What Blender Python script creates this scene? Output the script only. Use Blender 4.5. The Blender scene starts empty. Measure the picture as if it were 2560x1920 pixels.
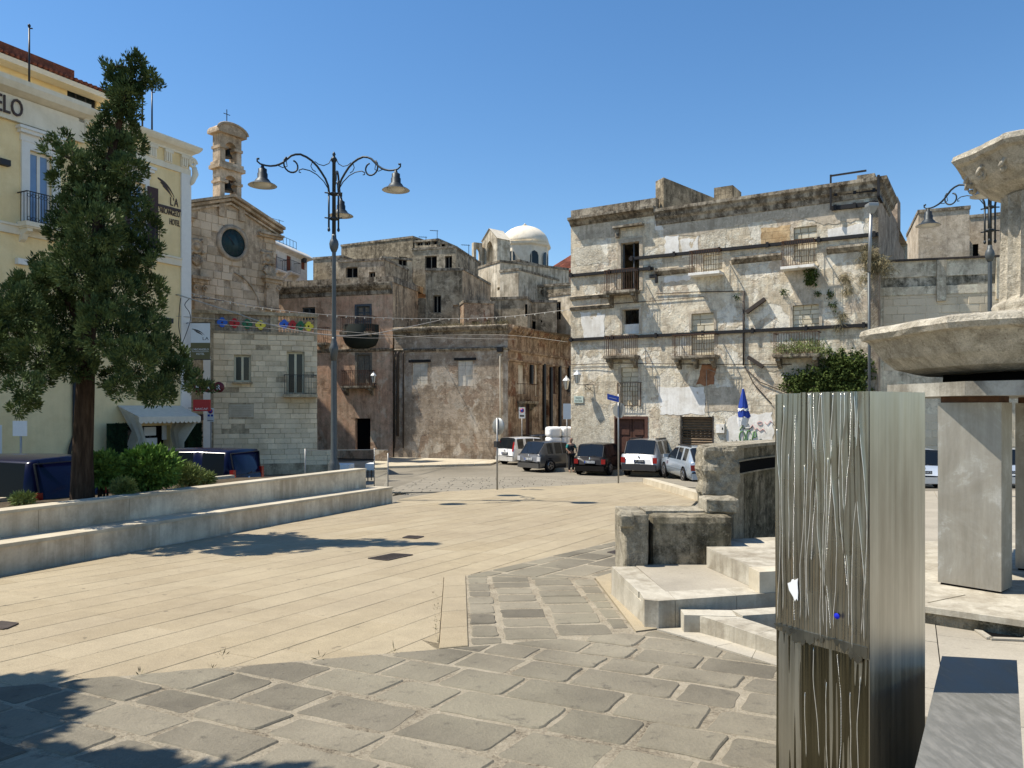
import bpy, bmesh, math, random
from mathutils import Vector, Matrix, noise as mnoise

random.seed(7)
S = bpy.context.scene
COL = S.collection
# ------------------------------------------------------------------ camera
F, CX, HY, CZ = 1923.0, 1280.0, 1020.0, 1.63
cd = bpy.data.cameras.new('camera'); cam = bpy.data.objects.new('camera', cd); COL.objects.link(cam)
cam.location = (0, 0, CZ); cam.rotation_euler = (math.radians(90), 0, 0)
cd.sensor_fit = 'HORIZONTAL'; cd.sensor_width = 36.0; cd.lens = 36.0 * F / 2560.0
cd.shift_y = (HY - 960.0) / 2560.0
cd.clip_start = 0.05; cd.clip_end = 6000
S.camera = cam
# ------------------------------------------------------------------ light
SUN = Vector((-5.0, 0.2, 8.3)).normalized()          # direction towards the sun
w = bpy.data.worlds.new('World'); S.world = w; w.use_nodes = True
wn = w.node_tree; bgn = wn.nodes['Background']
sky = wn.nodes.new('ShaderNodeTexSky'); sky.sky_type = 'NISHITA'; sky.sun_disc = False
sky.sun_elevation = math.asin(SUN.z); sky.sun_rotation = math.atan2(SUN.x, SUN.y)
sky.air_density = 1.0; sky.dust_density = 0.1; sky.ozone_density = 1.6; sky.altitude = 20
hs_ = wn.nodes.new('ShaderNodeHueSaturation'); hs_.inputs['Saturation'].default_value = 1.24
wn.links.new(sky.outputs[0], hs_.inputs['Color']); wn.links.new(hs_.outputs[0], bgn.inputs[0]); bgn.inputs[1].default_value = 0.102
sl = bpy.data.lights.new('sun', 'SUN'); sl.energy = 4.5; sl.angle = math.radians(0.53); sl.color = (1.0, 0.935, 0.83)
so = bpy.data.objects.new('sun', sl); COL.objects.link(so); so.location = (-20, 10, 40)
so.rotation_euler = SUN.to_track_quat('Z', 'Y').to_euler()
S.view_settings.view_transform = 'Standard'; S.view_settings.look = 'None'
S.view_settings.exposure = 0.7; S.view_settings.gamma = 1.0
S.view_settings.use_curve_mapping = False

# ------------------------------------------------------------------ helpers
def P(x, y, d): return Vector(((x - CX) / F * d, d, CZ + (HY - y) / F * d))
SL = 0.043
def zg(Y): return -SL * max(-25.0, min(36.0, Y))
def G(x, y, h=0.0):
    d = (CZ - h) / ((y - HY) / F - SL)
    if d > 36 or d < 0: d = (CZ - h + SL * 36) * F / (y - HY)
    return Vector(((x - CX) / F * d, d, zg(d) + h))

def tag(o, label=None, cat=None, group=None, kind=None):
    if label: o['label'] = label
    if cat: o['category'] = cat
    if group: o['group'] = group
    if kind: o['kind'] = kind
    return o
def thing(name, label, cat, loc=(0, 0, 0), rz=0.0, group=None):
    o = bpy.data.objects.new(name, None); o.empty_display_size = .2; COL.objects.link(o)
    o.location = loc; o.rotation_euler = (0, 0, rz)
    return tag(o, label, cat, group)
def link(name, me, parent=None):
    o = bpy.data.objects.new(name, me); COL.objects.link(o)
    if parent is not None: o.parent = parent
    return o

class MB:
    """collects shapes, builds one mesh object"""
    def __init__(s): s.v = []; s.f = []; s.m = []; s.cur = 0; s.sm = []
    def add(s, vs, fs, smooth=False):
        b = len(s.v); s.v += [tuple(v) for v in vs]
        for f in fs: s.f.append(tuple(b + i for i in f)); s.m.append(s.cur); s.sm.append(smooth)
        return s
    def quad(s, *p): return s.add(p, [tuple(range(len(p)))])
    def box(s, x0, y0, z0, x1, y1, z1):
        return s.add([(x0,y0,z0),(x1,y0,z0),(x1,y1,z0),(x0,y1,z0),(x0,y0,z1),(x1,y0,z1),(x1,y1,z1),(x0,y1,z1)],
            [(0,3,2,1),(4,5,6,7),(0,1,5,4),(1,2,6,5),(2,3,7,6),(3,0,4,7)])
    def bar(s, a, b, wd, ht, up=(0,0,1)):
        a = Vector(a); b = Vector(b); t = (b - a).normalized(); u = Vector(up)
        if abs(t.dot(u)) > .98: u = Vector((1,0,0))
        r = t.cross(u).normalized() * wd / 2; q = r.cross(t).normalized() * ht / 2
        vs = [a-r-q, a+r-q, a+r+q, a-r+q, b-r-q, b+r-q, b+r+q, b-r+q]
        return s.add(vs, [(0,1,2,3),(7,6,5,4),(0,4,5,1),(1,5,6,2),(2,6,7,3),(3,7,4,0)])
    def tube(s, pts, r, n=8, cap=True):
        pts = [Vector(p) for p in pts]; k = len(pts); rs = r if isinstance(r, (list, tuple)) else [r] * k
        vs = []; ref = None
        for i, p in enumerate(pts):
            t = (pts[min(i+1, k-1)] - pts[max(i-1, 0)]).normalized()
            if ref is None:
                ref = Vector((0,0,1)) if abs(t.z) < .9 else Vector((1,0,0))
            a = (ref - t * ref.dot(t)).normalized(); ref = a; b = t.cross(a)
            for j in range(n):
                th = 2 * math.pi * j / n
                vs.append(p + (a * math.cos(th) + b * math.sin(th)) * rs[i])
        fs = [(i*n+j, i*n+(j+1)%n, (i+1)*n+(j+1)%n, (i+1)*n+j) for i in range(k-1) for j in range(n)]
        if cap: fs += [tuple(reversed(range(n))), tuple(range((k-1)*n, k*n))]
        return s.add(vs, fs, True)
    def lathe(s, prof, n=16, c=(0,0,0), axis='z', smooth=True, cap=True, rot=0.0):
        vs = []; c = Vector(c)
        for r, h in prof:
            for j in range(n):
                th = 2 * math.pi * j / n + rot; x, y = r * math.cos(th), r * math.sin(th)
                vs.append(c + (Vector((x, y, h)) if axis == 'z' else Vector((x, h, y)) if axis == 'y' else Vector((h, x, y))))
        k = len(prof)
        fs = [(i*n+j, i*n+(j+1)%n, (i+1)*n+(j+1)%n, (i+1)*n+j) for i in range(k-1) for j in range(n)]
        if axis == 'y': fs = [tuple(reversed(f)) for f in fs]
        if cap:
            if prof[0][0] > 1e-4: fs.append(tuple(reversed(range(n))))
            if prof[-1][0] > 1e-4: fs.append(tuple(range((k-1)*n, k*n)))
        return s.add(vs, fs, smooth)
    def prism(s, poly, z0, z1):
        """poly list of (x,y), ccw; z numbers or functions"""
        n = len(poly); fz0 = z0 if callable(z0) else (lambda x, y: z0); fz1 = z1 if callable(z1) else (lambda x, y: z1)
        vs = [(x, y, fz0(x, y)) for x, y in poly] + [(x, y, fz1(x, y)) for x, y in poly]
        return s.add(vs, [tuple(reversed(range(n))), tuple(range(n, 2*n))] + [(i, (i+1)%n, n+(i+1)%n, n+i) for i in range(n)])
    def plate(s, poly, y0, y1):
        """polygon in local x,z (ccw seen from -y) extruded from y0 (front) to y1"""
        n = len(poly); vs = [(x, y0, z) for x, z in poly] + [(x, y1, z) for x, z in poly]
        return s.add(vs, [tuple(range(n)), tuple(reversed(range(n, 2*n)))] + [(i, n+i, n+(i+1)%n, (i+1)%n) for i in range(n)])
    def wall(s, x0, z0, x1, z1, holes, y=0.0, t=.3, reveal=True):
        """front face in plane y with rectangular holes and reveals t deep"""
        xs = sorted({x0, x1} | {h[0] for h in holes} | {h[2] for h in holes}); zs = sorted({z0, z1} | {h[1] for h in holes} | {h[3] for h in holes})
        xs = [x for x in xs if x0 <= x <= x1]; zs = [z for z in zs if z0 <= z <= z1]
        for i in range(len(xs)-1):
            for j in range(len(zs)-1):
                cx, cz = (xs[i]+xs[i+1])/2, (zs[j]+zs[j+1])/2
                if any(h[0] < cx < h[2] and h[1] < cz < h[3] for h in holes): continue
                s.quad((xs[i],y,zs[j]),(xs[i+1],y,zs[j]),(xs[i+1],y,zs[j+1]),(xs[i],y,zs[j+1]))
        for a, b, c, d in (holes if reveal else []):
            s.quad((a,y,b),(a,y,d),(a,y+t,d),(a,y+t,b)); s.quad((c,y,b),(c,y+t,b),(c,y+t,d),(c,y,d))
            s.quad((a,y,d),(c,y,d),(c,y+t,d),(a,y+t,d)); s.quad((a,y,b),(a,y+t,b),(c,y+t,b),(c,y,b))
        return s
    def mesh(s, name, mats):
        me = bpy.data.meshes.new(name); me.from_pydata(s.v, [], s.f)
        for m in (mats if isinstance(mats, (list, tuple)) else [mats]): me.materials.append(m)
        if any(s.m): me.polygons.foreach_set('material_index', s.m)
        if any(s.sm): me.polygons.foreach_set('use_smooth', s.sm)
        me.update(); return me
    def build(s, name, mats, parent=None): return link(name, s.mesh(name, mats), parent)
    def xf(s, M):
        s.v = [tuple(M @ Vector(v)) for v in s.v]; return s

def copy_tree(o, parent=None):
    kids = [c for c in KIDS.get(o.name, [])] if False else list(o.children)
    c = o.copy(); COL.objects.link(c); c.parent = parent
    for ch in kids: copy_tree(ch, c)
    return c

class Fac:
    """vertical facade: local x to the right along it, local y into the building, z up"""
    def __init__(s, px0, d0, px1, d1, z0):
        s.o = Vector(((px0-CX)/F*d0, d0, z0)); e = Vector(((px1-CX)/F*d1, d1, z0))
        s.W = (e - s.o).length; s.u = (e - s.o) / s.W; s.rz = math.atan2(s.u.y, s.u.x)
    @classmethod
    def at(cls, o, u):
        f = cls.__new__(cls); f.o = Vector(o); f.u = Vector((u[0], u[1], 0)).normalized(); f.rz = math.atan2(f.u.y, f.u.x); f.W = 0; return f
    def uv(s, px, py, y=0.0):
        n = Vector((-s.u.y, s.u.x)); ox, oy = s.o.x + n.x*y, s.o.y + n.y*y
        r = (px - CX) / F
        t = (r * oy - ox) / (s.u.x - r * s.u.y); d = oy + s.u.y * t
        return t, CZ + (HY - py) / F * d - s.o.z
    def R(s, x0, x1, y0, y1, y=0.0):
        xm = (x0 + x1) / 2
        return (s.uv(x0, y0, y)[0], s.uv(xm, y1, y)[1], s.uv(x1, y0, y)[0], s.uv(xm, y0, y)[1])
    def world(s, x, y, z):
        return Vector((s.o.x + s.u.x*x - s.u.y*y, s.o.y + s.u.y*x + s.u.x*y, s.o.z + z))
    def thing(s, name, label, cat, group=None): return thing(name, label, cat, s.o, s.rz, group)

# ------------------------------------------------------------------ materials
class T:
    def __init__(s, name, rough=.9, spec=.25, metal=0.0):
        s.m = bpy.data.materials.new(name); s.m.use_nodes = True; s.nt = s.m.node_tree
        s.b = s.nt.nodes['Principled BSDF']; s.i('Roughness', rough); s.i('Metallic', metal); s.i('Specular IOR Level', spec)
        s._tc = None
    def i(s, k, v):
        if hasattr(v, 'is_linked'): s.nt.links.new(v, s.b.inputs[k])
        else: s.b.inputs[k].default_value = v
    def n(s, t): return s.nt.nodes.new('ShaderNode' + t)
    def set(s, sock, v):
        if hasattr(v, 'is_linked'): s.nt.links.new(v, sock)
        elif isinstance(v, tuple) and len(v) == 3 and sock.type == 'RGBA': sock.default_value = (*v, 1)
        else: sock.default_value = v
    def tc(s, k='Object'):
        if s._tc is None: s._tc = s.n('TexCoord')
        return s._tc.outputs[k]
    def geo(s): return s.n('NewGeometry').outputs['Position']
    def rnd(s): return s.n('ObjectInfo').outputs['Random']
    def map(s, v, sc=(1,1,1), rot=(0,0,0), loc=(0,0,0)):
        m = s.n('Mapping'); s.nt.links.new(v, m.inputs['Vector'])
        m.inputs['Scale'].default_value = sc; m.inputs['Rotation'].default_value = rot; s.set(m.inputs['Location'], loc); return m.outputs[0]
    def noise(s, v, sc, det=5, ro=.6, dist=0.0):
        n = s.n('TexNoise'); s.nt.links.new(v, n.inputs['Vector']); n.inputs['Scale'].default_value = sc
        n.inputs['Detail'].default_value = det; n.inputs['Roughness'].default_value = ro; n.inputs['Distortion'].default_value = dist
        return n.outputs['Fac']
    def voro(s, v, sc, feat='F1'):
        n = s.n('TexVoronoi'); n.feature = feat; s.nt.links.new(v, n.inputs['Vector']); n.inputs['Scale'].default_value = sc
        return n.outputs['Distance']
    def ramp(s, f, st):
        r = s.n('ValToRGB'); e = r.color_ramp.elements
        while len(e) < len(st): e.new(.5)
        for k, (p, c) in enumerate(st):
            e[k].position = p; e[k].color = (*c, 1) if isinstance(c, tuple) else (c, c, c, 1)
        s.nt.links.new(f, r.inputs[0]); return r.outputs[0]
    def mix(s, f, a, b, mode='MIX'):
        m = s.n('Mix'); m.data_type = 'RGBA'; m.blend_type = mode
        s.set(m.inputs[0], f); s.set(m.inputs[6], a); s.set(m.inputs[7], b); return m.outputs[2]
    def math(s, op, a, b=0.0):
        m = s.n('Math'); m.operation = op; s.set(m.inputs[0], a); s.set(m.inputs[1], b); return m.outputs[0]
    def bump(s, h, st=.5, dist=.02, nrm=None):
        b = s.n('Bump'); s.nt.links.new(h, b.inputs['Height']); b.inputs['Strength'].default_value = st; b.inputs['Distance'].default_value = dist
        if nrm is not None: s.nt.links.new(nrm, b.inputs['Normal'])
        s.nt.links.new(b.outputs[0], s.b.inputs['Normal']); return b.outputs[0]
    def col(s, c): s.set(s.b.inputs['Base Color'], c); return s.m

def plain(name, c, rough=.6, metal=0.0, spec=.4, var=.12, sc=6.0):
    t = T(name, rough, spec, metal); v = t.tc()
    f = t.noise(v, sc, 4); k = t.ramp(f, [(.3, 1-var), (.7, 1+var*.4)])
    return t.col(t.mix(1.0, c, k, 'MULTIPLY'))

def weather(name, c, stain=(.06,.05,.04), st=.7, streak=.6, patch=None, pth=(.56,.6), psc=.7, fine=.25, bump=.5, bd=.03, sc=1.0, rough=.93, brick=None, low=None, grit=None):
    """old plaster / stone: broad colour drift, crisp peeled patches, vertical run stains, grain"""
    t = T(name, rough, .15); v = t.tc()
    big = t.noise(v, .33*sc, 7, .62, .4)
    k = t.ramp(big, [(.28, c[0]), (.42, c[1]), (.52, c[2]), (.6, c[1]), (.74, c[-1])])
    h = t.noise(v, 5*sc, 6, .7)
    if brick:
        bw, bh, mort, bm = brick
        b = t.n('TexBrick'); t.nt.links.new(t.map(v, (1,1,1), (math.pi/2,0,0)), b.inputs['Vector'])
        b.inputs['Scale'].default_value = 1.0; b.inputs['Brick Width'].default_value = bw; b.inputs['Row Height'].default_value = bh
        b.inputs['Mortar Size'].default_value = .012; b.inputs['Color1'].default_value = (.8,.8,.8,1); b.inputs['Color2'].default_value = (1.1,1.1,1.1,1); b.inputs['Mortar'].default_value = (mort,mort,mort,1)
        msk = t.ramp(t.noise(v, .5, 6, .6, .5), [(bm-.03, 0.0), (bm+.03, 1.0)])
        k = t.mix(msk, k, t.mix(1.0, k, b.outputs[0], 'MULTIPLY'))
    if patch:
        pc = patch if isinstance(patch, list) else [patch]
        for i, q in enumerate(pc):
            pm = t.noise(t.map(v, loc=(3.1*i+1, 7.7*i, 2.3*i)), psc*(1+.45*i), 9, .58, .35)
            k = t.mix(t.ramp(pm, [(pth[0], 0.0), (pth[1], 1.0)]), k, q)
            h = t.math('ADD', h, t.math('MULTIPLY', t.ramp(pm, [(pth[0], 1.0), (pth[1], 0.0)]), .35))
    if streak:
        sm = t.noise(t.map(v, (2.2*sc, 2.2*sc, .22*sc)), 1.6, 7, .65)
        sm2 = t.noise(v, .55*sc, 5, .6)
        f = t.math('MULTIPLY', t.ramp(sm, [(.42, 0.0), (.6, 1.0)]), t.ramp(sm2, [(.36, 0.0), (.56, 1.0)]))
        k = t.mix(t.math('MULTIPLY', f, streak), k, stain)
    g = t.noise(v, 1.7*sc, 10, .72)
    k = t.mix(t.math('MULTIPLY', t.ramp(g, [(.47, 0.0), (.64, 1.0)]), st), k, stain)
    gt = (.55 if fine > .12 else 0.0) if grit is None else grit
    if gt:
        g2_ = t.noise(t.map(v, (1, 1, .7)), 5.5*sc, 12, .82, .3); g3 = t.noise(t.map(v, loc=(5, 3, 9)), 3.2*sc, 12, .8, .2)
        k = t.mix(t.math('MULTIPLY', t.ramp(g3, [(.53, 0.0), (.6, 1.0)]), gt*.8), k, tuple(min(.92, x*1.32) for x in c[1]))
        k = t.mix(t.math('MULTIPLY', t.ramp(g2_, [(.54, 0.0), (.62, 1.0)]), gt), k, tuple(x*.8 for x in stain))
        h = t.math('ADD', h, t.math('MULTIPLY', g2_, -.5))
    fn = t.noise(v, 22*sc, 6, .75)
    k = t.mix(1.0, k, t.ramp(fn, [(.3, 1-fine), (.7, 1+fine*.5)]), 'MULTIPLY')
    h = t.math('ADD', h, t.math('MULTIPLY', fn, .4))
    if bump: t.bump(h, bump, bd)
    return t.col(k)

def stonemat(name, c, var=.22, rough=.88, pit=.5, sc=1.0, bump=.35, dark=(.05,.045,.04), tint=None):
    """cut stone pieces: each object a little different, pits and stains"""
    t = T(name, rough, .2); v = t.tc(); p = t.geo(); r = t.rnd()
    k = t.mix(t.ramp(r, [(0.0, 0.0), (1.0, 1.0)]), c[0], c[1])
    d = t.noise(p, .9*sc, 7, .65); k = t.mix(1.0, k, t.ramp(d, [(.3, 1-var), (.7, 1+var*.6)]), 'MULTIPLY')
    if tint: k = t.mix(t.ramp(t.noise(p, .37*sc, 4), [(.45, 0.0), (.65, .8)]), k, tint)
    g = t.noise(p, 9*sc, 8, .7); k = t.mix(t.math('MULTIPLY', t.ramp(g, [(.58, 0.0), (.72, 1.0)]), pit), k, dark)
    fn = t.noise(p, 60*sc, 4, .7); k = t.mix(1.0, k, t.ramp(fn, [(.3, .86), (.7, 1.08)]), 'MULTIPLY')
    t.bump(t.math('ADD', t.math('MULTIPLY', g, .7), t.math('MULTIPLY', fn, .3)), bump, .02)
    return t.col(k)

M = {}
def glassmat(name, c=(.012,.016,.018), rough=.1, spec=.3):
    t = T(name, rough, spec); f = t.noise(t.tc(), 1.5, 3); return t.col(t.mix(f, c, tuple(x*1.8 for x in c)))
M['iron'] = plain('black_iron', (.018,.018,.02), .45, .3)
M['rust'] = plain('rusty_iron', (.11,.055,.03), .8, .2, var=.4, sc=14)
M['beam'] = plain('black_steel_beam', (.012,.011,.011), .6, .2)
M['black'] = plain('black_void', (.006,.006,.006), .95, spec=.05)
M['glass'] = glassmat('window_glass')
M['whitepaint'] = plain('white_paint', (.72,.71,.68), .5, var=.08)
M['tyre'] = plain('tyre_rubber', (.015,.015,.016), .85, spec=.2)
M['rim'] = plain('alloy_rim', (.42,.43,.44), .3, .85)
M['chrome'] = plain('chrome', (.7,.7,.7), .12, 1.0)
M['redlens'] = plain('red_lens', (.28,.008,.008), .18, spec=.5)
M['clearlens'] = plain('clear_lens', (.6,.6,.6), .12, spec=.7)
M['plate'] = plain('plate_white', (.62,.64,.64), .4)
M['plateblue'] = plain('plate_blue', (.02,.07,.35), .4)
M['plasticgrey'] = plain('dark_plastic', (.03,.03,.032), .6)
M['cloth_white'] = plain('white_cloth', (.78,.78,.77), .85, var=.06)
# ================================================================== ground
t = T('asphalt_dust', .95, .15); p = t.geo()
k = t.ramp(t.noise(p, .25, 6, .6), [(.3, (.16,.142,.108)), (.55, (.225,.2,.155)), (.75, (.28,.25,.195))])
k = t.mix(1.0, k, t.ramp(t.noise(p, 30, 4, .7), [(.3, .75), (.7, 1.15)]), 'MULTIPLY'); t.bump(t.noise(p, 40, 3), .3, .01); M['asphalt'] = t.col(k)
def xb(Y): return -6.24 + (Y - 9.38) * .2727          # foot of the bench
def drop(Y): return .35 if Y < 22 else max(0.0, .35 * (30 - Y) / 8)
mb = MB(); ys = [-500, -25, 0, 4, 8, 14, 22, 24, 26, 28, 30, 36, 60, 200, 2500]
rows = []
for Y in ys:
    b = xb(max(4, min(30, Y))) - 1.3
    rows.append([(-2500, Y, zg(Y) - .06 - drop(Y)), (b - .02, Y, zg(Y) - .06 - drop(Y)), (b, Y, zg(Y) - .06), (2500, Y, zg(Y) - .06)])
vs = [q for r in rows for q in r]; n = 4
mb.add(vs, [(i*n+j, i*n+j+1, (i+1)*n+j+1, (i+1)*n+j) for i in range(len(rows)-1) for j in range(n-1)])
tag(mb.build('ground', M['asphalt']), kind='structure')

E1 = Vector((.459, .888)).normalized(); E2 = Vector((E1.y, -E1.x))
def g2(x, y): q = G(x, y); return Vector((q.x, q.y))

def cells(poly, dirs, width, lens, rnd, jit=0.0):
    """split polygon (list of 2D) into strips across dirs[1] and slabs along dirs[0]; returns convex-ish cells"""
    a, b = dirs
    def cut(pl, o, nrm):
        bm = bmesh.new(); f = bm.faces.new([bm.verts.new((q.x, q.y, 0)) for q in pl])
        for oo in o:
            bmesh.ops.bisect_plane(bm, geom=bm.verts[:] + bm.edges[:] + bm.faces[:], dist=1e-5, plane_co=(oo.x, oo.y, 0), plane_no=(nrm.x, nrm.y, 0))
        out = [[Vector((l.vert.co.x, l.vert.co.y)) for l in f.loops] for f in bm.faces if f.calc_area() > .004]
        bm.free(); return out
    ts = [q.dot(b) for q in poly]; t0 = min(ts); o = []; tt = t0 + width * .6; edges = []
    while tt < max(ts): o.append(b * tt); tt += width * (1 + rnd.uniform(-jit, jit))
    res = []
    for strip in cut(poly, o, b):
        ss = [q.dot(a) for q in strip]; s = min(ss) + rnd.uniform(.15, 1.0) * lens[0]; oo = []
        while s < max(ss) - .1: oo.append(a * s); s += rnd.uniform(*lens)
        res += cut(strip, oo, a)
    return res
def area(p): return abs(sum(p[i].x*p[(i+1)%len(p)].y - p[(i+1)%len(p)].x*p[i].y for i in range(len(p)))) / 2
def ccw(p):
    s = sum(p[i].x*p[(i+1)%len(p)].y - p[(i+1)%len(p)].x*p[i].y for i in range(len(p)))
    return p if s > 0 else p[::-1]
def inset(p, g):
    p = ccw(p); n = len(p); out = []
    for i in range(n):
        a, b, c = p[i-1], p[i], p[(i+1) % n]
        e1 = (b - a); e2 = (c - b)
        if e1.length < 1e-6 or e2.length < 1e-6: continue
        e1.normalize(); e2.normalize(); n1 = Vector((-e1.y, e1.x)); n2 = Vector((-e2.y, e2.x))
        d = 1 + n1.dot(n2)
        out.append(b + (n1 + n2) * (g / max(.35, d)))
    return out
def centre(p): return sum(p, Vector((0, 0))) / len(p)
def slab(pl, top, thick, bev, off=(0, 0)):
    """flat slab with chamfered edge, z follows the slope of the ground"""
    c = centre(pl); q = [x - c for x in pl]; r = [x - c for x in inset(pl, bev)]
    if len(r) != len(q): return None, None
    n = len(q); mb = MB(); zc = zg(c.y)
    def Z(v, h): return zg(v.y + c.y) - zc + h
    mb.add([(v.x, v.y, Z(v, -thick)) for v in q] + [(v.x, v.y, Z(v, -bev)) for v in q] + [(v.x, v.y, Z(v, 0)) for v in r],
        [(i, (i+1)%n, n+(i+1)%n, n+i) for i in range(n)] + [(n+i, n+(i+1)%n, 2*n+(i+1)%n, 2*n+i) for i in range(n)] + [tuple(range(2*n, 3*n))])
    return mb, Vector((c.x, c.y, zc + top))

# ---- beige plaza of long slabs
t = T('beige_stone_slab', .8, .2); p = t.geo(); r = t.rnd()
k = t.mix(r, (.335,.272,.172), (.395,.33,.22)); k = t.mix(t.ramp(t.noise(p, .5, 6, .62), [(.35, 0.0), (.7, .75)]), k, (.3,.245,.165))
k = t.mix(1.0, k, t.ramp(t.noise(p, 4, 8, .7), [(.3, .86), (.7, 1.1)]), 'MULTIPLY')
gr = t.noise(p, 110, 3, .7); k = t.mix(1.0, k, t.ramp(gr, [(.32, .72), (.62, 1.1)]), 'MULTIPLY')
k = t.mix(t.ramp(t.noise(p, 1.3, 9, .75), [(.62, 0.0), (.75, .5)]), k, (.13,.105,.07))
fk = t.noise(t.map(p, (1, 1, 1)), 7, 3, .5); k = t.mix(t.ramp(fk, [(.7, 0.0), (.74, .65)]), k, (.12,.1,.07))
k = t.mix(t.ramp(t.noise(p, .22, 8, .7), [(.5, 0.0), (.72, .35)]), k, (.21,.175,.12))
t.bump(gr, .25, .004); M['beige'] = t.col(k)
t = T('beige_mortar', .95, .1); p = t.geo(); M['mortar'] = t.col(t.ramp(t.noise(p, 14, 6, .7), [(.3, (.19,.155,.105)), (.7, (.31,.26,.18))]))
plaza_px = [(-260,1490),(985,1257),(1000,1247),(1105,1229),(1240,1222),(1607,1204),(1745,1249),(1700,1290),(1552,1350),(1165,1440),(1172,1617),(0,1717),(-700,1776)]
plaza = [g2(*q) for q in plaza_px]
mb = MB(); mb.prism([(q.x, q.y) for q in ccw(plaza)], lambda x, y: zg(y) - .058, lambda x, y: zg(y) - .012)
pl_o = tag(mb.build('plaza', M['mortar']), kind='structure')
# kerb strip of the plaza along the dark path, laid crosswise
kl = [g2(1110,1443), g2(1165,1440), g2(1172,1617), g2(1097,1624)]
plaza_s = [g2(*q) for q in plaza_px]; plaza_s = plaza_s[:9] + [kl[1], kl[0], kl[3], kl[2]] + plaza_s[11:]
rn = random.Random(3)
cs = cells(plaza_s, (E1, E2), .40, (.75, 1.35), rn)
def inside(q, pl):
    r = False; n = len(pl)
    for i in range(n):
        a, b = pl[i], pl[(i+1) % n]
        if (a.y > q.y) != (b.y > q.y) and q.x < (b.x-a.x)*(q.y-a.y)/(b.y-a.y)+a.x: r = not r
    return r
def seenkey(c): return -area(c) / max(2.0, centre(c).y) ** 3
def in_view(c):
    q = centre(c); return q.y > .8 and abs(q.x / q.y) < .72
kerbcells = []
Kn = 5
for i in range(Kn):
    f0, f1 = i / Kn, (i + 1) / Kn
    kerbcells.append([kl[0].lerp(kl[3], f0), kl[0].lerp(kl[3], f1), kl[1].lerp(kl[2], f1), kl[1].lerp(kl[2], f0)])
cs = [c for c in cs if not inside(centre(c), kl)]
cs.sort(key=lambda c: (not in_view(c), seenkey(c)))
rest = MB()
for i, c in enumerate(cs):
    pl = inset(c, .0026)
    if len(pl) < 3 or area(pl) < .01: continue
    mb, loc = slab(pl, rn.uniform(-.002, .0015), .03, .004)
    if mb is None: continue
    if i < 290: o = mb.build('slab', M['beige'], pl_o); o.location = loc
    else:
        b = len(rest.v); rest.v += [tuple(Vector(v) + loc) for v in mb.v]; rest.f += [tuple(b+x for x in f) for f in mb.f]; rest.m += mb.m; rest.sm += mb.sm
tag(rest.build('far_slabs', M['beige'], pl_o), kind='stuff')
for c in kerbcells:
    mb, loc = slab(inset(c, .004), .012, .05, .005); o = mb.build('kerb_slab', M['beige'], pl_o); o.location = loc

# ---- dark irregular stone paving
M['basalt'] = stonemat('grey_paving_stone', [(.145,.128,.095), (.25,.22,.16)], .35, .85, .7, 1.0, .9, tint=(.25,.225,.16))
t = T('paving_mortar', .97, .1); p = t.geo(); g_ = t.noise(p, 45, 5, .8)
t.bump(g_, 1.0, .02); M['pmortar'] = t.col(t.ramp(t.math('ADD', t.math('MULTIPLY', g_, .6), t.math('MULTIPLY', t.noise(p, 3, 5), .5)), [(.38, (.08,.065,.045)), (.47, (.25,.21,.15)), (.55, (.36,.31,.225)), (.72, (.46,.4,.3))]))
fore = [g2(-700,1776), g2(0,1717), g2(1172,1617), g2(1590,1582), g2(1640,1576), g2(1960,1672), g2(2330,1790), Vector((2.2,2.6)), Vector((2.2,-1.5)), Vector((-4.5,-1.5))]
path1 = [g2(1172,1617), g2(1165,1440), g2(1485,1447), g2(1590,1582)]
path2 = [g2(1165,1440), g2(1552,1350), g2(1570,1350), g2(1640,1420), g2(1485,1447)]
mb = MB()
for pl in (fore, path1, path2):
    mb.prism([(q.x, q.y) for q in ccw(pl)], lambda x, y: zg(y) - .058, lambda x, y: zg(y) + .002)
pv = tag(mb.build('stone_pavement', M['pmortar']), kind='structure')
def rough_stone(pl, rnd, top, gap=.0095):
    if len(pl) == 4: c_ = centre(pl); pl = [q.lerp(c_, max(0, rnd.uniform(-.09, .13))) for q in pl]
    p0 = inset(pl, gap * rnd.uniform(.7, 1.5)); n = len(p0)
    if n < 3 or area(p0) < .02: return
    c = centre(p0); q = []
    for i in range(n):                       # round the corners, wander along the edges
        a, b, d = p0[i-1], p0[i], p0[(i+1) % n]; la, ld = (a-b).length, (d-b).length
        r = min(.06, .25*la, .25*ld) * rnd.uniform(.2, 1)
        if la < .02 or ld < .02: q.append(b); continue
        q.append(b + (a-b).normalized()*r); q.append(b + ((a-b).normalized()+(d-b).normalized())*r*.28); q.append(b + (d-b).normalized()*r)
        k = max(1, int(ld / .13))
        for j in range(1, k):
            f = (r + (ld - 2*r) * j / k) / ld; e = b.lerp(d, f); nn = Vector((-(d-b).y, (d-b).x)).normalized()
            q.append(e + nn * (rnd.uniform(-.004, .012)))
    mb, loc = slab(q, top, .05, .009)
    if mb is None: return
    # gentle dish on the top face
    o = mb.build('paving_stone', M['basalt'], pv); o.location = loc
    o.rotation_euler = (rnd.uniform(-.006,.006), rnd.uniform(-.006,.006), 0)
rn = random.Random(21)
allc = cells(fore, (E2, E1), .38, (.38, .74), rn, .16)
for c in allc:
    q = centre(c)
    if q.y < 1.9 and abs(q.x) > .3: 
        pass
    rough_stone(c, rn, rn.uniform(.004, .015))
ydir = (g2(1165,1440) - g2(1172,1617)).normalized(); xdir = Vector((ydir.y, -ydir.x))
for c in cells(path1, (ydir, xdir), .47, (.3, .45), rn, .06): rough_stone(c, rn, rn.uniform(.004, .012), .015)
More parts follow.
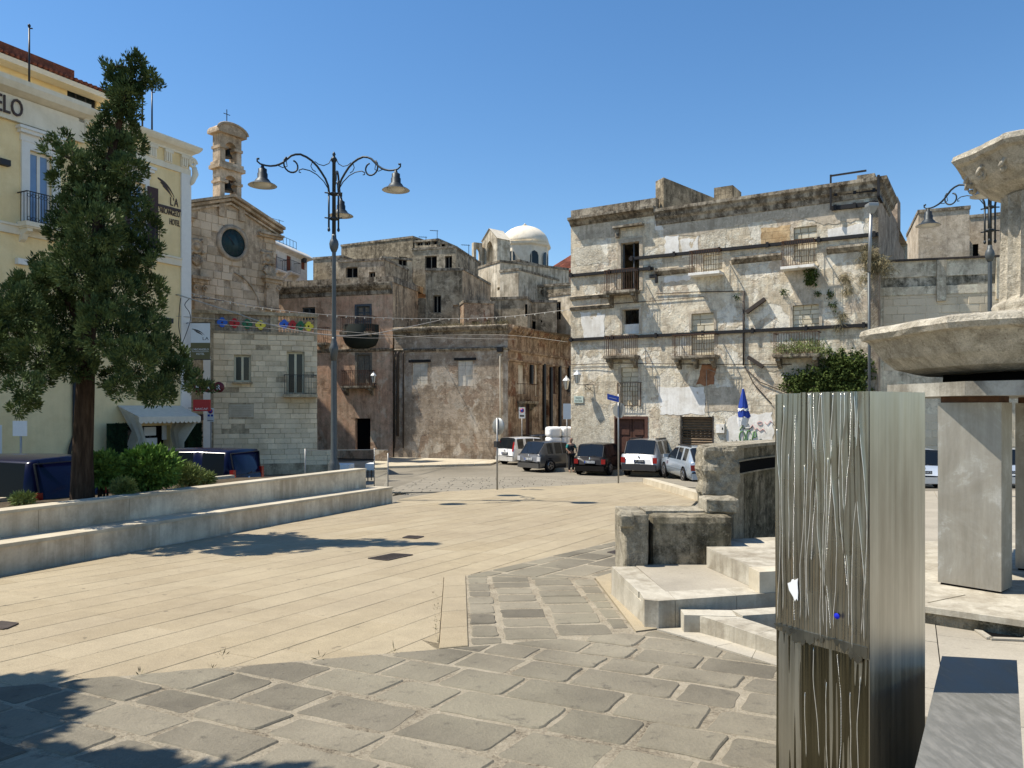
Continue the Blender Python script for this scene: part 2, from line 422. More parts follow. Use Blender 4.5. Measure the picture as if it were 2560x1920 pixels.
d2 = (g2(1552,1350) - g2(1165,1440)).normalized(); x2 = Vector((d2.y, -d2.x))
for c in cells(path2, (d2, x2), .47, (.5, .95), rn, .06): rough_stone(c, rn, rn.uniform(.003, .01), .013)

# ---- road pavers behind the plaza
M['sett'] = stonemat('road_paver', [(.2,.178,.138), (.29,.258,.2)], .2, .9, .25)
road = [g2(985,1225), g2(1100,1226), g2(1240,1219), g2(1700,1190), Vector((9, 27.5)), Vector((12.5, 31)), Vector((4, 35.6)), Vector((-4, 35.6)), Vector((-4.4, 26))]
rn = random.Random(5); mb = MB()
for c in cells([Vector((-4.2,24.6)), Vector((2.5,26.6)), Vector((5.2,28.2)), Vector((10.5,26)), Vector((12.5,30.4)), Vector((4,35.4)), Vector((-4,35.4))], (Vector((1,0)), Vector((0,1))), .5, (.55, .8), rn, .08):
    pl = inset(c, .012)
    if len(pl) < 3 or area(pl) < .03: continue
    q, loc = slab(pl, -.02 + rn.uniform(-.004, .004), .04, .008)
    if q is None: continue
    b = len(mb.v); mb.v += [tuple(Vector(v) + loc) for v in q.v]; mb.f += [tuple(b+x for x in f) for f in q.f]; mb.m += q.m; mb.sm += q.sm
tag(mb.build('road_paving', M['sett']), 'worn stone pavers of the road beyond the beige plaza', 'paving', kind='stuff')

# ---- iron grates in the plaza
def grate(px, group='iron grates in the plaza floor', label='', bars=9):
    c = [G(*q) for q in px]; o = (c[0]+c[1]+c[2]+c[3]) / 4
    root = thing('drain_grate', label, 'grate', o, 0, group)
    mb = MB(); q = [v - o for v in c]
    def L(u, v, h=.0): 
        a = q[0].lerp(q[1], u); b = q[3].lerp(q[2], u); e = a.lerp(b, v); return e + Vector((0,0,.008+h))
    mb.quad(L(0,0,-.004), L(1,0,-.004), L(1,1,-.004), L(0,1,-.004)); mb.build('pit', M['black'], root)
    mb = MB()
    for a, b in (((0,0),(1,0)), ((1,0),(1,1)), ((1,1),(0,1)), ((0,1),(0,0))): mb.bar(L(*a), L(*b), .035, .008)
    mb.build('frame', M['rust2'], root)
    for i in range(1, bars): MB().bar(L(i/bars, .02), L(i/bars, .98), .022, .008).build('bar', M['rust2'], root)
M['ftile0'] = stonemat('pale_square_slab', [(.36,.32,.25), (.43,.39,.31)], .2, .8, .25, 1.0, .2)
M['rust2'] = plain('worn_iron', (.07,.055,.045), .7, .4, var=.4, sc=20)
grate([(922,1397),(982,1385),(1030,1388),(968,1402)], label='square iron drain grate in the middle of the beige plaza')
grate([(-30,1572),(0,1556),(42,1561),(12,1574)], label='iron drain grate at the left edge of the plaza')
grate([(1520,1382),(1545,1376),(1575,1381),(1550,1388)], label='small iron drain grate beside the old stone pier')
grate([(1008,1345),(1022,1340),(1058,1342),(1040,1347)], label='iron access cover at the tip of the tree shadow', bars=5)

# ---- double bench wall on the left
M['marble'] = weather('pale_marble_panel', [(.7,.6,.44), (.8,.7,.53), (.6,.5,.36)], (.3,.23,.15), .45, .5, fine=.08, bump=.1, sc=1.3, rough=.6)
M['marbletop'] = weather('pale_marble_top', [(.52,.46,.35), (.58,.52,.4), (.47,.41,.3)], (.25,.2,.13), .25, .0, fine=.08, bump=.1, sc=1.3, rough=.55)
A = Vector((-6.24, 9.38)); B = Vector((-3.18, 20.6)); bd = (B - A).normalized(); bn = Vector((-bd.y, bd.x))   # bn points left, away from the plaza
A2 = A - bd * 9.0; Lb = (B - A2).length
bench = thing('bench_wall', 'long two-step pale marble bench wall along the tree planter', 'bench', (A2.x, A2.y, 0), math.atan2(bd.y, bd.x))
# local x along bench, local y to the left
def bz(x, near, far):                       # heights given at A and at B
    f = (x - 9.0) / (Lb - 9.0); return near + (far - near) * f
def gz(x): return zg(A2.y + bd.y * x)
def bench_tier(y0, y1, zt, xs, xe, n, capn, capt=.05, back=None):
    step = (xe - xs) / n
    for i in range(n):
        a, b = xs + i*step + .003, xs + (i+1)*step - .003
        mb = MB(); f = lambda x, y: gz(x) - .1; g = lambda x, y: zt(x) - capt
        mb.prism([(a, y0+.025), (b, y0+.025), (b, y1), (a, y1)], f, g); mb.build('panel', M['marble'], bench)
    step = (xe + .0 - xs) / capn
    for i in range(capn):
        a, b = xs + i*step + .002, xs + (i+1)*step - .002
        mb = MB(); mb.prism([(a, y0), (b, y0), (b, y1), (a, y1)], lambda x, y: zt(x) - capt + .004, lambda x, y: zt(x)); mb.build('cap_slab', M['marbletop'], bench)
seat = lambda x: bz(x, -.033, -.48); top = lambda x: bz(x, .304, .03)
bench_tier(0, .53, seat, 0, Lb, 14, 14)
bench_tier(.53, .86, top, 0, Lb - .5, 12, 12, .045)
M['soil'] = weather('planter_soil', [(.09,.065,.04), (.13,.1,.06), (.06,.045,.03)], (.03,.025,.02), .5, 0, fine=.4, bump=.8, sc=4)
mb = MB(); mb.prism([(0,.862), (Lb-1.4,.862), (Lb-1.4,3.9), (0,3.9)], lambda x, y: gz(x)-.5, lambda x, y: top(x) - .12 - .05*(y-.86)); o = mb.build('planter_bed', M['soil']); tag(o, kind='structure')
o.location = bench.location; o.rotation_euler = bench.rotation_euler
mb = MB(); mb.prism([(0,3.9), (Lb-1.4,3.9), (Lb-1.4,4.05), (0,4.05)], lambda x, y: gz(x)-.6, lambda x, y: top(x) - .2); o = mb.build('planter_kerb', M['marbletop']); tag(o, kind='structure')
o.location = bench.location; o.rotation_euler = bench.rotation_euler

# pale pavement along the far houses and pale square behind the fountain
mb = MB(); mb.prism([(-14,38.6),(-1.2,43.5),(-.6,46.6),(-7.5,48.8),(-14,45)], -1.8, -1.50); tag(mb.build('pavement', M['marbletop']), kind='structure')
for i in range(14):
    a = Vector((-14,38.6)).lerp(Vector((-1.2,43.5)), i/14); b = Vector((-14,38.6)).lerp(Vector((-1.2,43.5)), (i+1)/14-.002); MB().bar((a.x,a.y-.06,-1.545), (b.x,b.y-.06,-1.545), .16, .11).build('kerb_stone', M['marbletop'], bpy.data.objects['pavement'])
us = [Vector((4.7,11.3)), Vector((16.5,11.3)), Vector((17.5,25.5)), Vector((7.5,24.5)), Vector((6.0,15))]
mb = MB(); mb.prism([(q.x,q.y) for q in ccw(us)], lambda x,y: zg(y)-.058, lambda x,y: zg(y)-.012); up_ = tag(mb.build('upper_square', M['mortar']), kind='structure')
rest = MB(); rn = random.Random(44)
for c in cells(us, (E1, E2), .5, (.9, 1.4), rn):
    pl = inset(c, .004)
    if len(pl) < 3 or area(pl) < .02: continue
    q, loc = slab(pl, 0, .03, .004)
    if q is None: continue
    b = len(rest.v); rest.v += [tuple(Vector(v) + loc) for v in q.v]; rest.f += [tuple(b+x for x in f) for f in q.f]; rest.m += q.m; rest.sm += q.sm
tag(rest.build('square_slabs', M['ftile0'], up_), kind='stuff')
# ================================================================== building helpers
def shell(W, H, D, holes=(), t=.35, roof=True, side=True, mb=None):
    """front wall with openings, plain sides, back and roof"""
    mb = mb or MB(); mb.wall(0, 0, W, H, list(holes), 0, t)
    if side:
        mb.quad((0,D,0),(0,0,0),(0,0,H),(0,D,H)); mb.quad((W,0,0),(W,D,0),(W,D,H),(W,0,H)); mb.quad((W,D,0),(0,D,0),(0,D,H),(W,D,H))
    if roof: mb.quad((0,0,H),(W,0,H),(W,D,H),(0,D,H))
    return mb
def window(par, r, y, frame, pane, nx=2, nz=1, fw=.07, fd=.06, name='window', sill=None):
    a, b, c, d = r; mb = MB()
    mb.box(a, y, b, a+fw, y+fd, d); mb.box(c-fw, y, b, c, y+fd, d); mb.box(a+fw, y, b, c-fw, y+fd, b+fw); mb.box(a+fw, y, d-fw, c-fw, y+fd, d)
    for i in range(1, nx): x = a + (c-a)*i/nx; mb.box(x-fw*.6, y-.01, b+fw, x+fw*.6, y+fd, d-fw)
    for i in range(1, nz): z = b + (d-b)*i/nz; mb.box(a+fw, y+.003, z-fw*.3, c-fw, y+fd, z+fw*.3)
    f = mb.build(name, frame, par)
    for i in range(nx):
        x0, x1 = a + (c-a)*i/nx + fw*.4, a + (c-a)*(i+1)/nx - fw*.4
        MB().box(x0, y+fd*.4, b+fw*.5, x1, y+fd*.7, d-fw*.5).build('pane', pane, f)
    if sill: MB().box(a-.08, y-.45, b-.08, c+.08, y+.02, b).build('sill', sill, f)
    return f
def railing(mb, x0, x1, y0, z0, z1, n=16, r=.0085, ends=True, deco=False):
    """bars along front at y0 (negative = out) and returns back to y=0"""
    mb.box(x0-.015, y0-.016, z1-.03, x1+.015, y0+.016, z1); mb.box(x0, y0-.01, z0+.03, x1, y0+.01, z0+.045)
    for i in range(n+1):
        x = x0 + (x1-x0)*i/n; mb.box(x-r, y0-r, z0, x+r, y0+r, z1-.03)
    if ends:
        for x in (x0, x1):
            mb.box(x-.02, y0+.02, z1-.035, x+.02, 0, z1); k = max(2, int(-y0/.17))
            for i in range(1, k): y = y0 - y0*i/k; mb.box(x-r, y-r, z0, x+r, y+r, z1-.03)
    if deco:
        h = (z1-z0)
        for zz in (z0+.1*h, z1-.14*h):
            k = max(4, int((x1-x0)/(.14)))
            for i in range(k):
                cx = x0 + (x1-x0)*(i+.5)/k; R_ = .45*(x1-x0)/k
                mb.tube([(cx+R_*math.cos(a), y0, zz+R_*math.sin(a)) for a in [j*math.pi/4 for j in range(9)]], .009, 4, False)
    return mb
def balcony(par, x0, x1, z, proj, slabm, railm, h=1.0, n=16, th=.12, corb=2, deco=False, name='balcony'):
    s = MB().box(x0-.06, -proj-.05, z-th, x1+.06, .02, z)
    if corb: s.box(x0-.02, -proj, z-th-.05, x1+.02, .02, z-th)
    b = s.build(name, slabm, par)
    for i in range(corb):
        cx = x0 + (x1-x0)*(.08 + .84*i/max(1, corb-1)) if corb > 1 else (x0+x1)/2
        pr = [(-proj*.92, z-th-.05), (-proj*.92, z-th-.16), (-proj*.55, z-th-.24), (-proj*.3, z-th-.42), (.0, z-th-.5), (0, z-th-.05)]
        m = MB(); nn = len(pr); wv = .09
        m.add([(cx-wv, y, zz) for y, zz in pr] + [(cx+wv, y, zz) for y, zz in pr], [tuple(range(nn)), tuple(reversed(range(nn, 2*nn)))] + [(i2, nn+i2, nn+(i2+1)%nn, (i2+1)%nn) for i2 in range(nn)])
        m.build('corbel', slabm, b)
    if railm: railing(MB(), x0, x1, -proj, z, z+h, n, deco=deco).build('railing', railm, b)
    return b
def cornice(W, prof, name, mat, par, x0=0.0, ret=None):
    """profile [(out, z)...] swept along the facade; ret = depth of a return round the right end"""
    mb = MB(); n = len(prof)
    pts = [(x0 - 0.0, None)]
    L = [(x0, -o, z) for o, z in prof]
    Rr = [(W + (o if ret else 0), -o, z) for o, z in prof]
    mb.add(L + Rr, [(i, n+i, n+i+1, i+1) for i in range(n-1)] + [tuple(range(n)), ] + ([] if ret else [tuple(reversed(range(n, 2*n)))]))
    if ret:
        Q = [(W + o, ret, z) for o, z in prof]; mb.add(Rr + Q, [(i, n+i, n+i+1, i+1) for i in range(n-1)])
    return mb.build(name, mat, par)
UNIT = {}
def unit_block(mat):
    """one shared chamfered block, front face at y=0, 1 x 1 x 1"""
    if mat.name not in UNIT:
        c = .03; mb = MB()
        mb.add([(0,.25,0),(1,.25,0),(1,.25,1),(0,.25,1),(c,0,c*1.5),(1-c,0,c*1.5),(1-c,0,1-c*1.5),(c,0,1-c*1.5)], [(4,5,6,7),(0,1,5,4),(1,2,6,5),(2,3,7,6),(3,0,4,7)])
        UNIT[mat.name] = mb.mesh('stone_block', mat)
    return UNIT[mat.name]
def ashlar(par, x0, z0, x1, z1, rh, wr, mat, holes=(), proud=.02, rnd=None, skip=0.0, ok=None, joint=.012, name='stone', cap=290):
    rnd = rnd or random.Random(1); me = unit_block(mat); z = z0; cnt = 0
    while z < z1 - .04:
        h = min(rh * rnd.uniform(.9, 1.1), z1 - z)
        if z1 - z - h < .08: h = z1 - z
        x = x0 - rnd.uniform(0, wr[0]) 
        while x < x1:
            w_ = rnd.uniform(*wr); a, b = max(x, x0), min(x + w_, x1); x += w_
            if b - a < .06: continue
            cz = z + h/2; segs = [(a, b)]
            for hh in holes:
                if hh[1] - .02 < cz < hh[3] + .02:
                    ns = []
                    for q in segs:
                        if hh[2] <= q[0] or hh[0] >= q[1]: ns.append(q)
                        else:
                            if hh[0] - q[0] > .05: ns.append((q[0], hh[0]))
                            if q[1] - hh[2] > .05: ns.append((hh[2], q[1]))
                    segs = ns
            for q in segs:
                if rnd.random() < skip: continue
                if ok and not ok((q[0]+q[1])/2, cz): continue
                if cnt >= cap: return cnt
                o = link(name, me, par); pr = proud * rnd.uniform(.5, 1.5)
                o.location = (q[0] + joint/2, -pr, z + joint/2); o.scale = (q[1]-q[0]-joint, pr * 4.2, h - joint); cnt += 1
        z += h
    return cnt
def text(par, s, x, z, size, mat, y=-.02, align='LEFT', ext=.012, name='lettering', sx=1.0, rot=None, fit=None):
    cu = bpy.data.curves.new(name, 'FONT'); cu.body = s; cu.size = size; cu.align_x = align; cu.extrude = ext; cu.resolution_u = 3
    cu.materials.append(mat); tmp = bpy.data.objects.new(name, cu); me = bpy.data.meshes.new_from_object(tmp); me.name = name
    bpy.data.objects.remove(tmp); o = link(name, me, par)
    if fit: xs_ = [v.co.x for v in me.vertices]; sx = fit / (max(xs_) - min(xs_))
    o.location = (x, y, z); o.rotation_euler = rot or (math.pi/2, 0, 0); o.scale = (sx, 1, 1); return o
def arc(cx, cz, r, a0, a1, n): return [(cx + r*math.cos(a0+(a1-a0)*i/n), cz + r*math.sin(a0+(a1-a0)*i/n)) for i in range(n+1)]

# ================================================================== hotel
M['hotelyellow'] = weather('hotel_yellow_plaster', [(.84,.66,.36), (.88,.7,.39), (.8,.62,.33)], (.5,.39,.2), .18, .12, fine=.04, bump=.08, rough=.9)
M['hotelwhite'] = weather('hotel_cream_trim', [(.78,.7,.54), (.82,.74,.58), (.74,.66,.5)], (.5,.43,.3), .2, .15, fine=.04, bump=.06)
M['trimwhite'] = plain('white_trim', (.74,.72,.66), .6, var=.06)
M['skyglass'] = glassmat('pale_window_glass', (.12,.19,.31), .08, .6)
M['brownlet'] = plain('brown_lettering', (.06,.035,.025), .5)
M['shutterbrown'] = plain('dark_shutter', (.05,.022,.018), .6)
M['rooftile'] = weather('red_roof_tile', [(.24,.075,.05), (.3,.1,.06), (.17,.06,.04)], (.06,.04,.03), .4, 0, fine=.3, bump=.3)
hu = Vector((.459, .888)).normalized(); hc = Vector((-.4202*33, 33, -1.65)); HL = 22.0
hf = Fac.at((hc.x - hu.x*HL, hc.y - hu.y*HL, -1.65), hu)
hot = hf.thing('hotel', 'cream-yellow three-storey hotel with white trim and wing emblem at far left', 'building')
HT = hf.uv(491, 373)[1] - .05
holes = []
def HW(x0, x1, y0, y1): r = hf.R(x0, x1, y0, y1); holes.append(r); return r
w1 = HW(72, 129, 383, 568); w2 = HW(322, 362, 456, 628)
bar = hf.R(290, 425, 1065, 1185); bar = (bar[0], .05, bar[2], bar[3]); holes.append(bar)
shell(HL, HT - 1.2, 14, holes, .4).build('wall', M['hotelyellow'], hot)
zt = HT - 1.2
MB().box(0, -.06, zt, HL+.06, 14, zt+.25).build('architrave', M['hotelwhite'], hot)
MB().box(0, -.02, zt+.25, HL+.02, 14, HT-.42).build('frieze', M['hotelyellow'], hot)
cornice(HL, [(.0, HT-.44), (.1, HT-.42), (.1, HT-.34), (.2, HT-.26), (.28, HT-.22), (.36, HT-.12), (.4, HT-.04), (.4, HT+.02), (0, HT+.03)], 'cornice', M['hotelwhite'], hot, ret=6)
pj = hf.uv(205, 300)[0]
MB().box(0, -.16, zt-.1, pj, -.061, HT-.45).build('frieze_band', M['hotelwhite'], hot)
cornice(pj, [(.0, HT-.46), (.45, HT-.3), (.55, HT-.1), (.55, HT+.06), (0, HT+.08)], 'cornice', M['hotelwhite'], hot)
for px in (203, 379, 418, 458):                                  # paired consoles in the frieze
    u = hf.uv(px, 400)[0]; mb = MB(); mb.box(u-.17, -.1, zt+.25, u+.17, -.02, HT-.45)
    for k in (-.1, 0, .1): mb.box(u+k-.035, -.14, zt+.3, u+k+.035, -.1, HT-.5)
    mb.box(u-.2, -.16, HT-.56, u+.2, -.1, HT-.45); mb.build('console', M['hotelwhite'], hot)
cb = MB(); cb.tube([(HL+.1+.22*math.cos(a)*(1-a/14), -.1, zt+.55+.22*math.sin(a)*(1-a/14)) for a in [i*.5 for i in range(22)]], .07, 6)
cb.tube([(HL+.2, -.1, zt+.4), (HL+.26, -.1, zt+.1), (HL+.12, -.1, zt-.25), (HL+.04, -.1, zt-.4)], [.1,.14,.1,.04], 6); cb.build('scroll_corbel', M['hotelwhite'], hot)
pu = hf.uv(451, 700)[0]
MB().box(pu, -.07, 0, HL+.07, .6, zt).build('corner_pilaster', M['trimwhite'], hot)
bz0 = hf.uv(440, 655)[1]
MB().box(0, -.09, bz0-.15, pu-.003, .0, bz0+.12).box(0, -.14, bz0+.12, pu-.003, 0, bz0+.2).build('string_course', M['hotelwhite'], hot)
for r, tall in ((w1, 1), (w2, 0)):
    a, b, c, d = r; mb = MB(); fw = .28 if tall else .16
    mb.box(a-fw, -.08, b, a, .0, d+.25); mb.box(c, -.08, b, c+fw, .0, d+.25); mb.box(a, -.08, d, c, 0, d+.25)
    mb.box(a-fw-.04, -.1, d+.25, c+fw+.04, 0, d+.5)
    mb.box(a-fw-.12, -.24, d+.5, c+fw+.12, 0, d+.62); mb.box(a-fw-.18, -.3, d+.62, c+fw+.18, 0, d+.72)
    mb.build('window_surround', M['trimwhite'], hot)
    window(hot, r, .12, M['trimwhite'], M['skyglass'], 2, 1, .09)
    balcony(hot, a-fw-.1, c+fw+.1, b, .55, M['hotelwhite'], M['iron'], 1.05, 16, .16, 2, True)
a, b, c, d = w2
MB().box(c+.05, -.14, b+.1, hf.uv(390, 500)[0], -.09, d-.05).build('shutter', M['shutterbrown'], hot)
MB().box(a-.3, -.14, b+.1, a-.02, -.09, d-.05).build('shutter', M['shutterbrown'], hot)
for px, py in ((6, 407), (417, 802), (50, 655)):
    u, z = hf.uv(px, py); MB().box(u-.17, -.2, z-.1, u+.17, 0, z+.1).build('wall_light', M['plasticgrey'] if py != 655 else M['trimwhite'], hot)
# lettering
u, z = hf.uv(0, 287); text(hot, "L'ARCANGELO", hf.uv(50, 285)[0], hf.uv(25, 290)[1], .85, M['brownlet'], -.2, 'RIGHT', .03, sx=.62)
ul = hf.uv(394, 500)[0]; ur = hf.uv(449, 500)[0]
def swoosh(par, x0, x1, z0, z1, mat, y):
    for k, (f0, th) in enumerate(((0.0, 1.0), (.22, .8), (.4, .62))):
        W_ = x1 - x0; H_ = z1 - z0; up = []; lo = []
        for i in range(11):
            s = i / 10.0; x = x0 + W_*(f0*.75 + (1 - f0*.75) * s * (.82 if k else 1)); zc = z1 - H_*(.02 + f0*1.0) - H_*(.2*math.sin(s*2.2) + .78*s**3*(1-f0*1.15))
            ww = H_*.085*th*math.sin(math.pi*min(1, .12+s*.9))**.8; up.append((x, zc+ww)); lo.append((x, zc-ww))
        MB().plate(lo + up[::-1], y, y+.025).build('emblem_stroke', mat, par)
zz0 = hf.uv(425, 492)[1]; zz1 = hf.uv(400, 452)[1]
swoosh(hot, ul, ul + (ur-ul)*.74, zz0, zz1+.1, M['brownlet'], -.03)
text(hot, "L'A", hf.uv(424, 500)[0], hf.uv(435, 516)[1], .5, M['brownlet'], fit=hf.uv(444,500)[0]-hf.uv(424,500)[0])
MB().box(ul, -.03, hf.uv(420, 522)[1], ur+.05, -.001, hf.uv(420, 517)[1]+.02).build('emblem_rule', M['brownlet'], hot)
text(hot, "L'ARCANGELO", ur, hf.uv(449, 544)[1], .36, M['brownlet'], align='RIGHT', fit=ur-ul)
text(hot, "HOTEL", ur, hf.uv(449, 567)[1], .36, M['brownlet'], align='RIGHT', fit=(ur-ul)*.47)
# penthouse with tiled roof
p0 = hf.uv(60, 200, 2.0)[0]; p1 = hf.uv(252, 260, 2.0)[0]; pz = hf.uv(150, 205, 2.0)[1]; pz2 = hf.uv(235, 245, 2.0)[1]
ph = [(p0-6, HT-.5), (p1, HT-.5), (p1, pz2), (p0-6, pz+.0)]
MB().wall(p0-6, HT-.5, p1, pz2, [hf.R(168, 241, 226, 280, 2.0)], 2.0, .25).quad((p1,2.0,HT-.5),(p1,8,HT-.5),(p1,8,pz2),(p1,2.0,pz2)).build('penthouse_wall', M['hotelyellow'], hot)
r = hf.R(168, 241, 226, 280, 2.0); window(hot, r, 2.1, M['plasticgrey'], M['glass'], 3, 1, .06)
rf = MB(); q0 = hf.uv(155, 190, 1.5)[0]; rz_ = hf.uv(155, 192, 1.5)[1]
rf.add([(p0-6,1.4,pz2+.15),(p1+.5,1.4,pz2+.15),(p1+.5,4.5,pz2+1.0),(p0-6,4.5,pz2+1.0)], [(0,1,2,3)])
rf.build('penthouse_roof', M['rooftile'], hot)
MB().box(p0-6, 1.35, pz2-.12, p1+.5, 1.95, pz2+.08).build('eave_board', M['hotelwhite'], hot)
for i in range(46):
    x = p0 - 3.2 + i*.2
    if x > p1 + .45: break
    MB().tube([(x,1.3,pz2+.15),(x,4.5,pz2+1.03)], .075, 6).build('roof_tile_row', M['rooftile'], hot)
# raised left part of the penthouse with red gutter
g0 = hf.uv(-80, 150, 2.2)[0]; g1 = hf.uv(155, 192, 2.2)[0]; gz1 = hf.uv(155, 192, 2.2)[1]
MB().box(g0, 2.2, HT-.4, g1-.6, 8, gz1-.45).build('attic_wall', M['hotelyellow'], hot)
MB().box(g0, 1.6, gz1-.45, g1, 8, gz1-.15).build('attic_fascia', M['trimwhite'], hot)
MB().box(g0, 1.5, gz1-.15, g1+.05, 8.05, gz1+.12).build('attic_gutter', M['rooftile'], hot)
# flag poles on the roof
for (px, y0, y1, lab) in ((73, 68, 250, 'tall bare flagpole on the hotel roof nearest the left edge'), (356, 160, 335, 'bare flagpole on the hotel roof partly behind the tree top'), (380, 228, 345, 'shortest bare flagpole on the hotel roof right of the tree')):
    u, z1 = hf.uv(px, y0, .6); z0 = HT
    q = hf.world(u, .6, z0); o = thing('flagpole', lab, 'flagpole', q, 0, 'flagpoles on the hotel roof')
    MB().tube([(0,0,0),(0,0,z1-z0)], [.04,.03], 8).build('pole', M['flagpole'] if 'flagpole' in M else M['iron'], o)
    MB().lathe([(0,z1-z0-.02),(.05,z1-z0+.02),(.05,z1-z0+.08),(0,z1-z0+.13)], 8).box(0,-.02,z1-z0-.06,.12,.02,z1-z0-.03).build('finial', M['iron'], o)
# bar front: awning, hedge screens, glazed door
M['awning'] = plain('pale_awning_canvas', (.68,.62,.5), .9, var=.1)
M['hedge'] = weather('dark_green_screen', [(.012,.03,.012), (.018,.045,.018), (.008,.02,.008)], (.004,.008,.004), .5, 0, fine=.5, bump=1.0, sc=5)
u0, u1 = hf.uv(292, 1000)[0], hf.uv(448, 1000)[0]; za = hf.uv(370, 1014)[1]; zv = hf.uv(370, 1050)[1]
aw = hf.thing('awning', 'pale canvas awning with scalloped valance over the bar door', 'awning')
mb = MB(); pr = 1.3
mb.add([(u0,-.02,za),(u1,-.02,za),(u1,-pr,zv+.15),(u0,-pr,zv+.15)], [(0,3,2,1)]); mb.build('canvas', M['awning'], aw)
mb = MB(); ns = 14
for i in range(ns):
    a = u0 + (u1-u0)*i/ns; b = u0 + (u1-u0)*(i+1)/ns
    mb.plate([(a, zv+.15)] + [(a+(b-a)*.5*(1-math.cos(k*math.pi/5)), zv-.02-.1*math.sin(k*math.pi/5)) for k in range(6)] + [(b, zv+.15)], -pr-.01, -pr+.01)
mb.build('valance', M['awning'], aw)
for x, s in ((u0, 1), (u1, -1)):                                # tied-back side curtains
    mb = MB(); N_ = 9; vs = []
    for i in range(N_+1):
        f = i/N_; y = -.05 - (pr-.05)*f; zt_ = za + (zv+.15-za)*f
        vs += [(x + .08*math.sin(i*2.1), y, zt_), (x + s*(.55+.1*math.sin(i*2.4)), y*.7-.1, zt_-1.0-.2*math.sin(i*1.7)), (x + s*(.25+.05*math.sin(i)), y*.5, zt_-2.0)]
    mb.add(vs, [(i*3+j, i*3+j+1, (i+1)*3+j+1, (i+1)*3+j) for i in range(N_) for j in range(2)], True); mb.build('side_curtain', M['awning'], aw)
for (x0, x1, lab) in ((247, 291, 'dark green artificial hedge panel left of the bar door'), (442, 478, 'dark green artificial hedge panel right of the bar door')):
    a, b = hf.uv(x0, 1100)[0], hf.uv(x1, 1100)[0]; z1 = hf.uv((x0+x1)/2, 1058)[1]
    o = hf.thing('hedge_panel', lab, 'hedge panel', 'hedge panels at the bar'); mb = MB().box(a, -.65, 0, b, -.45, z1); mb.build('panel', M['hedge'], o)
    rn = random.Random(x0); lf = MB()
    for i in range(900):
        cx, cz = rn.uniform(a, b), rn.uniform(0, z1); s = .05; an = rn.uniform(0, 6.3); dx, dz = s*math.cos(an), s*math.sin(an)
        lf.quad((cx-dx, -.66-rn.uniform(0,.04), cz-dz), (cx+dz*.5, -.68, cz-dx*.5), (cx+dx, -.7-rn.uniform(0,.04), cz+dz), (cx-dz*.5, -.68, cz+dx*.5))
    lf.build('foliage', M['hedge'], o)
MB().box(bar[0], .42, bar[1], bar[2], .5, bar[3]).build('bar_back', M['black'], hot)
window(hot, (bar[0]+.5, bar[1], bar[2]-.7, bar[3]-.15), .25, M['plasticgrey'], M['glass'], 3, 1, .1, name='bar_door')
pr_ = [(.9,.9,.6,.5),(.9,1.5,.55,.35),(.35,.95,.4,.35),(1.75,1.3,.22,1.2)]
for (x, z, w_, h_) in pr_: MB().box(bar[0]+.5+x, .2, bar[1]+.6+z, bar[0]+.5+x+w_, .245, bar[1]+.6+z+h_).build('notice', M['cloth_white'], hot)
# rain pipe with bend
ux = hf.uv(182, 1050)[0]; zb = hf.uv(182, 1105)[1]; uz = hf.uv(168, 1110)[0]
MB().tube([(ux,-.09,zt-.4),(ux,-.09,zb+.25),(ux-.05,-.1,zb+.1),(uz+.05,-.14,zb-.15),(uz,-.14,zb-.35),(uz,-.14,.0)], .065, 8).build('rain_pipe', M['iron'], hot)
ux = hf.uv(7, 1060)[0]; window(hot, (ux-1.0, .1, ux-.05, 2.7), -.05, M['trimwhite'], M['plasticgrey'], 1, 2, .12, name='service_door')

# ================================================================== church
M['churchstone'] = stonemat('church_stone', [(.38,.29,.19), (.64,.5,.35)], .35, .92, .55, 1.0, .6, tint=(.68,.55,.4))
M['churchwall'] = weather('church_wall', [(.5,.39,.27), (.62,.49,.35), (.4,.31,.21)], (.14,.1,.065), .55, .55, patch=[(.7,.57,.42)], pth=(.58,.62), psc=.5, fine=.2, bump=.6)
cu_ = Vector((.566, .825)); cr = Vector((-14.73, 48, -1.6)); CW = 6.6
cf = Fac.at((cr.x - cu_.x*CW, cr.y - cu_.y*CW, -1.6), cu_)
ch = cf.thing('church', 'old stone church with clock gable and two-tier bell gable', 'church')
ev = cf.uv(688, 572)[1]; ap = cf.uv(577, 500)[1]; um = CW/2
MB().plate([(0,0),(CW,0),(CW,ev),(um,ap),(0,ev)], .03, 1.0).build('wall', M['churchwall'], ch)
mb = MB(); mb.add([(0,.9,ev),(um,.9,ap),(CW,.9,ev),(0,18,ev),(um,18,ap),(CW,18,ev),(0,.9,0),(0,18,0),(CW,.9,0),(CW,18,0)], [(0,1,4,3),(1,2,5,4),(6,0,3,7),(2,8,9,5)]); mb.build('nave', M['churchwall'], ch)
rn = random.Random(9); rk = .55
ck = cf.uv(581, 608); CR = .8
cnt = ashlar(ch, 0, 4.2, CW, ap, .46, (.4,.85), M['churchstone'], rnd=rn, proud=.022, skip=.1, cap=290,
    ok=lambda x, z: z < ev + (ap-ev)*(1-abs(x-um)/um) - .55 and math.hypot(x-ck[0], z-ck[1]) > CR+.35 and mnoise.noise(Vector((x*.7, 3, z*.7))) > -.25)
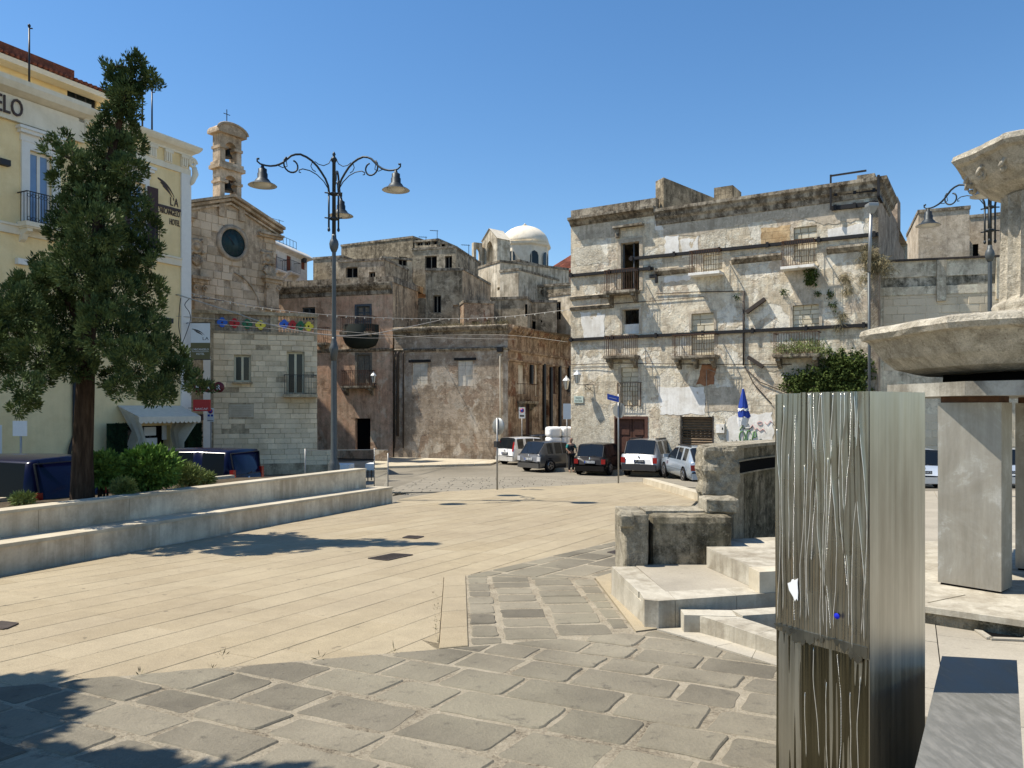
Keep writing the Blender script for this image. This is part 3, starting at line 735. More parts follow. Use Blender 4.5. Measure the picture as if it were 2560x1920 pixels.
# raking cornice
for a, b in (((-.35, ev-.05), (um, ap+.12)), ((um, ap+.12), (CW+.35, ev-.05))):
    for off, pr, th in ((0, .5, .16), (-.2, .3, .16), (-.42, .14, .12)):
        MB().plate([(a[0], a[1]+off), (b[0], b[1]+off), (b[0], b[1]+off+th), (a[0], a[1]+off+th)], -pr, .3).build('raking_cornice', M['churchwall'], ch)
for x0, x1 in ((-.35, .9), (CW-1.4, CW+.35)): MB().box(x0, -.4, ev-.55, x1, .02, ev-.42).box(x0, -.25, ev-.68, x1, .02, ev-.55).build('cornice_return', M['churchwall'], ch)
# clock
M['clockface'] = weather('clock_face', [(.02,.05,.055), (.03,.065,.07), (.015,.035,.04)], (.01,.02,.02), .3, 0, fine=.1, bump=0, rough=.4)
M['stonering'] = weather('carved_stone', [(.4,.33,.25), (.46,.38,.29), (.33,.27,.2)], (.12,.09,.06), .4, .2, fine=.15, bump=.5)
M['clockmark'] = plain('clock_mark', (.008,.012,.014), .5)
ring = MB().lathe([(CR+.02,-.02),(CR+.02,-.12),(CR+.12,-.16),(CR+.26,-.1),(CR+.28,.05)], 40, (ck[0],0,ck[1]), 'y', cap=False).build('clock_surround', M['stonering'], ch)
clk = MB().lathe([(CR+.02,.0),(CR+.02,-.04),(0,-.041)], 40, (ck[0],0,ck[1]), 'y').build('clock', M['clockface'], ch)
for i in range(12):
    a = i*math.pi/6; d_ = Vector((math.sin(a), 0, math.cos(a))); pp = Vector((-d_.z, 0, d_.x))
    for k in ((-.05, .05) if i % 3 else (-.07, 0, .07)):
        c0 = Vector((ck[0], -.045, ck[1])) + d_*.52 + pp*k; MB().bar(c0, c0 + d_*.2, .035, .01, (0,1,0)).build('numeral', M['clockmark'], clk)
for ang, ln, wd in ((-.62, .42, .07), (-.78, .72, .05)):
    d_ = Vector((math.sin(ang), 0, math.cos(ang))); c0 = Vector((ck[0], -.055, ck[1])); MB().bar(c0 - d_*.12, c0 + d_*ln, wd, .012, (0,1,0)).build('clock_hand', M['clockmark'], clk)
# oval cartouches and shells
for px, py in ((490, 616), (668, 645)):
    u, z = cf.uv(px, py); mb = MB()
    mb.lathe([(.42,.02),(.44,-.08),(.34,-.15),(.26,-.06),(.2,-.07),(.2,-.12),(.12,-.19),(0,-.2)], 14, (u,0,z), 'y')
    for k in range(4): a = k*math.pi/2+.78; mb.tube([(u+.42*math.cos(a), -.05, z+.42*math.sin(a)), (u+.62*math.cos(a+.2), -.08, z+.55*math.sin(a+.2))], [.12,.06], 6)
    mb.build('oval_cartouche', M['churchwall'], ch)
for px, py in ((490, 652), (668, 678)):
    u, z = cf.uv(px, py); mb = MB()
    for k in range(7): a = .25 + k*(math.pi-.5)/6; mb.tube([(u, -.1, z-.3), (u+.3*math.cos(a), -.14, z-.1+.35*math.sin(a)), (u+.36*math.cos(a), -.06, z-.1+.46*math.sin(a))], [.04,.08,.05], 6)
    mb.build('shell_ornament', M['churchwall'], ch)
for px0, px1 in ((474, 512), (655, 696)):
    a, b = cf.uv(px0, 700)[0], cf.uv(px1, 700)[0]; z = cf.uv((px0+px1)/2, 700)[1]
    MB().box(a-.1, -.5, z, b+.1, .02, z+.18).box(a, -.35, z-.2, b, .02, z).box(a+.15, -.25, z-1.9, b-.15, .02, z-.2).build('pilaster_capital', M['churchwall'], ch)
    mb = MB()
    for s in (a+.2, b-.2): mb.tube([(s+.16*math.cos(t_)*(1-t_/12), -.3, z-.5+.16*math.sin(t_)*(1-t_/12)) for t_ in [i*.6 for i in range(14)]], .05, 5)
    mb.build('volute', M['churchwall'], ch)
# arch moulding left in the wall
u, z = cf.uv(590, 735)
MB().tube([(x, -.03, zz) for x, zz in arc(u-.6, z-1.0, 2.3, .1, 1.35, 12)], .05, 5).build('arch_moulding', M['stonering'], ch)
# bell gable
bu0, bu1 = cf.uv(546, 480)[0], cf.uv(608, 480)[0]; bw = bu1-bu0; bc = (bu0+bu1)/2; bd_ = .72
def level(py): return cf.uv(570, py)[1]
zA, zB, zC, zD, zE = level(520), level(424), level(406), level(345), level(312)
def arch_tier(z0, z1, hw, zo, zs, name):
    """pier - arch - pier slab with an arched opening right through"""
    x0, x1 = bc-bw/2+.12, bc+bw/2-.12
    top = arc(bc, zs, hw, math.pi, 0, 10)
    left = [(x0,z0),(bc-hw,z0),(bc-hw,zs)] + [(x, z) for x, z in top[1:6]] + [(bc, z1), (x0, z1)]
    right = [(bc+hw,z0),(x1,z0),(x1,z1),(bc,z1)] + [(x, z) for x, z in top[5:-1]] + [(bc+hw, zs)]
    MB().plate(left, 0, bd_).plate(right, 0, bd_).build(name, M['churchwall'], ch)
arch_tier(zA-.6, zB, .42, zA, level(455), 'lower_bell_tier')
arch_tier(zC, zD+.2, .38, zC, level(370), 'upper_bell_tier')
MB().box(bc-bw/2-.02, -.12, zA-.6, bc-.5, bd_+.1, zA+.55).build('bell_plinth', M['churchwall'], ch); MB().box(bc+.5, -.12, zA-.6, bc+bw/2+.02, bd_+.1, zA+.55).build('bell_plinth', M['churchwall'], ch)
MB().box(bc-bw/2-.05, -.16, zB, bc+bw/2+.05, bd_+.16, zB+(zC-zB)*.5).box(bc-bw/2+.02, -.09, zB+(zC-zB)*.5, bc+bw/2-.02, bd_+.09, zC).build('bell_cornice', M['churchwall'], ch)
for z in (level(455), level(370)):
    for s in (-1, 1): MB().box(bc+s*(bw/2-.12)-(.52 if s > 0 else .06), -.06, z-.08, bc+s*(bw/2-.12)+(.06 if s > 0 else .52), bd_+.06, z+.08).build('impost', M['churchwall'], ch)
hw2 = bw/2+.12; tp = [(bc-hw2, zD+.2), (bc+hw2, zD+.2)] + [(bc + hw2*math.cos(a), zD+.34+(zE-zD-.3)*math.sin(a)) for a in [i*math.pi/10 for i in range(11)]]
MB().plate(tp, -.2, bd_+.2).build('curved_pediment', M['churchwall'], ch)
mb = MB(); mb.tube([(bc + hw2*1.05*math.cos(a), -.22, zD+.36+(zE-zD-.3)*math.sin(a)) for a in [i*math.pi/10 for i in range(11)]], .08, 6); mb.build('pediment_moulding', M['stonering'], ch)
M['bronze'] = plain('bell_bronze', (.03,.028,.022), .5, .6)
for z, s in ((level(470), .38), (level(385), .32)):
    b = MB().lathe([(0,s*1.3),(s*.35,s*1.25),(s*.5,s*.95),(s*.58,s*.35),(s*.8,.05),(s*.95,-.1),(s*.8,-.1)], 14, (bc, bd_/2, z)).build('bell', M['bronze'], ch)
    MB().box(bc-.42, bd_/2-.07, z+s*1.3, bc+.42, bd_/2+.07, z+s*1.55).build('bell_yoke', M['rust'], b)
mb = MB(); zt2 = zE+.05; mb.bar((bc,.4,zt2),(bc,.4,zt2+1.0),.035,.035); mb.bar((bc-.22,.4,zt2+.72),(bc+.22,.4,zt2+.72),.03,.03); mb.build('cross', M['iron'], ch)

# ================================================================== small stone house with flower balustrade
M['palestone'] = stonemat('pale_tufa_block', [(.66,.54,.36), (.9,.75,.52)], .3, .92, .5, 1.0, .5, dark=(.17,.14,.1), tint=(.7,.62,.46))
M['palewall'] = weather('pale_stone_wall', [(.52,.43,.29), (.6,.5,.34), (.4,.33,.22)], (.13,.1,.065), .55, .6, fine=.2, bump=.5)
sf = Fac(476, 36.0, 793, 37.8, -1.6); SW = sf.W
sh = sf.thing('stone_house', 'pale stone-block house with coloured flower balustrade beside the hotel', 'building')
sw_ = sf.R(585, 627, 888, 955); sd = sf.R(717, 761, 880, 986); st_ = sf.uv(600, 834)[1]; sp = sf.uv(600, 778)[1]
low = sf.R(480, 507, 1062, 1150); low = (low[0], .05, low[2], low[3])
hs = [sw_, sd, low]
shell(SW, st_, 9, hs, .35).build('wall', M['palewall'], sh)
plq = sf.R(572, 634, 1011, 1043)
ashlar(sh, 1.0, .5, SW, st_, .255, (.4,.78), M['palestone'], [sw_, sd, plq], .018, random.Random(4), skip=.03, cap=300)
for x0, z0, x1, z1 in ((1.0, .02, SW, .55),): MB().box(x0, -.05, z0, x1, 0, z1).build('plinth', M['palewall'], sh)
M['creamframe'] = plain('cream_window_frame', (.62,.57,.4), .5, var=.06)
window(sh, sw_, .14, M['creamframe'], M['glass'], 2, 1, .085, sill=M['palewall'])
window(sh, sd, .18, M['creamframe'], M['glass'], 2, 1, .09, name='french_door')
b0, b1 = sf.uv(708, 980)[0], sf.uv(792, 980)[0]
balcony(sh, b0+.05, b1-.06, sd[1], .5, M['palewall'], M['iron'], .95, 20, .14, 0)
window(sh, low, .1, M['trimwhite'], M['glass'], 1, 1, .09, name='glass_door')
mb = MB().box(plq[0], -.035, plq[1], plq[2], .0, plq[3]); pq = mb.build('wall_plaque', M['marbletop'], sh)
for i in range(7): MB().box(plq[0]+.1, -.039, plq[3]-.12-i*.085, plq[2]-.1-(.3 if i == 6 else 0), -.036, plq[3]-.105-i*.085).build('engraved_line', M['stonering'], pq)
# balustrade: coping, posts, pierced panels with metal flowers
MB().box(0, -.08, sp-.16, SW+.04, .3, sp).build('coping', M['palewall'], sh)
MB().box(0, -.04, st_, SW, .26, st_+.12).build('parapet_base', M['palewall'], sh)
pan = [sf.R(537, 676, 791, 818), sf.R(695, 786, 796, 829)]
xs = [0, pan[0][0], pan[0][2], pan[1][0], pan[1][2], SW]
for i in (0, 2, 4): MB().box(xs[i], -.02, st_+.12, xs[i+1], .24, sp-.16).build('balustrade_post', M['palewall'], sh)
cols = [('blue', (.02,.12,.55)), ('red', (.42,.012,.015)), ('green', (.01,.13,.05)), ('yellow', (.75,.62,.05))]
for cn, cc in cols: M['fl'+cn] = plain(cn+'_enamel', cc, .45, var=.05)
for pi, (r, back) in enumerate(((pan[0], M['stonering']), (pan[1], M['palewall']))):
    a, b, c, d = r[0], st_+.12, r[2], sp-.16; mb = MB(); n = 12; w_ = (c-a)/n; hh = d-b
    for i in range(n):
        for j in range(3):
            cx = a+(i+.5)*w_; cz = b+(j+.5)*hh/3; mb.tube([(cx+w_*.55*math.cos(t_), .1, cz+hh*.19*math.sin(t_)) for t_ in [k*math.pi/4 for k in range(9)]], .022, 4, False)
    if pi == 0: mb.box(a, .12, b, c, .2, d)
    lat = mb.build('pierced_panel', back, sh)
    for k, (cn, cc) in enumerate(cols):
        cx = a + (c-a)*((.13, .35, .58, .82)[k] if pi == 0 else (.17, .4, .62, .84)[k]); cz = (b+d)/2 - .02*k; R_ = min(.24, hh*.46)
        pet = []
        for q in range(32):
            th = q*2*math.pi/32; pet.append((cx + R_*(.72+.28*abs(math.cos(2*th)))*math.cos(th), cz + R_*(.72+.28*abs(math.cos(2*th)))*math.sin(th)))
        f_ = MB().plate(pet, .02, .05).build('metal_flower', M['fl'+cn], sh)
        MB().lathe([(.045,.0),(.04,-.02),(0,-.03)], 10, (cx,.02,cz), 'y').build('flower_centre', M['rust'], f_)
# sunlit wall end next to the hotel, its brightness put in as white paint
r = sf.R(508, 526, 890, 1150); MB().box(low[2]+.02, -.09, 0, r[2], .0, r[3]).build('painted_sunlit_strip', M['trimwhite'], sh)

# ================================================================== far white house with red shutters
M['farwhite'] = weather('white_render', [(.66,.62,.55), (.72,.68,.61), (.6,.56,.49)], (.3,.27,.22), .2, .2, fine=.05, bump=.1)
M['redshut'] = plain('red_brown_shutter', (.2,.05,.02), .6)
ff = Fac(668, 62, 782, 70, -1.6); fh = ff.thing('white_house', 'white house with red-brown shutters behind the church', 'building')
ft = ff.uv(720, 627)[1]; fw_ = [ff.R(684, 693, 634, 676), ff.R(717, 728, 640, 682), ff.R(753, 763, 646, 674)]
shell(ff.uv(768, 650)[0], ft, 10, fw_, .25).build('wall', M['farwhite'], fh)
FW = ff.uv(768, 650)[0]
cornice(FW, [(0,ft-.3),(.15,ft-.2),(.45,ft-.05),(.45,ft+.05),(0,ft+.4)], 'cornice', M['farwhite'], fh, ret=5)
for i, r in enumerate(fw_):
    window(fh, r, .1, M['redshut'], M['redshut'], 2, 1, .06, name='shuttered_window')
    if i < 2: balcony(fh, r[0]-.5, r[2]+.5, r[1], .6, M['farwhite'], M['iron'], .95, 9, .14, 2)
MB().box(FW-1.2, -.3, fw_[2][1]+.6, FW-.7, -.02, fw_[2][1]+1.1).build('air_conditioner', M['plasticgrey'], fh)
mb = MB()
for i in range(12): x = .3 + i*(FW-.4)/11; mb.bar((x,1,ft+.4),(x,1,ft+1.5),.03,.03)
for z in (ft+.9, ft+1.5): mb.bar((.3,1,z),(FW-.1,1,z),.03,.03)
mb.bar((1.2,1,ft+1.4),(1.2,1,ft+2.6),.03,.03); mb.bar((.4,1,ft+2.4),(2.4,1,ft+2.5),.03,.03); mb.bar((4.2,1,ft+1.4),(3.8,1,ft+2.8),.03,.03); mb.bar((2.6,1,ft+2.6),(4.6,1,ft+2.8),.03,.03)
mb.build('terrace_railing', M['iron'], fh)
mb = MB()
for i in range(3): mb.box(.4+i*1.4, 1.5, ft, 1.5+i*1.4, 2.5, ft+1.0-i*.25)
mb.build('roof_wall', M['farwhite'], fh)
# ================================================================== pink house
M['pink'] = weather('pink_plaster', [(.58,.32,.2), (.68,.43,.28), (.7,.5,.34)], (.2,.12,.07), .4, .5, patch=[(.8,.64,.46), (.42,.27,.17)], pth=(.6,.635), psc=.4, fine=.15, bump=.5)
M['oldparapet'] = weather('blackened_parapet', [(.38,.32,.23), (.48,.42,.32), (.25,.2,.14)], (.045,.035,.025), .8, .85, fine=.3, bump=.6, sc=1.4)
M['tanplaster'] = weather('tan_plaster', [(.62,.45,.28), (.72,.54,.35), (.52,.37,.23)], (.1,.075,.05), .6, .85, fine=.18, bump=.5, sc=.9)
M['shutblue'] = plain('grey_blue_wood', (.085,.1,.11), .7, var=.35, sc=9)
M['shutgrey'] = plain('weathered_grey_wood', (.2,.18,.14), .8, var=.4, sc=9)
M['tarp'] = plain('dark_green_tarp', (.012,.02,.016), .75, var=.3, sc=3)
pf = Fac(690, 51.6, 982, 49.3, -1.55); pk = pf.thing('pink_house', 'crumbling pink plaster house with blue-grey shuttered balcony door', 'building')
PT = pf.uv(982, 706)[1]; PW = pf.W
po = [pf.R(891, 926, 765, 832), pf.R(754, 788, 768, 800), pf.R(892, 927, 886, 965), pf.R(888, 926, 1046, 1150)]
po[3] = (po[3][0], .02, po[3][2], po[3][3])
shell(PW, PT, 7, po, .35, side=False).build('wall', M['pink'], pk)
sx_ = 4.2
MB().quad((PW,0,0),(PW,sx_,0),(PW,sx_,PT),(PW,0,PT)).quad((PW,sx_,0),(0,sx_,0),(0,sx_,PT),(PW,sx_,PT)).quad((0,7,0),(0,0,0),(0,0,PT),(0,7,PT)).build('side_wall', M['tanplaster'], pk)
cornice(PW, [(0,PT-.75),(.06,PT-.7),(.06,PT-.45),(.2,PT-.38),(.34,PT-.2),(.4,PT-.08),(.4,PT),(.02,PT+.04)], 'cornice', M['oldparapet'], pk)
MB().box(-.1, .03, PT, PW+.05, .35, PT+.42).box(PW-.3, .35, PT, PW+.05, 5, PT+.42).build('parapet', M['oldparapet'], pk)
zsc = pf.uv(870, 876)[1]; cornice(PW, [(0,zsc-.12),(.08,zsc-.08),(.14,zsc+.02),(.14,zsc+.08),(0,zsc+.1)], 'string_course', M['oldparapet'], pk)
def panelled(par, r, y, m, name='shutter_leaf', inner=None):
    a, b, c, d = r; mid = (a+c)/2
    for x0, x1 in ((a+.03, mid-.015), (mid+.015, c-.03)):
        l = MB().box(x0, y, b+.02, x1, y+.06, d-.03).build(name, m, par)
        mb = MB(); w_ = x1-x0; H = d-b
        for z0, z1 in ((.06,.4),(.46,.74),(.79,.96)):
            mb.box(x0+w_*.2, y-.02, b+H*z0, x1-w_*.2, y, b+H*z1)
            mb.box(x0+w_*.26, y-.035, b+H*(z0+.02), x1-w_*.26, y-.02, b+H*(z1-.02))
        mb.build('door_panel', inner or m, l)
    mb = MB(); mb.box(a-.1, -.05, b, a+.03, y+.02, d+.12).box(c-.03, -.05, b, c+.1, y+.02, d+.12).box(a+.03, -.05, d-.02, c-.03, y+.02, d+.12); mb.build('door_frame', m, par)
panelled(pk, po[0], .12, M['shutblue'], inner=M['shutgrey']); panelled(pk, po[2], .12, M['shutgrey'])
window(pk, po[1], .15, M['shutblue'], M['glass'], 2, 2, .09)
a, b, c, d = po[3]; MB().box(a, .3, 0, c, .36, d).build('cellar_door', M['black'], pk)
bx0, bx1 = pf.uv(866, 830)[0], pf.uv(943, 830)[0]
bb = balcony(pk, bx0, bx1, po[0][1], .8, M['oldparapet'], M['rust'], 1.0, 14, .14, 2, True)
tp_ = MB(); vs = []                                                   # tarpaulin slung round the balcony, sagging under it
zt_ = po[0][1] + .75; NN = 12
for i in range(NN+1):
    f = i/NN; x = bx0-.12 + (bx1-bx0+.24)*f; e = math.sin(math.pi*min(1, max(0, f)))**.35
    for (y, z) in ((-.9*e, zt_-.25), (-.93*e-.02, zt_-.7), (-.95*e-.02, zt_-1.1), (-.7*e-.02, zt_-1.5+.3*(1-e)), (-.3*e, zt_-1.75+.5*(1-e)), (.0, zt_-1.8+.6*(1-e))): vs.append((x + .03*math.sin(i*3+z*5), y, z))
tp_.add(vs, [(i*6+j, (i+1)*6+j, (i+1)*6+j+1, i*6+j+1) for i in range(NN) for j in range(5)], True)
o = tp_.build('tarpaulin', M['tarp'], bb)
bx0, bx1 = pf.uv(864, 960)[0], pf.uv(938, 960)[0]
balcony(pk, bx0, bx1, po[2][1], .6, M['oldparapet'], M['rust'], 1.0, 16, .12, 2, True)
sb0, sb1 = pf.uv(796, 830)[0], pf.uv(806, 830)[0]
balcony(pk, sb0, sb1+.5, pf.uv(800, 858)[1], .5, M['oldparapet'], M['rust'], 1.0, 6, .12, 1, True)
for px, w_ in ((1003, .09),): pass
# ================================================================== ruined corner house
M['ruin'] = weather('ruin_plaster', [(.48,.39,.29), (.57,.47,.36), (.4,.31,.22)], (.16,.12,.08), .5, .45, patch=[(.66,.58,.47), (.38,.28,.2)], pth=(.55,.6), psc=.55, fine=.3, bump=.8, brick=(.5,.26,.62,.5))
M['ruinside'] = weather('ruin_side_plaster', [(.46,.34,.23), (.56,.43,.3), (.34,.23,.15)], (.08,.052,.033), .75, .8, patch=[(.6,.5,.38), (.26,.13,.08)], pth=(.57,.62), psc=.6, fine=.3, bump=.8, sc=1.3)
M['greyfill'] = weather('grey_block_infill', [(.66,.62,.53), (.74,.69,.59), (.58,.54,.45)], (.28,.25,.2), .3, .3, fine=.1, bump=.2)
rf_ = Fac(986, 49.2, 1270, 47, -1.55); ru = rf_.thing('ruined_house', 'roofless-looking ruined corner house with blocked windows', 'building')
RT = rf_.uv(1270, 812)[1]; RW = rf_.W
ro = [rf_.R(1030, 1069, 906, 962), rf_.R(1144, 1182, 901, 965)]
shell(RW, RT, 12, ro, .3, side=False, roof=False).quad((0,12,0),(0,0,0),(0,0,RT),(0,12,RT)).build('wall', M['ruin'], ru)
MB().quad((0,.3,RT-.1),(RW,.3,RT-.1),(RW+4,10,RT-.1),(0,10,RT-.1)).build('roof', M['oldparapet'], ru)
cornice(RW, [(0,RT-.55),(.08,RT-.5),(.12,RT-.35),(.28,RT-.25),(.36,RT-.12),(.36,RT-.04),(.05,RT+.06)], 'cornice', M['oldparapet'], ru)
zs = rf_.uv(1130, 872)[1]; cornice(RW, [(0,zs-.14),(.1,zs-.1),(.14,zs),(.05,zs+.06),(0,zs+.06)], 'string_course', M['oldparapet'], ru)
rn = random.Random(2)
for i, r in enumerate(ro):
    a, b, c, d = r; q = MB().box(a, .12, b, c, .3, d).build('infill', M['greyfill'], ru)
    nz = 5; 
    for k in range(nz):
        for j in range(2):
            if i == 1 and k < 2 and j == 1: continue
            z0, z1 = b + (d-b)*k/nz, b + (d-b)*(k+1)/nz; x0 = a + (c-a)*j/2; MB().box(x0+.01, .085, z0+.01, x0+(c-a)/2-.01, .12, z1-.01).build('block', M['greyfill'], ru)
    MB().box(a-.22, -.05, d+.0, c+.22, .06, d+.16).build('lintel', M['beam'], ru)
for px, y0, y1, r_ in ((1252, 885, 1120, .06), (988, 882, 1120, .05), (996, 880, 1090, .09), (1010, 880, 1120, .05), (1085, 700, 800, .05)):
    if px == 1085: continue
    u, z1 = rf_.uv(px, y0); z0 = rf_.uv(px, y1)[1]
    MB().tube([(u,-.1,max(.1, z0)),(u,-.1,z1-.15),(u+.06,-.12,z1)], r_, 7).build('rain_pipe', M['rust2'] if px != 1252 else M['greyfill'], ru)
u, z = rf_.uv(1252, 880); MB().box(u-.16, -.3, z, u+.16, -.02, z+.3).build('pipe_hopper', M['iron'], ru)
# the side along the alley
re = Fac(1270, 47, 1425, 55.9, -1.55); rs = thing('alley_wall', '', '') if False else None
q = MB(); 
ang = re.rz - rf_.rz
side_o = bpy.data.objects.new('side_wall_group', None)
bpy.data.objects.remove(side_o)
rside = re.thing('ruined_side_house', 'rusty brown house side along the alley, propped with black steel posts', 'building')
so_ = [re.R(1296, 1314, 912, 985), re.R(1338, 1348, 912, 990), re.R(1315, 1330, 1000, 1090), re.R(1362, 1371, 1000, 1085), re.R(1383, 1394, 915, 985)]
so_[2] = (so_[2][0], .05, so_[2][2], so_[2][3]); so_[3] = (so_[3][0], .05, so_[3][2], so_[3][3])
REW = re.W + 6
shell(REW, RT, .8, so_, .35, roof=False).build('wall', M['ruinside'], rside)
cornice(REW, [(0,RT-.6),(.12,RT-.5),(.3,RT-.3),(.42,RT-.12),(.42,RT-.02),(.05,RT+.06)], 'cornice', M['ruinside'], rside)
for i in range(22):
    u = .3 + i*.55; MB().box(u, -.34, RT-.42, u+.2, -.08, RT-.2).build('dentil', M['ruinside'], rside)
for z in (re.uv(1340, 885)[1], re.uv(1340, 908)[1]): cornice(REW, [(0,z-.1),(.1,z-.05),(.12,z+.05),(0,z+.08)], 'string_course', M['ruinside'], rside)
for i, r in enumerate(so_):
    a, b, c, d = r; MB().box(a, .2, b, c, .26, d).build('boarded_opening', M['shutterbrown'] if i > 1 else M['greyfill'], rside)
balcony(rside, re.uv(1293,990)[0], re.uv(1328,990)[0], re.uv(1310,1003)[1], .5, M['oldparapet'], M['rust'], 1.1, 12, .14, 2)
for (px, y0, y1) in ((1326, 912, 960), (1358, 910, 1075), (1375, 918, 1080), (1397, 915, 1090), (1420, 915, 980)):
    u, z1 = re.uv(px, y0); z0 = max(0, re.uv(px, y1)[1]); MB().box(u-.14, -.16, z0, u+.14, -.02, z1).build('steel_prop', M['beam'], rside)

# ================================================================== stacked old houses on the hill behind
M['bg1'] = weather('old_grey_plaster', [(.52,.42,.28), (.64,.53,.37), (.4,.32,.21)], (.075,.058,.038), .8, .9, fine=.2, bump=.5, sc=.8, brick=(.7,.32,.6,.55))
M['bg2'] = weather('old_dark_ashlar', [(.36,.29,.19), (.46,.38,.26), (.26,.21,.14)], (.05,.04,.027), .75, .8, fine=.2, bump=.5, brick=(.75,.36,.6,.4))
M['bg3'] = weather('pale_limewash', [(.72,.63,.47), (.8,.71,.55), (.6,.51,.37)], (.15,.12,.08), .6, .8, fine=.12, bump=.3, sc=.8)
M['domewhite'] = weather('dome_limewash', [(.8,.7,.54), (.84,.75,.6), (.74,.64,.48)], (.4,.35,.27), .25, .1, fine=.06, bump=.1)
def old_house(label, px0, d0, px1, d1, ytop, D, mat, holes=(), par=.35, group='old houses stacked behind the pink house', zb=-1.55, side=None, roofm=None, cap=None):
    f = Fac(px0, d0, px1, d1, zb); o = f.thing('old_house', label, 'building', group)
    H = f.uv(px0, ytop)[1]; W = f.W; hs = [f.R(*h) for h in holes]
    shell(W, H, D, hs, .3, side=False, roof=False).build('wall', mat, o)
    mb = MB(); mb.quad((0,D,0),(0,0,0),(0,0,H),(0,D,H)).quad((W,0,0),(W,D,0),(W,D,H),(W,0,H)).quad((W,D,0),(0,D,0),(0,D,H),(W,D,H)); mb.build('side_wall', side or mat, o)
    if par: MB().box(-.05,-.06,H-.14,W+.05,.3,H+.05).box(W-.28,.3,H-.14,W+.05,D,H+.05).box(-.05,.3,H-.14,.28,D,H+.05).build('coping', cap or M['oldparapet'], o)
    MB().quad((0,.3,H-par),(W,.3,H-par),(W,D,H-par),(0,D,H-par)).build('roof', roofm or M['bg2'], o)
    for h in hs:
        if h[2]-h[0] > .5: window(o, h, .2, M['shutgrey'], M['black'], 2 if h[2]-h[0] < 1.6 else 3, 1, .06)
        else: MB().box(h[0], .22, h[1], h[2], .25, h[3]).build('window', M['black'], o)
    return f, o, H, W
old_house('long dark stone block house along the skyline behind the lamp post', 853, 78, 1032, 74, 613, 12, M['bg2'])
old_house('low grey roof block between white house and dark skyline block', 783, 70, 856, 69, 645, 8, M['bg1'])
old_house('grey rooftop house with dark shed window above the pink house', 846, 63, 962, 62, 652, 6, M['bg1'], [(864, 894, 668, 694), (922, 938, 680, 694)])
f, o, H, W = old_house('grey house with pierced lattice panel and dark grille on the rooftops', 955, 66, 1030, 67, 642, 6, M['bg1'], [(997, 1018, 642, 664)])
for i in range(4):
    for j in range(3):
        u, z = f.uv(953+i*6.5, 648+j*6); MB().tube([(u+.11*math.cos(a), -.03, z+.11*math.sin(a)) for a in [k*math.pi/3 for k in range(7)]], .03, 4).build('lattice_ring', M['oldparapet'], o)
f, o, H, W = old_house('rooftop house with two open terrace bays near the dome', 1030, 70, 1140, 69, 622, 8, M['bg1'], [(1062, 1092, 640, 672), (1112, 1130, 640, 670)])
f, o, H, W = old_house('small rooftop box with vent grilles on the skyline', 1036, 74, 1096, 73, 603, 4, M['bg1'], [(1041, 1056, 605, 614), (1062, 1076, 604, 613), (1084, 1092, 603, 611)])
old_house('tiny rooftop box right of the vented skyline box', 1100, 72, 1117, 72, 606, 3, M['bg1'], [(1104, 1112, 610, 617)])
# antennas
for px, py, d, lab in ((1093, 576, 73, 'thin roof antenna above the vented skyline box'), (1065, 592, 74, 'low wide roof antenna left of the thin one'), (1146, 625, 70, 'short roof antenna beside the belfry'), (1172, 612, 70, 'roof antenna just left of the belfry')):
    q = P(px, py, d); o = thing('antenna', lab, 'antenna', (q.x, q.y, q.z-1.8), 0, 'roof antennas'); mb = MB().bar((0,0,-1),(0,0,1.8),.05,.05).bar((-.7,0,1.8),(.1,0,1.75),.04,.04)
    for k in range(4): mb.bar((-.6+k*.2,-.2,1.78),(-.6+k*.2,.2,1.78),.025,.025)
    mb.build('mast', M['iron'], o)
# grey tower beside the pink house with tan flank
f, o, H, W = old_house('grey-green plaster tower house with a tall dark window', 1064, 53, 1156, 53, 672, 9, M['bg1'], [(1083, 1103, 738, 782), (1133, 1145, 762, 771)], side=M['tanplaster'])
fs = Fac(1156, 53, 1226, 60, -1.55); o2 = fs.thing('old_house', 'tan plaster flank house right of the grey-green tower', 'building', 'old houses stacked behind the pink house')
H2 = fs.uv(1190, 690)[1]; shell(fs.W, H2, 1.2).build('wall', M['tanplaster'], o2); MB().box(0,-.05,H2-.1,fs.W,.3,H2+.08).build('coping', M['oldparapet'], o2)
old_house('low rough wall house under the tan flank', 1160, 51.5, 1235, 52, 752, 4, M['ruinside'], [(1180, 1192, 803, 822), (1218, 1226, 800, 822)])
f, o, H, W = old_house('pale grey house with one small square window below the dome', 1196, 66, 1250, 63, 668, 7, M['bg3'], [(1243, 1249, 718, 726)])
f, o, H, W = old_house('short banded pale house under the dome', 1250, 62, 1296, 61, 677, 7, M['bg3'])
old_house('grey curved-looking terrace house with a narrow slit behind the ruined house', 1228, 55.5, 1318, 55, 745, 6, M['bg1'], [(1312, 1318, 760, 790)])
f, o, H, W = old_house('grey terrace house with a small red door behind the ruined house', 1320, 57, 1392, 57, 752, 6, M['bg1'], [(1330, 1339, 803, 825), (1352, 1356, 800, 806)])
old_house('grey parapet house with a dark slit under the tiled roof', 1300, 64, 1440, 62, 717, 8, M['bg1'], [(1352, 1356, 724, 736)])
old_house('cream arched-top house with dark balcony window left of the weathered palazzo', 1372, 60, 1440, 58, 738, 4, M['bg3'], [(1380, 1402, 755, 800)])
old_house('broken pinkish wall house with a black pipe below the dome', 1296, 68, 1352, 66, 684, 5, M['pink'])
old_house('stone block house under the tiled roof', 1350, 72, 1440, 70, 680, 9, M['bg2'], [(1416, 1424, 696, 704)])
rt = Fac(1352, 71.5, 1440, 69.5, 0); o = rt.thing('tiled_roof', 'brown tiled pitched roof at the right of the dome', 'roof')
z0 = rt.uv(1400, 682)[1]; z1 = z0 + 2.6
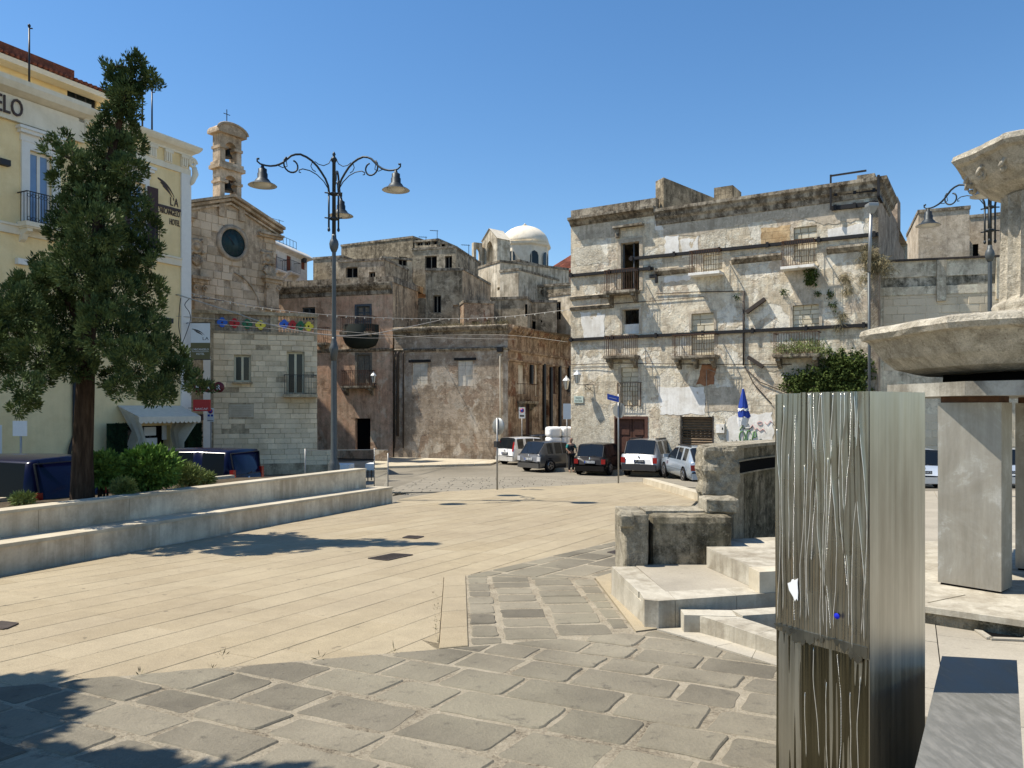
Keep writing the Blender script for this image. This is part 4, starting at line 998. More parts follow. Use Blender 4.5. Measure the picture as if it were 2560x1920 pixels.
MB().quad((0,0,z0),(rt.W,0,z0),(rt.W,5,z1),(1.2,5,z1)).build('roof_slope', M['rooftile'], o)
for i in range(int(rt.W/.16)):
    x = i*.16; f0 = max(0, 1-x/1.2) if False else 0; MB().tube([(x,-.05,z0+.03),(min(rt.W, x+(1.2 if x < 1 else 0)*.5),5,z1+.03)], .06, 5).build('tile_row', M['rooftile'], o)
# roof clutter and walls climbing to the dome
old_house('beige house with tiled ledge in front of the dome', 1178, 82, 1300, 78, 668, 6, M['bg1'])
# dome church
dc = P(1312, 640, 96); dm = thing('dome_church', 'pale domed church with octagonal drum on the skyline', 'church', (dc.x, dc.y, 0))
sc_ = 96/F; Rd = 62*sc_; zdr0 = CZ + (HY-668)*sc_; zdr1 = CZ + (HY-618)*sc_
MB().lathe([(Rd*1.0, zdr0-8), (Rd*1.0, zdr1)], 8, smooth=False, rot=.25).build('drum', M['domewhite'], dm)
MB().lathe([(Rd*1.0, zdr1-.3),(Rd*1.08, zdr1-.1),(Rd*1.1, zdr1+.15),(Rd*.98, zdr1+.2)], 8, smooth=False, rot=.25).build('drum_cornice', M['domewhite'], dm)
pr = [(Rd*.98*math.cos(a), zdr1+.2 + (HY-568-(HY-616))*sc_*math.sin(a)) for a in [i*math.pi/2/10 for i in range(10)]] + [(.12, zdr1+.25+48*sc_), (.3, zdr1+.3+48*sc_), (0, zdr1+.6+48*sc_)]
MB().lathe(pr, 32).build('dome', M['domewhite'], dm)
for a in (-2.15, -1.2, -.6):
    mb = MB(); x, y = Rd*.97*math.cos(a), Rd*.97*math.sin(a); t_ = Vector((-math.sin(a), math.cos(a), 0)); n_ = Vector((math.cos(a), math.sin(a), 0)); c = Vector((x, y, zdr1-1.9))
    pts = [c - t_*.55 + Vector((0,0,-.9)), c + t_*.55 + Vector((0,0,-.9)), c + t_*.55 + Vector((0,0,.3)), c + t_*.4 + Vector((0,0,.75)), c + Vector((0,0,.95)), c - t_*.4 + Vector((0,0,.75)), c - t_*.55 + Vector((0,0,.3))]
    mb.add([p_ + n_*.06 for p_ in pts], [tuple(range(7))]); mb.build('drum_window', M['glass'], dm)
bf = Fac(1205, 90, 1243, 88, 0); bo = bf.thing('belfry', 'slim pale gabled belfry left of the dome', 'belfry')
z0, z1, z2 = bf.uv(1224, 690)[1], bf.uv(1224, 600)[1], bf.uv(1224, 574)[1]; W = bf.W; m = W/2
MB().plate([(0,z0-6),(m-.55,z0-6),(m-.55,z1-.9),(m-.35,z1-.35),(m,z1-.1),(m,z2),(0,z1)], 0, 2).plate([(m+.55,z0-6),(W,z0-6),(W,z1),(m,z2),(m,z1-.1),(m+.35,z1-.35),(m+.55,z1-.9)], 0, 2).build('wall', M['bg3'], bo)
MB().quad((-.1,-.1,z1),(m,-.1,z2+.15),(m,2.1,z2+.15),(-.1,2.1,z1)).quad((m,-.1,z2+.15),(W+.1,-.1,z1),(W+.1,2.1,z1),(m,2.1,z2+.15)).build('roof', M['domewhite'], bo)
wa = Fac(1185, 89, 1206, 89.5, 0); bo2 = wa.thing('arch_wall', 'pale open arch wall attached left of the belfry', 'wall'); za, zb_ = wa.uv(1190, 690)[1], wa.uv(1190, 606)[1]; W = wa.W; m = W/2
MB().plate([(0,za-5),(m-.25,za-5),(m-.25,zb_-.9),(m,zb_-.5),(m,zb_),(0,zb_)], 0, .6).plate([(m+.3,za-5),(W,za-5),(W,zb_),(m,zb_),(m,zb_-.5),(m+.3,zb_-.9)], 0, .6).build('wall', M['bg3'], bo2)
# ================================================================== weathered palazzo on the right
M['pal'] = weather('palazzo_plaster', [(.78,.66,.46), (.86,.76,.58), (.72,.61,.44)], (.17,.125,.08), .42, .4,
    patch=[(.92,.85,.7), (.66,.55,.41), (.9,.82,.66)], pth=(.565,.585), psc=.5, fine=.22, bump=.9, bd=.05, sc=1.1, brick=(.62,.3,.62,.5), grit=.42)
M['palgrey'] = weather('palazzo_grey_cement', [(.56,.48,.36), (.64,.55,.42), (.48,.41,.31)], (.26,.21,.145), .5, .5, fine=.15, bump=.5, sc=1.3)
M['palwhite'] = weather('palazzo_whitewash', [(.86,.83,.76), (.9,.87,.8), (.8,.76,.68)], (.4,.34,.25), .3, .25, patch=[(.55,.45,.31)], pth=(.64,.66), psc=1.1, fine=.08, bump=.4, sc=1.4)
M['palorange'] = weather('palazzo_bare_tufa', [(.62,.42,.22), (.7,.52,.3), (.52,.34,.17)], (.2,.13,.07), .4, .2, fine=.2, bump=.6, brick=(.6,.3,.55,.2))
M['palrust'] = weather('palazzo_rust_patch', [(.3,.13,.06), (.38,.18,.09), (.22,.09,.045)], (.1,.05,.03), .5, .2, fine=.25, bump=.4)
M['pallow'] = weather('palazzo_rough_base', [(.76,.68,.52), (.84,.76,.6), (.64,.56,.42)], (.26,.21,.15), .5, .2, fine=.35, bump=1.0, bd=.06, sc=2.0)
M['tufa'] = stonemat('tufa_infill', [(.62,.54,.38), (.78,.7,.53)], .2, .92, .3)
M['doorbrown'] = plain('red_brown_door_wood', (.1,.042,.026), .7, var=.35, sc=8)
M['rollshut'] = plain('rusty_roller_shutter', (.2,.14,.085), .7, .2, var=.35, sc=5)
af = Fac.at((3.06, 40, -1.55), (.848, -.53)); pa = af.thing('palazzo', 'large weathered three-storey palazzo with rusted balconies and black steel bracing', 'building')
AW = af.uv(2196, 600)[0]; AT = af.uv(2180, 462)[1]
A = {k: af.R(*v) for k, v in dict(u1=(1553,1599,606,728), m1=(1556,1598,773,834), l1=(1553,1596,918,1014), door=(1537,1618,1042,1180), gar=(1704,1781,1042,1180),
    u2=(1757,1806,636,684), m2=(1729,1785,783,888), u3=(1984,2042,566,668), m3=(1982,2048,762,822), sm=(1757,1768,1008,1016)).items()}
for k in ('door', 'gar'): A[k] = (A[k][0], .02, A[k][2], A[k][3])
mb = MB(); mb.wall(0, 0, AW, AT, list(A.values()), 0, .4)
mb.quad((0,13,0),(0,0,0),(0,0,AT),(0,13,AT)).quad((0,.4,AT-.2),(AW,.4,AT-.2),(AW,13,AT-.2),(0,13,AT-.2)); mb.quad((AW,13,0),(0,13,0),(0,13,AT),(AW,13,AT))
mb.build('wall', M['pal'], pa)
# flank along the alley on the right, stepping down
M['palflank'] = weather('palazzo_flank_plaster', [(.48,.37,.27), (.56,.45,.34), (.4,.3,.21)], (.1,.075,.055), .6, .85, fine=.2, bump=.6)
fl = MB(); hole = (1.0, 0, 0, 0)
def fy(y0, y1, z0, z1): fl.quad((AW,y0,z0),(AW,y1,z0),(AW,y1,z1),(AW,y0,z1))
for a, b, h in ((0, 5, AT+.3), (5, 8.5, AT-.1), (8.5, 11, AT-.9), (11, 15, AT-2.2)): fl.box(AW-.35, a, 0, AW, b, h)
fl.build('flank_wall', M['palflank'], pa)
MB().box(AW-.5, 7.4, AT-.3, AW+.02, 8.9, AT+1.2).build('chimney', M['palflank'], pa)
MB().box(AW-.02, 4.4, AT-4.9, AW+.45, 9.0, AT-4.6).build('broken_ledge', M['palflank'], pa)
MB().box(AW-.01, 7.2, AT-7.5, AW+.012, 8.0, AT-5.2).build('flank_opening', M['black'], pa)
# cornice: left part low with parapet, right part deeper
ul = af.uv(1640, 520)[0]; zc = af.uv(1430, 556)[1]
cornice(ul, [(0,zc-.25),(.1,zc-.18),(.2,zc-.05),(.42,zc+.05),(.42,zc+.16),(0,zc+.2)], 'cornice', M['oldparapet'], pa)
MB().box(0, 0.01, zc+.2, ul, .4, af.uv(1430, 526)[1]).build('parapet', M['oldparapet'], pa)
MB().box(0, .02, AT-.05, ul, .42, zc+.19).build('parapet_core', M['palgrey'], pa) if zc+.19 > AT else None
zr = af.uv(1900, 500)[1]; zt_ = af.uv(1900, 484)[1]
mb = MB(); pr_ = [(0,AT-.55),(.06,AT-.5),(.1,AT-.3),(.22,AT-.18),(.26,AT-.02),(.36,AT+.08),(.36,AT+.22),(0,AT+.26)]
cornice(AW, pr_, 'cornice', M['oldparapet'], pa, x0=ul+.02, ret=4)
# roof walls
def rwl(px, d): q = Vector(((px-CX)/F*d, d)) - Vector((af.o.x, af.o.y)); return (q.x*af.u.x + q.y*af.u.y, -q.x*af.u.y + q.y*af.u.x)
zw = af.uv(1650, 442)[1]; q_ = [rwl(1639, 38.3), rwl(1659, 37.6), rwl(1792, 41.2), rwl(1772, 41.9)]
MB().prism(q_, AT-.5, lambda x, y: zw + (.03 if x < 6 else -.05)).build('roof_wall', M['bg2'], pa)
x0 = af.uv(1785, 480, 2)[0]; x1 = af.uv(1832, 480, 2)[0]; zw2 = af.uv(1810, 466, 2)[1]
MB().box(x0, 2, AT-.3, x1, 3.5, zw2).build('chimney', M['bg2'], pa)
x0 = af.uv(2142, 445)[0]; MB().box(x0, .05, AT+.25, AW-.15, .8, AT+.5).build('parapet_stub', M['oldparapet'], pa)
# plaster patches of their own
def patch(px, mat, th=.012, seed=0):
    rnd = random.Random(seed); pts = [af.uv(x, y) for x, y in px]; out = []
    for i in range(len(pts)):
        a = Vector(pts[i]); b = Vector(pts[(i+1) % len(pts)]); n = max(2, int((b-a).length/.16)); nn = Vector((-(b-a).y, (b-a).x)).normalized()
        for k in range(n): out.append(tuple(a.lerp(b, k/n) + nn*rnd.uniform(-.05,.05) * (1 if (b-a).length > .3 else .3)))
    MB().plate(out[::-1], -th, 0).build('plaster_patch', mat, pa)
for i, (px, m) in enumerate((
    ([(1645,968),(1760,968),(1762,1035),(1650,1036)], 'palwhite'), ([(1822,1042),(1930,1030),(1935,1110),(1815,1112)], 'palwhite'), ([(1765,968),(1850,968),(1852,1028),(1765,1030)], 'palgrey'),
    ([(1455,560),(1545,546),(1545,592),(1440,600)], 'palgrey'), ([(1650,535),(1750,518),(1880,500),(1975,488),(1975,545),(1880,556),(1740,590),(1660,588)], 'palgrey'), ([(1990,490),(2150,470),(2160,552),(2060,560),(1995,540)], 'palgrey'),
    ([(1902,572),(1975,562),(1975,608),(1905,618)], 'palorange'), ([(1665,560),(1695,555),(1700,640),(1662,640)], 'palwhite'), ([(1750,575),(1815,565),(1815,625),(1752,628)], 'pallow'), ([(1450,780),(1512,785),(1510,845),(1460,845)], 'palwhite'),
    ([(1755,912),(1790,912),(1785,962),(1742,962)], 'palrust'), ([(1955,650),(2000,655),(2050,760),(1990,755)], 'palgrey'), ([(1430,1000),(1520,1010),(1530,1120),(1430,1120)], 'pallow'), ([(1650,1040),(1700,1045),(1700,1150),(1648,1150)], 'pallow'),
    ([(1660,692),(1730,688),(1725,700),(1660,706)], 'palwhite'), ([(1640,560),(1670,552),(1668,572),(1640,576)], 'palwhite'), ([(1990,880),(1950,905),(1900,900),(1905,930),(1990,925)], 'pallow'), ([(1785,1040),(1812,1045),(1812,1150),(1785,1150)], 'pallow'),
    ([(1435,620),(1500,610),(1520,655),(1440,665)], 'pallow'), ([(1700,600),(1745,590),(1748,640),(1705,645)], 'palwhite'), ([(2070,575),(2160,560),(2160,590),(2070,605)], 'palwhite'))): patch(px, M[m], .008+.0017*(i % 6), i)
# string courses
for y0, y1 in ((746, 700), (772, 728)):
    z = af.uv(1430, y0)[1]
    cornice(A['u1'][0]-.4, [(0,z-.12),(.1,z-.08),(.16,z+.05),(.04,z+.12),(0,z+.12)], 'string_course', M['oldparapet'], pa)
for (x0_, x1_, y) in ((1640,1735,676), (1830,1955,645), (2068,2170,620)):
    a, b = af.uv(x0_, y)[0], af.uv(x1_, y)[0]; z = af.uv((x0_+x1_)/2, y)[1]; cornice(b, [(0,z-.2),(.1,z-.14),(.22,z),(.2,z+.1),(0,z+.14)], 'broken_string_course', M['oldparapet'], pa, x0=a)
# openings
a, b, c, d = A['u1']; MB().box(a-.18,-.05,b,a,.02,d+.2).box(c,-.05,b,c+.18,.02,d+.2).box(a,-.05,d,c,.02,d+.2).build('door_surround', M['palgrey'], pa)
MB().box(a-.35,-.32,d+.75,c+.25,0,d+.85).box(a-.25,-.2,d+.3,a-.05,0,d+.75).build('hood', M['oldparapet'], pa)
MB().box(a+.02,.2,b,a+.08,.26,d).box(c-.42,.2,b,c-.36,.26,d).build('door_frame', M['shutblue'], pa)
a, b, c, d = A['m1']; MB().box(a,.25,b,c,.38,b+.5).build('low_infill', M['palwhite'], pa); MB().box(a-.12,-.03,b,a,.02,d+.1).box(c,-.03,b,c+.12,.02,d+.1).box(a,-.03,d,c,.02,d+.1).build('window_surround', M['palgrey'], pa)
def blocked(k, nz, seed, nx=2, dep=.12, m='tufa'):
    a, b, c, d = A[k]; rnd = random.Random(seed); q = MB().box(a, dep+.05, b, c, dep+.15, d).build('blocking', M['pallow'], pa); me = unit_block(M[m])
    for i in range(nz):
        z0 = b + (d-b)*i/nz; h = (d-b)/nz; sp_ = [0, rnd.uniform(.35,.65), 1] if nx == 2 else [0, rnd.uniform(.25,.4), rnd.uniform(.6,.75), 1]
        for j in range(len(sp_)-1):
            o = link('block', me, pa); o.location = (a+(c-a)*sp_[j]+.008, dep, z0+.008); o.scale = ((c-a)*(sp_[j+1]-sp_[j])-.016, .2, h-.016)
blocked('l1', 8, 1); blocked('u2', 4, 2, 2, .1); blocked('m2', 7, 3, 2, .1); blocked('u3', 7, 4, 3, .1); blocked('m3', 5, 5, 3, .1)
a, b, c, d = A['m2']; MB().box(a-.12,-.04,b+1.2,a,.02,d+.12).box(c,-.04,b+1.2,c+.12,.02,d+.12).box(a,-.04,d,c,.02,d+.12).build('window_surround', M['palgrey'], pa)
a, b, c, d = A['m3']; MB().box(a-.12,-.04,b,a,.02,d+.12).box(c,-.04,b,c+.12,.02,d+.12).box(a,-.04,d,c,.02,d+.12).build('window_surround', M['palgrey'], pa)
a, b, c, d = A['l1']; railing(MB(), a-.15, c+.15, -.12, b-.05, b+1.15, 9).build('window_railing', M['rust'], pa)
MB().box(a-.14,-.05,b,a,.05,d).box(c,-.05,b,c+.14,.05,d).build('window_surround', M['palgrey'], pa)
# brown door, one leaf ajar
a, b, c, d = A['door']
for x0, x1 in ((a+.04, (a+c)/2-.02), ((a+c)/2+.02, c-.12)):
    l = MB().box(x0, .16, b, x1, .24, d-.1).build('door_leaf', M['doorbrown'], pa); w_ = x1-x0; H = d-b
    for z0, z1 in ((.05,.3),(.35,.62),(.67,.93)): MB().box(x0+.12, .13, b+H*z0, x1-.12, .16, b+H*z1).build('door_panel', M['doorbrown'], l)
MB().box(a-.02,-.03,b,a+.04,.2,d+.03).box(c-.12,-.03,b,c+.04,.2,d+.03).box(a+.04,-.03,d-.1,c-.12,.2,d+.03).build('door_frame', M['doorbrown'], pa)
text(pa, 'Z', (a+c)/2-.05, d+.38, .3, M['iron'], -.02, ext=.004, name='painted_mark')
# roller shutter
a, b, c, d = A['gar']; n = 22; sh_ = MB()
for i in range(n):
    z0 = b + (d-b)*i/n; z1 = b + (d-b)*(i+1)/n; zm = (z0+z1)/2
    l = MB(); l.add([(a,.24,z0),(c,.24,z0),(c,.19,zm),(a,.19,zm),(c,.24,z1-.012),(a,.24,z1-.012)], [(0,1,2,3),(3,2,4,5)]); o = l.build('shutter_slat', M['rollshut'], pa)
    if i in (14, 15, 16):
        for k in range(7): x = a + (c-a)*(k+.5)/7; MB().box(x-.09, .186, zm-.02, x+.09, .2, zm+.02).build('shutter_slot', M['black'], o)
MB().box(a-.06,-.03,b,a,.26,d+.05).box(c,-.03,b,c+.06,.26,d+.05).build('shutter_rail', M['rust2'], pa)
a, b, c, d = A['sm']; MB().box(a-.05,.1,b-.05,c+.05,.12,d+.05).build('vent', M['black'], pa)
# balconies
for (x0, x1, y, h, nb, corb, seed, m) in ((1521,1612,729,1.05,12,2,1,'oldparapet'), (1521,1611,890,1.0,14,2,2,'oldparapet'), (1731,1822,684,1.05,12,0,3,'palwhite'), (1688,1812,890,1.0,17,3,4,'oldparapet'), (1958,2058,668,1.12,14,0,5,'palwhite'), (1938,2070,886,.95,17,2,6,'oldparapet')):
    a, b = af.uv(x0, y)[0], af.uv(x1, y)[0]; z = af.uv((x0+x1)/2, y)[1]
    balcony(pa, a+.08, b-.3, z, .62, M[m], M['rust'], h, nb, .12, corb)
# black steel braces bolted to the front
def beam(px0, py0, px1, py1, h=.14, pr=.14, name='steel_beam'):
    a, z0 = af.uv(px0, py0); b, z1 = af.uv(px1, py1); MB().bar((a, -pr/2-.005, z0), (b, -pr/2-.005, z1), pr, h).build(name, M['beam'], pa)
    k = max(2, int((b-a)/2.2))
    for i in range(k+1): x = a + .15 + (b-a-.3)*i/k; z = z0 + (z1-z0)*(x-a)/(b-a); MB().box(x-.06, -pr-.06, z-.12, x+.06, -pr-.008, z+.12).build('beam_plate', M['beam'], pa)
beam(1425, 690, 1634, 671); beam(1575, 648, 2196, 586); beam(1425, 850, 2170, 813); beam(2082, 486, 2196, 474, .16); beam(2080, 522, 2196, 509, .18)
for (p0, p1, w_) in (((1868,782),(1915,748),.2), ((1872,893),(1910,918),.2)):
    a = af.uv(*p0); b = af.uv(*p1); MB().bar((a[0],-.14,a[1]), (b[0],-.14,b[1]), .16, w_, (0,1,0)).build('timber_brace', M['rust2'], pa)
u, z = af.uv(1640, 690); MB().box(u-.3,-.12,z-.08,u,-.01,z+.08).box(u,-.14,z-.35,u+.1,-.01,z+.35).build('anchor_plate', M['beam'], pa)
z1 = AT+1.1; u = af.uv(2080, 470)[0]; MB().bar((u,-.3,AT-.9),(u,-.3,AT+.6),.07,.07).bar((u,-.3,AT+.55),(u+1.4,-.3,AT+.55),.07,.07).build('scaffold_bracket', M['beam'], pa)
MB().bar((AW+.05,-.4,AT-.6),(AW+.05,.7,AT-.6),.12,.12).bar((AW+.05,-.4,AT-.6),(AW+.05,-.4,AT+.25),.1,.1).bar((AW+.05,-.4,AT+.25),(AW+.05,.7,AT-.6),.08,.08).build('corner_bracket', M['beam'], pa)
# pipes and cables on the wall
u = af.uv(1860, 800)[0]; MB().tube([(u,-.07,af.uv(1860,728)[1]),(u,-.07,af.uv(1860,914)[1])], .045, 6).build('rain_pipe', M['rust2'], pa)
for pts, r_ in (([(1427,912),(1550,908),(1750,911),(1980,911)], .018), ([(1640,735),(1750,730),(1860,728)], .02), ([(1427,768),(1530,760),(1640,752),(1760,742)], .015), ([(1862,915),(1885,960),(1930,1010)], .02), ([(1862,918),(1900,955),(1975,985)], .02), ([(1767,925),(1767,1030),(1772,1034)], .014), ([(1770,923),(1800,935),(1832,928)], .012), ([(1430,920),(1490,918),(1550,925)], .012)):
    P3 = [(af.uv(x,y)[0], -.05, af.uv(x,y)[1]) for x, y in pts]; MB().tube(P3, r_, 5).build('wall_cable', M['rust2'] if r_ > .014 else M['palgrey'], pa)
# graffiti
M['graf_green'] = plain('green_spray_paint', (.1,.22,.08), .7); M['graf_pink'] = plain('faded_pink_spray', (.5,.25,.25), .8); M['graf_dark'] = plain('dark_spray', (.06,.08,.07), .8)
def scrawl(pts, r_, m):
    MB().tube([(af.uv(x,y)[0], -.028, af.uv(x,y)[1]) for x, y in pts], r_, 4).build('graffiti', M[m], pa)
def loop(cx, cy, rx, ry, a0=0, a1=6.3, n=12): return [(cx+rx*math.cos(a0+(a1-a0)*i/n), cy+ry*math.sin(a0+(a1-a0)*i/n)) for i in range(n+1)]
scrawl(loop(1856,1092,7,14), .03, 'graf_green'); scrawl(loop(1872,1090,5,14,.6,5.6), .03, 'graf_green'); scrawl([(1880,1105),(1884,1080),(1889,1078),(1891,1092),(1884,1094)], .03, 'graf_green')
scrawl([(1850,1075),(1856,1066),(1862,1070)], .025, 'graf_green'); scrawl(loop(1868,1066,13,6,0,5), .02, 'graf_dark')
scrawl([(1830,1100),(1836,1112),(1842,1100),(1848,1112),(1854,1106)], .02, 'graf_dark'); scrawl([(1895,1102),(1903,1098),(1910,1104)], .03, 'graf_dark')
scrawl([(1872,1076),(1882,1062),(1888,1074),(1893,1070),(1900,1078),(1908,1072),(1914,1080)], .015, 'graf_pink'); scrawl(loop(1900,1058,6,4), .012, 'graf_pink'); scrawl([(1912,1055),(1918,1062),(1926,1052),(1932,1058)], .012, 'graf_pink')
# meter cabinet
u0, z0 = af.uv(1791, 1082); u1, z1 = af.uv(1812, 1060)
mc = MB().box(u0, -.12, z0, u1, -.01, z1).build('meter_cabinet', M['palwhite'], pa); MB().box(u1-.1,-.13,(z0+z1)/2-.05,u1-.05,-.121,(z0+z1)/2+.05).build('lock', M['black'], mc)
# street name plaque
M['plaque'] = plain('pale_green_marble', (.55,.62,.54), .5, var=.08); M['plaqtext'] = plain('plaque_letters', (.06,.12,.1), .6)
u0, z0 = af.uv(1436, 1007); u1, z1 = af.uv(1459, 990); pq = MB().box(u0,-.05,z0,u1,-.012,z1).build('street_plaque', M['plaque'], pa)
text(pq, 'PIAZZA', (u0+u1)/2, (z0+z1)/2+.02, .15, M['plaqtext'], -.052, 'CENTER', .002, fit=(u1-u0)*.62); text(pq, 'FONTANA', (u0+u1)/2, (z0+z1)/2-.13, .15, M['plaqtext'], -.052, 'CENTER', .002, fit=(u1-u0)*.8)
# pavement in front
mb = MB(); mb.prism([(-.5,-1.1),(AW+6,-1.1),(AW+6,0),(-.5,0)], -.25, .13); sd_ = mb.build('pavement', M['sett'], None); tag(sd_, kind='structure'); sd_.location = af.o; sd_.rotation_euler = (0,0,af.rz)

# ================================================================== high garden wall and houses right of the palazzo
M['rwall'] = weather('mouldy_render', [(.7,.61,.45), (.78,.69,.52), (.6,.52,.38)], (.07,.058,.04), .5, .5, fine=.15, bump=.4)
M['rband'] = weather('blackened_band', [(.4,.37,.28), (.56,.51,.4), (.2,.18,.13)], (.03,.03,.02), .9, .9, fine=.2, bump=.4, sc=1.5)
M['rstone'] = stonemat('wall_stone', [(.56,.47,.33), (.72,.62,.45)], .25, .92, .35, tint=(.62,.53,.39))
wf = Fac(2196, 33.0, 2720, 31.0, -1.5); gw = wf.thing('garden_wall', 'high panelled stone wall behind the fountain with mouldy bands', 'wall')
WH = wf.uv(2210, 656)[1]; WW = wf.W + 14; zb1, zb2, zb3 = wf.uv(2300, 692)[1], wf.uv(2300, 716)[1], wf.uv(2300, 737)[1]
MB().box(0, 0, 0, WW, .5, zb3).build('wall', M['rwall'], gw)
MB().box(0, -.02, zb1, WW, .5, WH).build('upper_band', M['rwall'], gw); MB().box(0, .02, zb2, WW, .5, zb1).build('black_band', M['rband'], gw); MB().box(0, -.04, zb3, WW, .5, zb2).build('ledge_band', M['rwall'], gw)
MB().box(-.1, -.12, WH, WW, .6, WH+.08).build('coping', M['rust2'], gw)
for px in (2189, 2352, 2500): u = wf.uv(px, 700)[0]; MB().box(u-.17, -.14, zb3-.3 if px > 2200 else 0, u+.17, -.0, WH-.02).build('pilaster', M['rwall'], gw)
ashlar(gw, .2, zb3-3.2, 9.5, zb3-.02, .33, (.4,.85), M['rstone'], rnd=random.Random(8), proud=.015, cap=200); ashlar(gw, 1.0, 1.2, 9.5, 2.9, .33, (.4,.85), M['rstone'], rnd=random.Random(9), proud=.015, cap=90)
M['bgr'] = weather('brown_grey_render', [(.52,.42,.3), (.6,.5,.37), (.45,.36,.25)], (.15,.11,.075), .5, .5, fine=.2, bump=.4)
f, o, H, W = old_house('plain brown-grey rendered house block behind the garden wall', 2296, 46, 2424, 45, 527, 7, M['bgr'], group='houses behind the garden wall', roofm=M['bgr'])
f, o, H, W = old_house('darker house block at right behind the second lamp post', 2424, 49, 2640, 47, 540, 7, M['bgr'], [(2432, 2446, 610, 645)], group='houses behind the garden wall')
# wide unseen-side row that closes the square to the right
# ================================================================== fountain group on the right
M['fstone'] = weather('fountain_limestone', [(.58,.53,.42), (.66,.6,.48), (.5,.45,.35)], (.15,.12,.08), .45, .25, fine=.35, bump=1.0, bd=.03, sc=3.0)
M['fstep'] = weather('pale_step_stone', [(.44,.4,.32), (.5,.46,.37), (.4,.36,.28)], (.16,.13,.09), .35, .45, fine=.12, bump=.25, sc=2.2, rough=.75)
M['ftile'] = stonemat('pale_terrace_slab', [(.36,.32,.25), (.43,.39,.31)], .2, .8, .25, 1.0, .2)
M['concrete'] = weather('bare_concrete', [(.36,.34,.29), (.44,.42,.36), (.3,.28,.235)], (.1,.085,.06), .5, .5, fine=.12, bump=.3, sc=2.0, rough=.8)
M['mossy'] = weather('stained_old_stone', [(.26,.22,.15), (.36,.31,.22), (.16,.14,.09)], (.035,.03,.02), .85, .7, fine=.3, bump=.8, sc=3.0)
t = T('dull_steel_sheet', .5, .5, .55); v = t.tc(); n1 = t.noise(t.map(v, (14, 14, 1.5)), 1.0, 7, .7); n2 = t.noise(v, 2.2, 9, .7, .5); n3 = t.noise(v, 9, 8, .75)
k = t.mix(t.ramp(n2, [(.4, 0.0), (.6, 1.0)]), (.33,.3,.245), (.4,.375,.32)); k = t.mix(t.math('MULTIPLY', t.ramp(n2, [(.52, 0.0), (.56, 1.0)]), t.ramp(n3, [(.46, 0.0), (.62, 1.0)])), k, (.5,.48,.43))
k = t.mix(1.0, k, t.ramp(n1, [(.3, .8), (.7, 1.08)]), 'MULTIPLY'); M['piersteel'] = t.col(k)
FC = Vector((5.35, 7.6)); ZP = -.04
fo = thing('fountain', 'old stone fountain with octagonal basin and fluted column at the right edge', 'fountain', (FC.x, FC.y, 0))
def octo(prof, name, mat, n=8, rot=.0, par=fo, seed=0, smooth=False, amp=.012):
    """octagonal turned block, edges subdivided and nibbled"""
    rnd = random.Random(seed); mb = MB(); vs = []; per = 6; N_ = n*per
    for r, h in prof:
        for k in range(n):
            a0, a1 = 2*math.pi*k/n + rot, 2*math.pi*(k+1)/n + rot
            for j in range(per):
                f = j/per; x = r*((1-f)*math.cos(a0)+f*math.cos(a1)); y = r*((1-f)*math.sin(a0)+f*math.sin(a1))
                q = Vector((x, y, h)); d_ = mnoise.noise(q*4+Vector((seed,0,0)))*amp + mnoise.noise(q*14)*amp*.5
                vs.append((x*(1+d_), y*(1+d_), h + d_*.6))
    K = len(prof); fs = [(i*N_+j, i*N_+(j+1)%N_, (i+1)*N_+(j+1)%N_, (i+1)*N_+j) for i in range(K-1) for j in range(N_)] + [tuple(reversed(range(N_))), tuple(range((K-1)*N_, K*N_))]
    mb.add(vs, fs, smooth); return mb.build(name, mat, par)
R0 = 1.70; rot0 = math.pi/8 + .12
octo([(.95,1.965),(1.25,1.975),(1.42,2.02),(1.55,2.13),(1.64,2.25),(1.69,2.31),(1.75,2.33),(1.78,2.38),(1.76,2.43),(1.69,2.455),(1.62,2.43),(1.5,2.33),(.9,2.25)], 'basin', M['fstone'], rot=rot0, seed=1)
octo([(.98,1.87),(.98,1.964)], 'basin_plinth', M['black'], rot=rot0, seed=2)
octo([(1.5,1.74),(1.5,1.868)], 'support_slab', M['concrete'], rot=rot0, seed=3, amp=.004)
octo([(.74,2.2),(.74,2.42),(.72,2.45),(.68,2.455)], 'column_foot', M['fstone'], rot=rot0, seed=6)
# column base mouldings, fluted shaft
MB().lathe([(.58,2.45),(.6,2.5),(.58,2.56),(.52,2.58),(.51,2.61),(.525,2.64),(.51,2.67),(.47,2.69)], 40).build('column_base', M['fstone'], fo)
mb = MB(); nf = 18; per = 8; N_ = nf*per; vs = []
for i, z in enumerate([2.69, 2.74, 2.8, 3.1, 3.6, 3.7, 3.74]):
    for j in range(N_):
        a = 2*math.pi*j/N_; g_ = abs(math.sin(math.pi*(j % per)/per)); dpt = .075*g_**.7 if 0 < i < 5 else (.02*g_ if i in (0, 5) else 0); r_ = .465 - .004*i - dpt
        vs.append((r_*math.cos(a), r_*math.sin(a), z))
mb.add(vs, [(i*N_+j, i*N_+(j+1)%N_, (i+1)*N_+(j+1)%N_, (i+1)*N_+j) for i in range(6) for j in range(N_)]); mb.build('column_shaft', M['fstone'], fo)
octo([(.42,3.72),(.48,3.76),(.6,3.82),(.72,3.93),(.79,4.03),(.82,4.07),(.87,4.09),(.9,4.13),(.88,4.18),(.82,4.2),(.7,4.14),(.4,4.12)], 'upper_bowl', M['fstone'], rot=rot0, seed=4, amp=.025)
mb = MB()                                                # carved swirls under the upper bowl
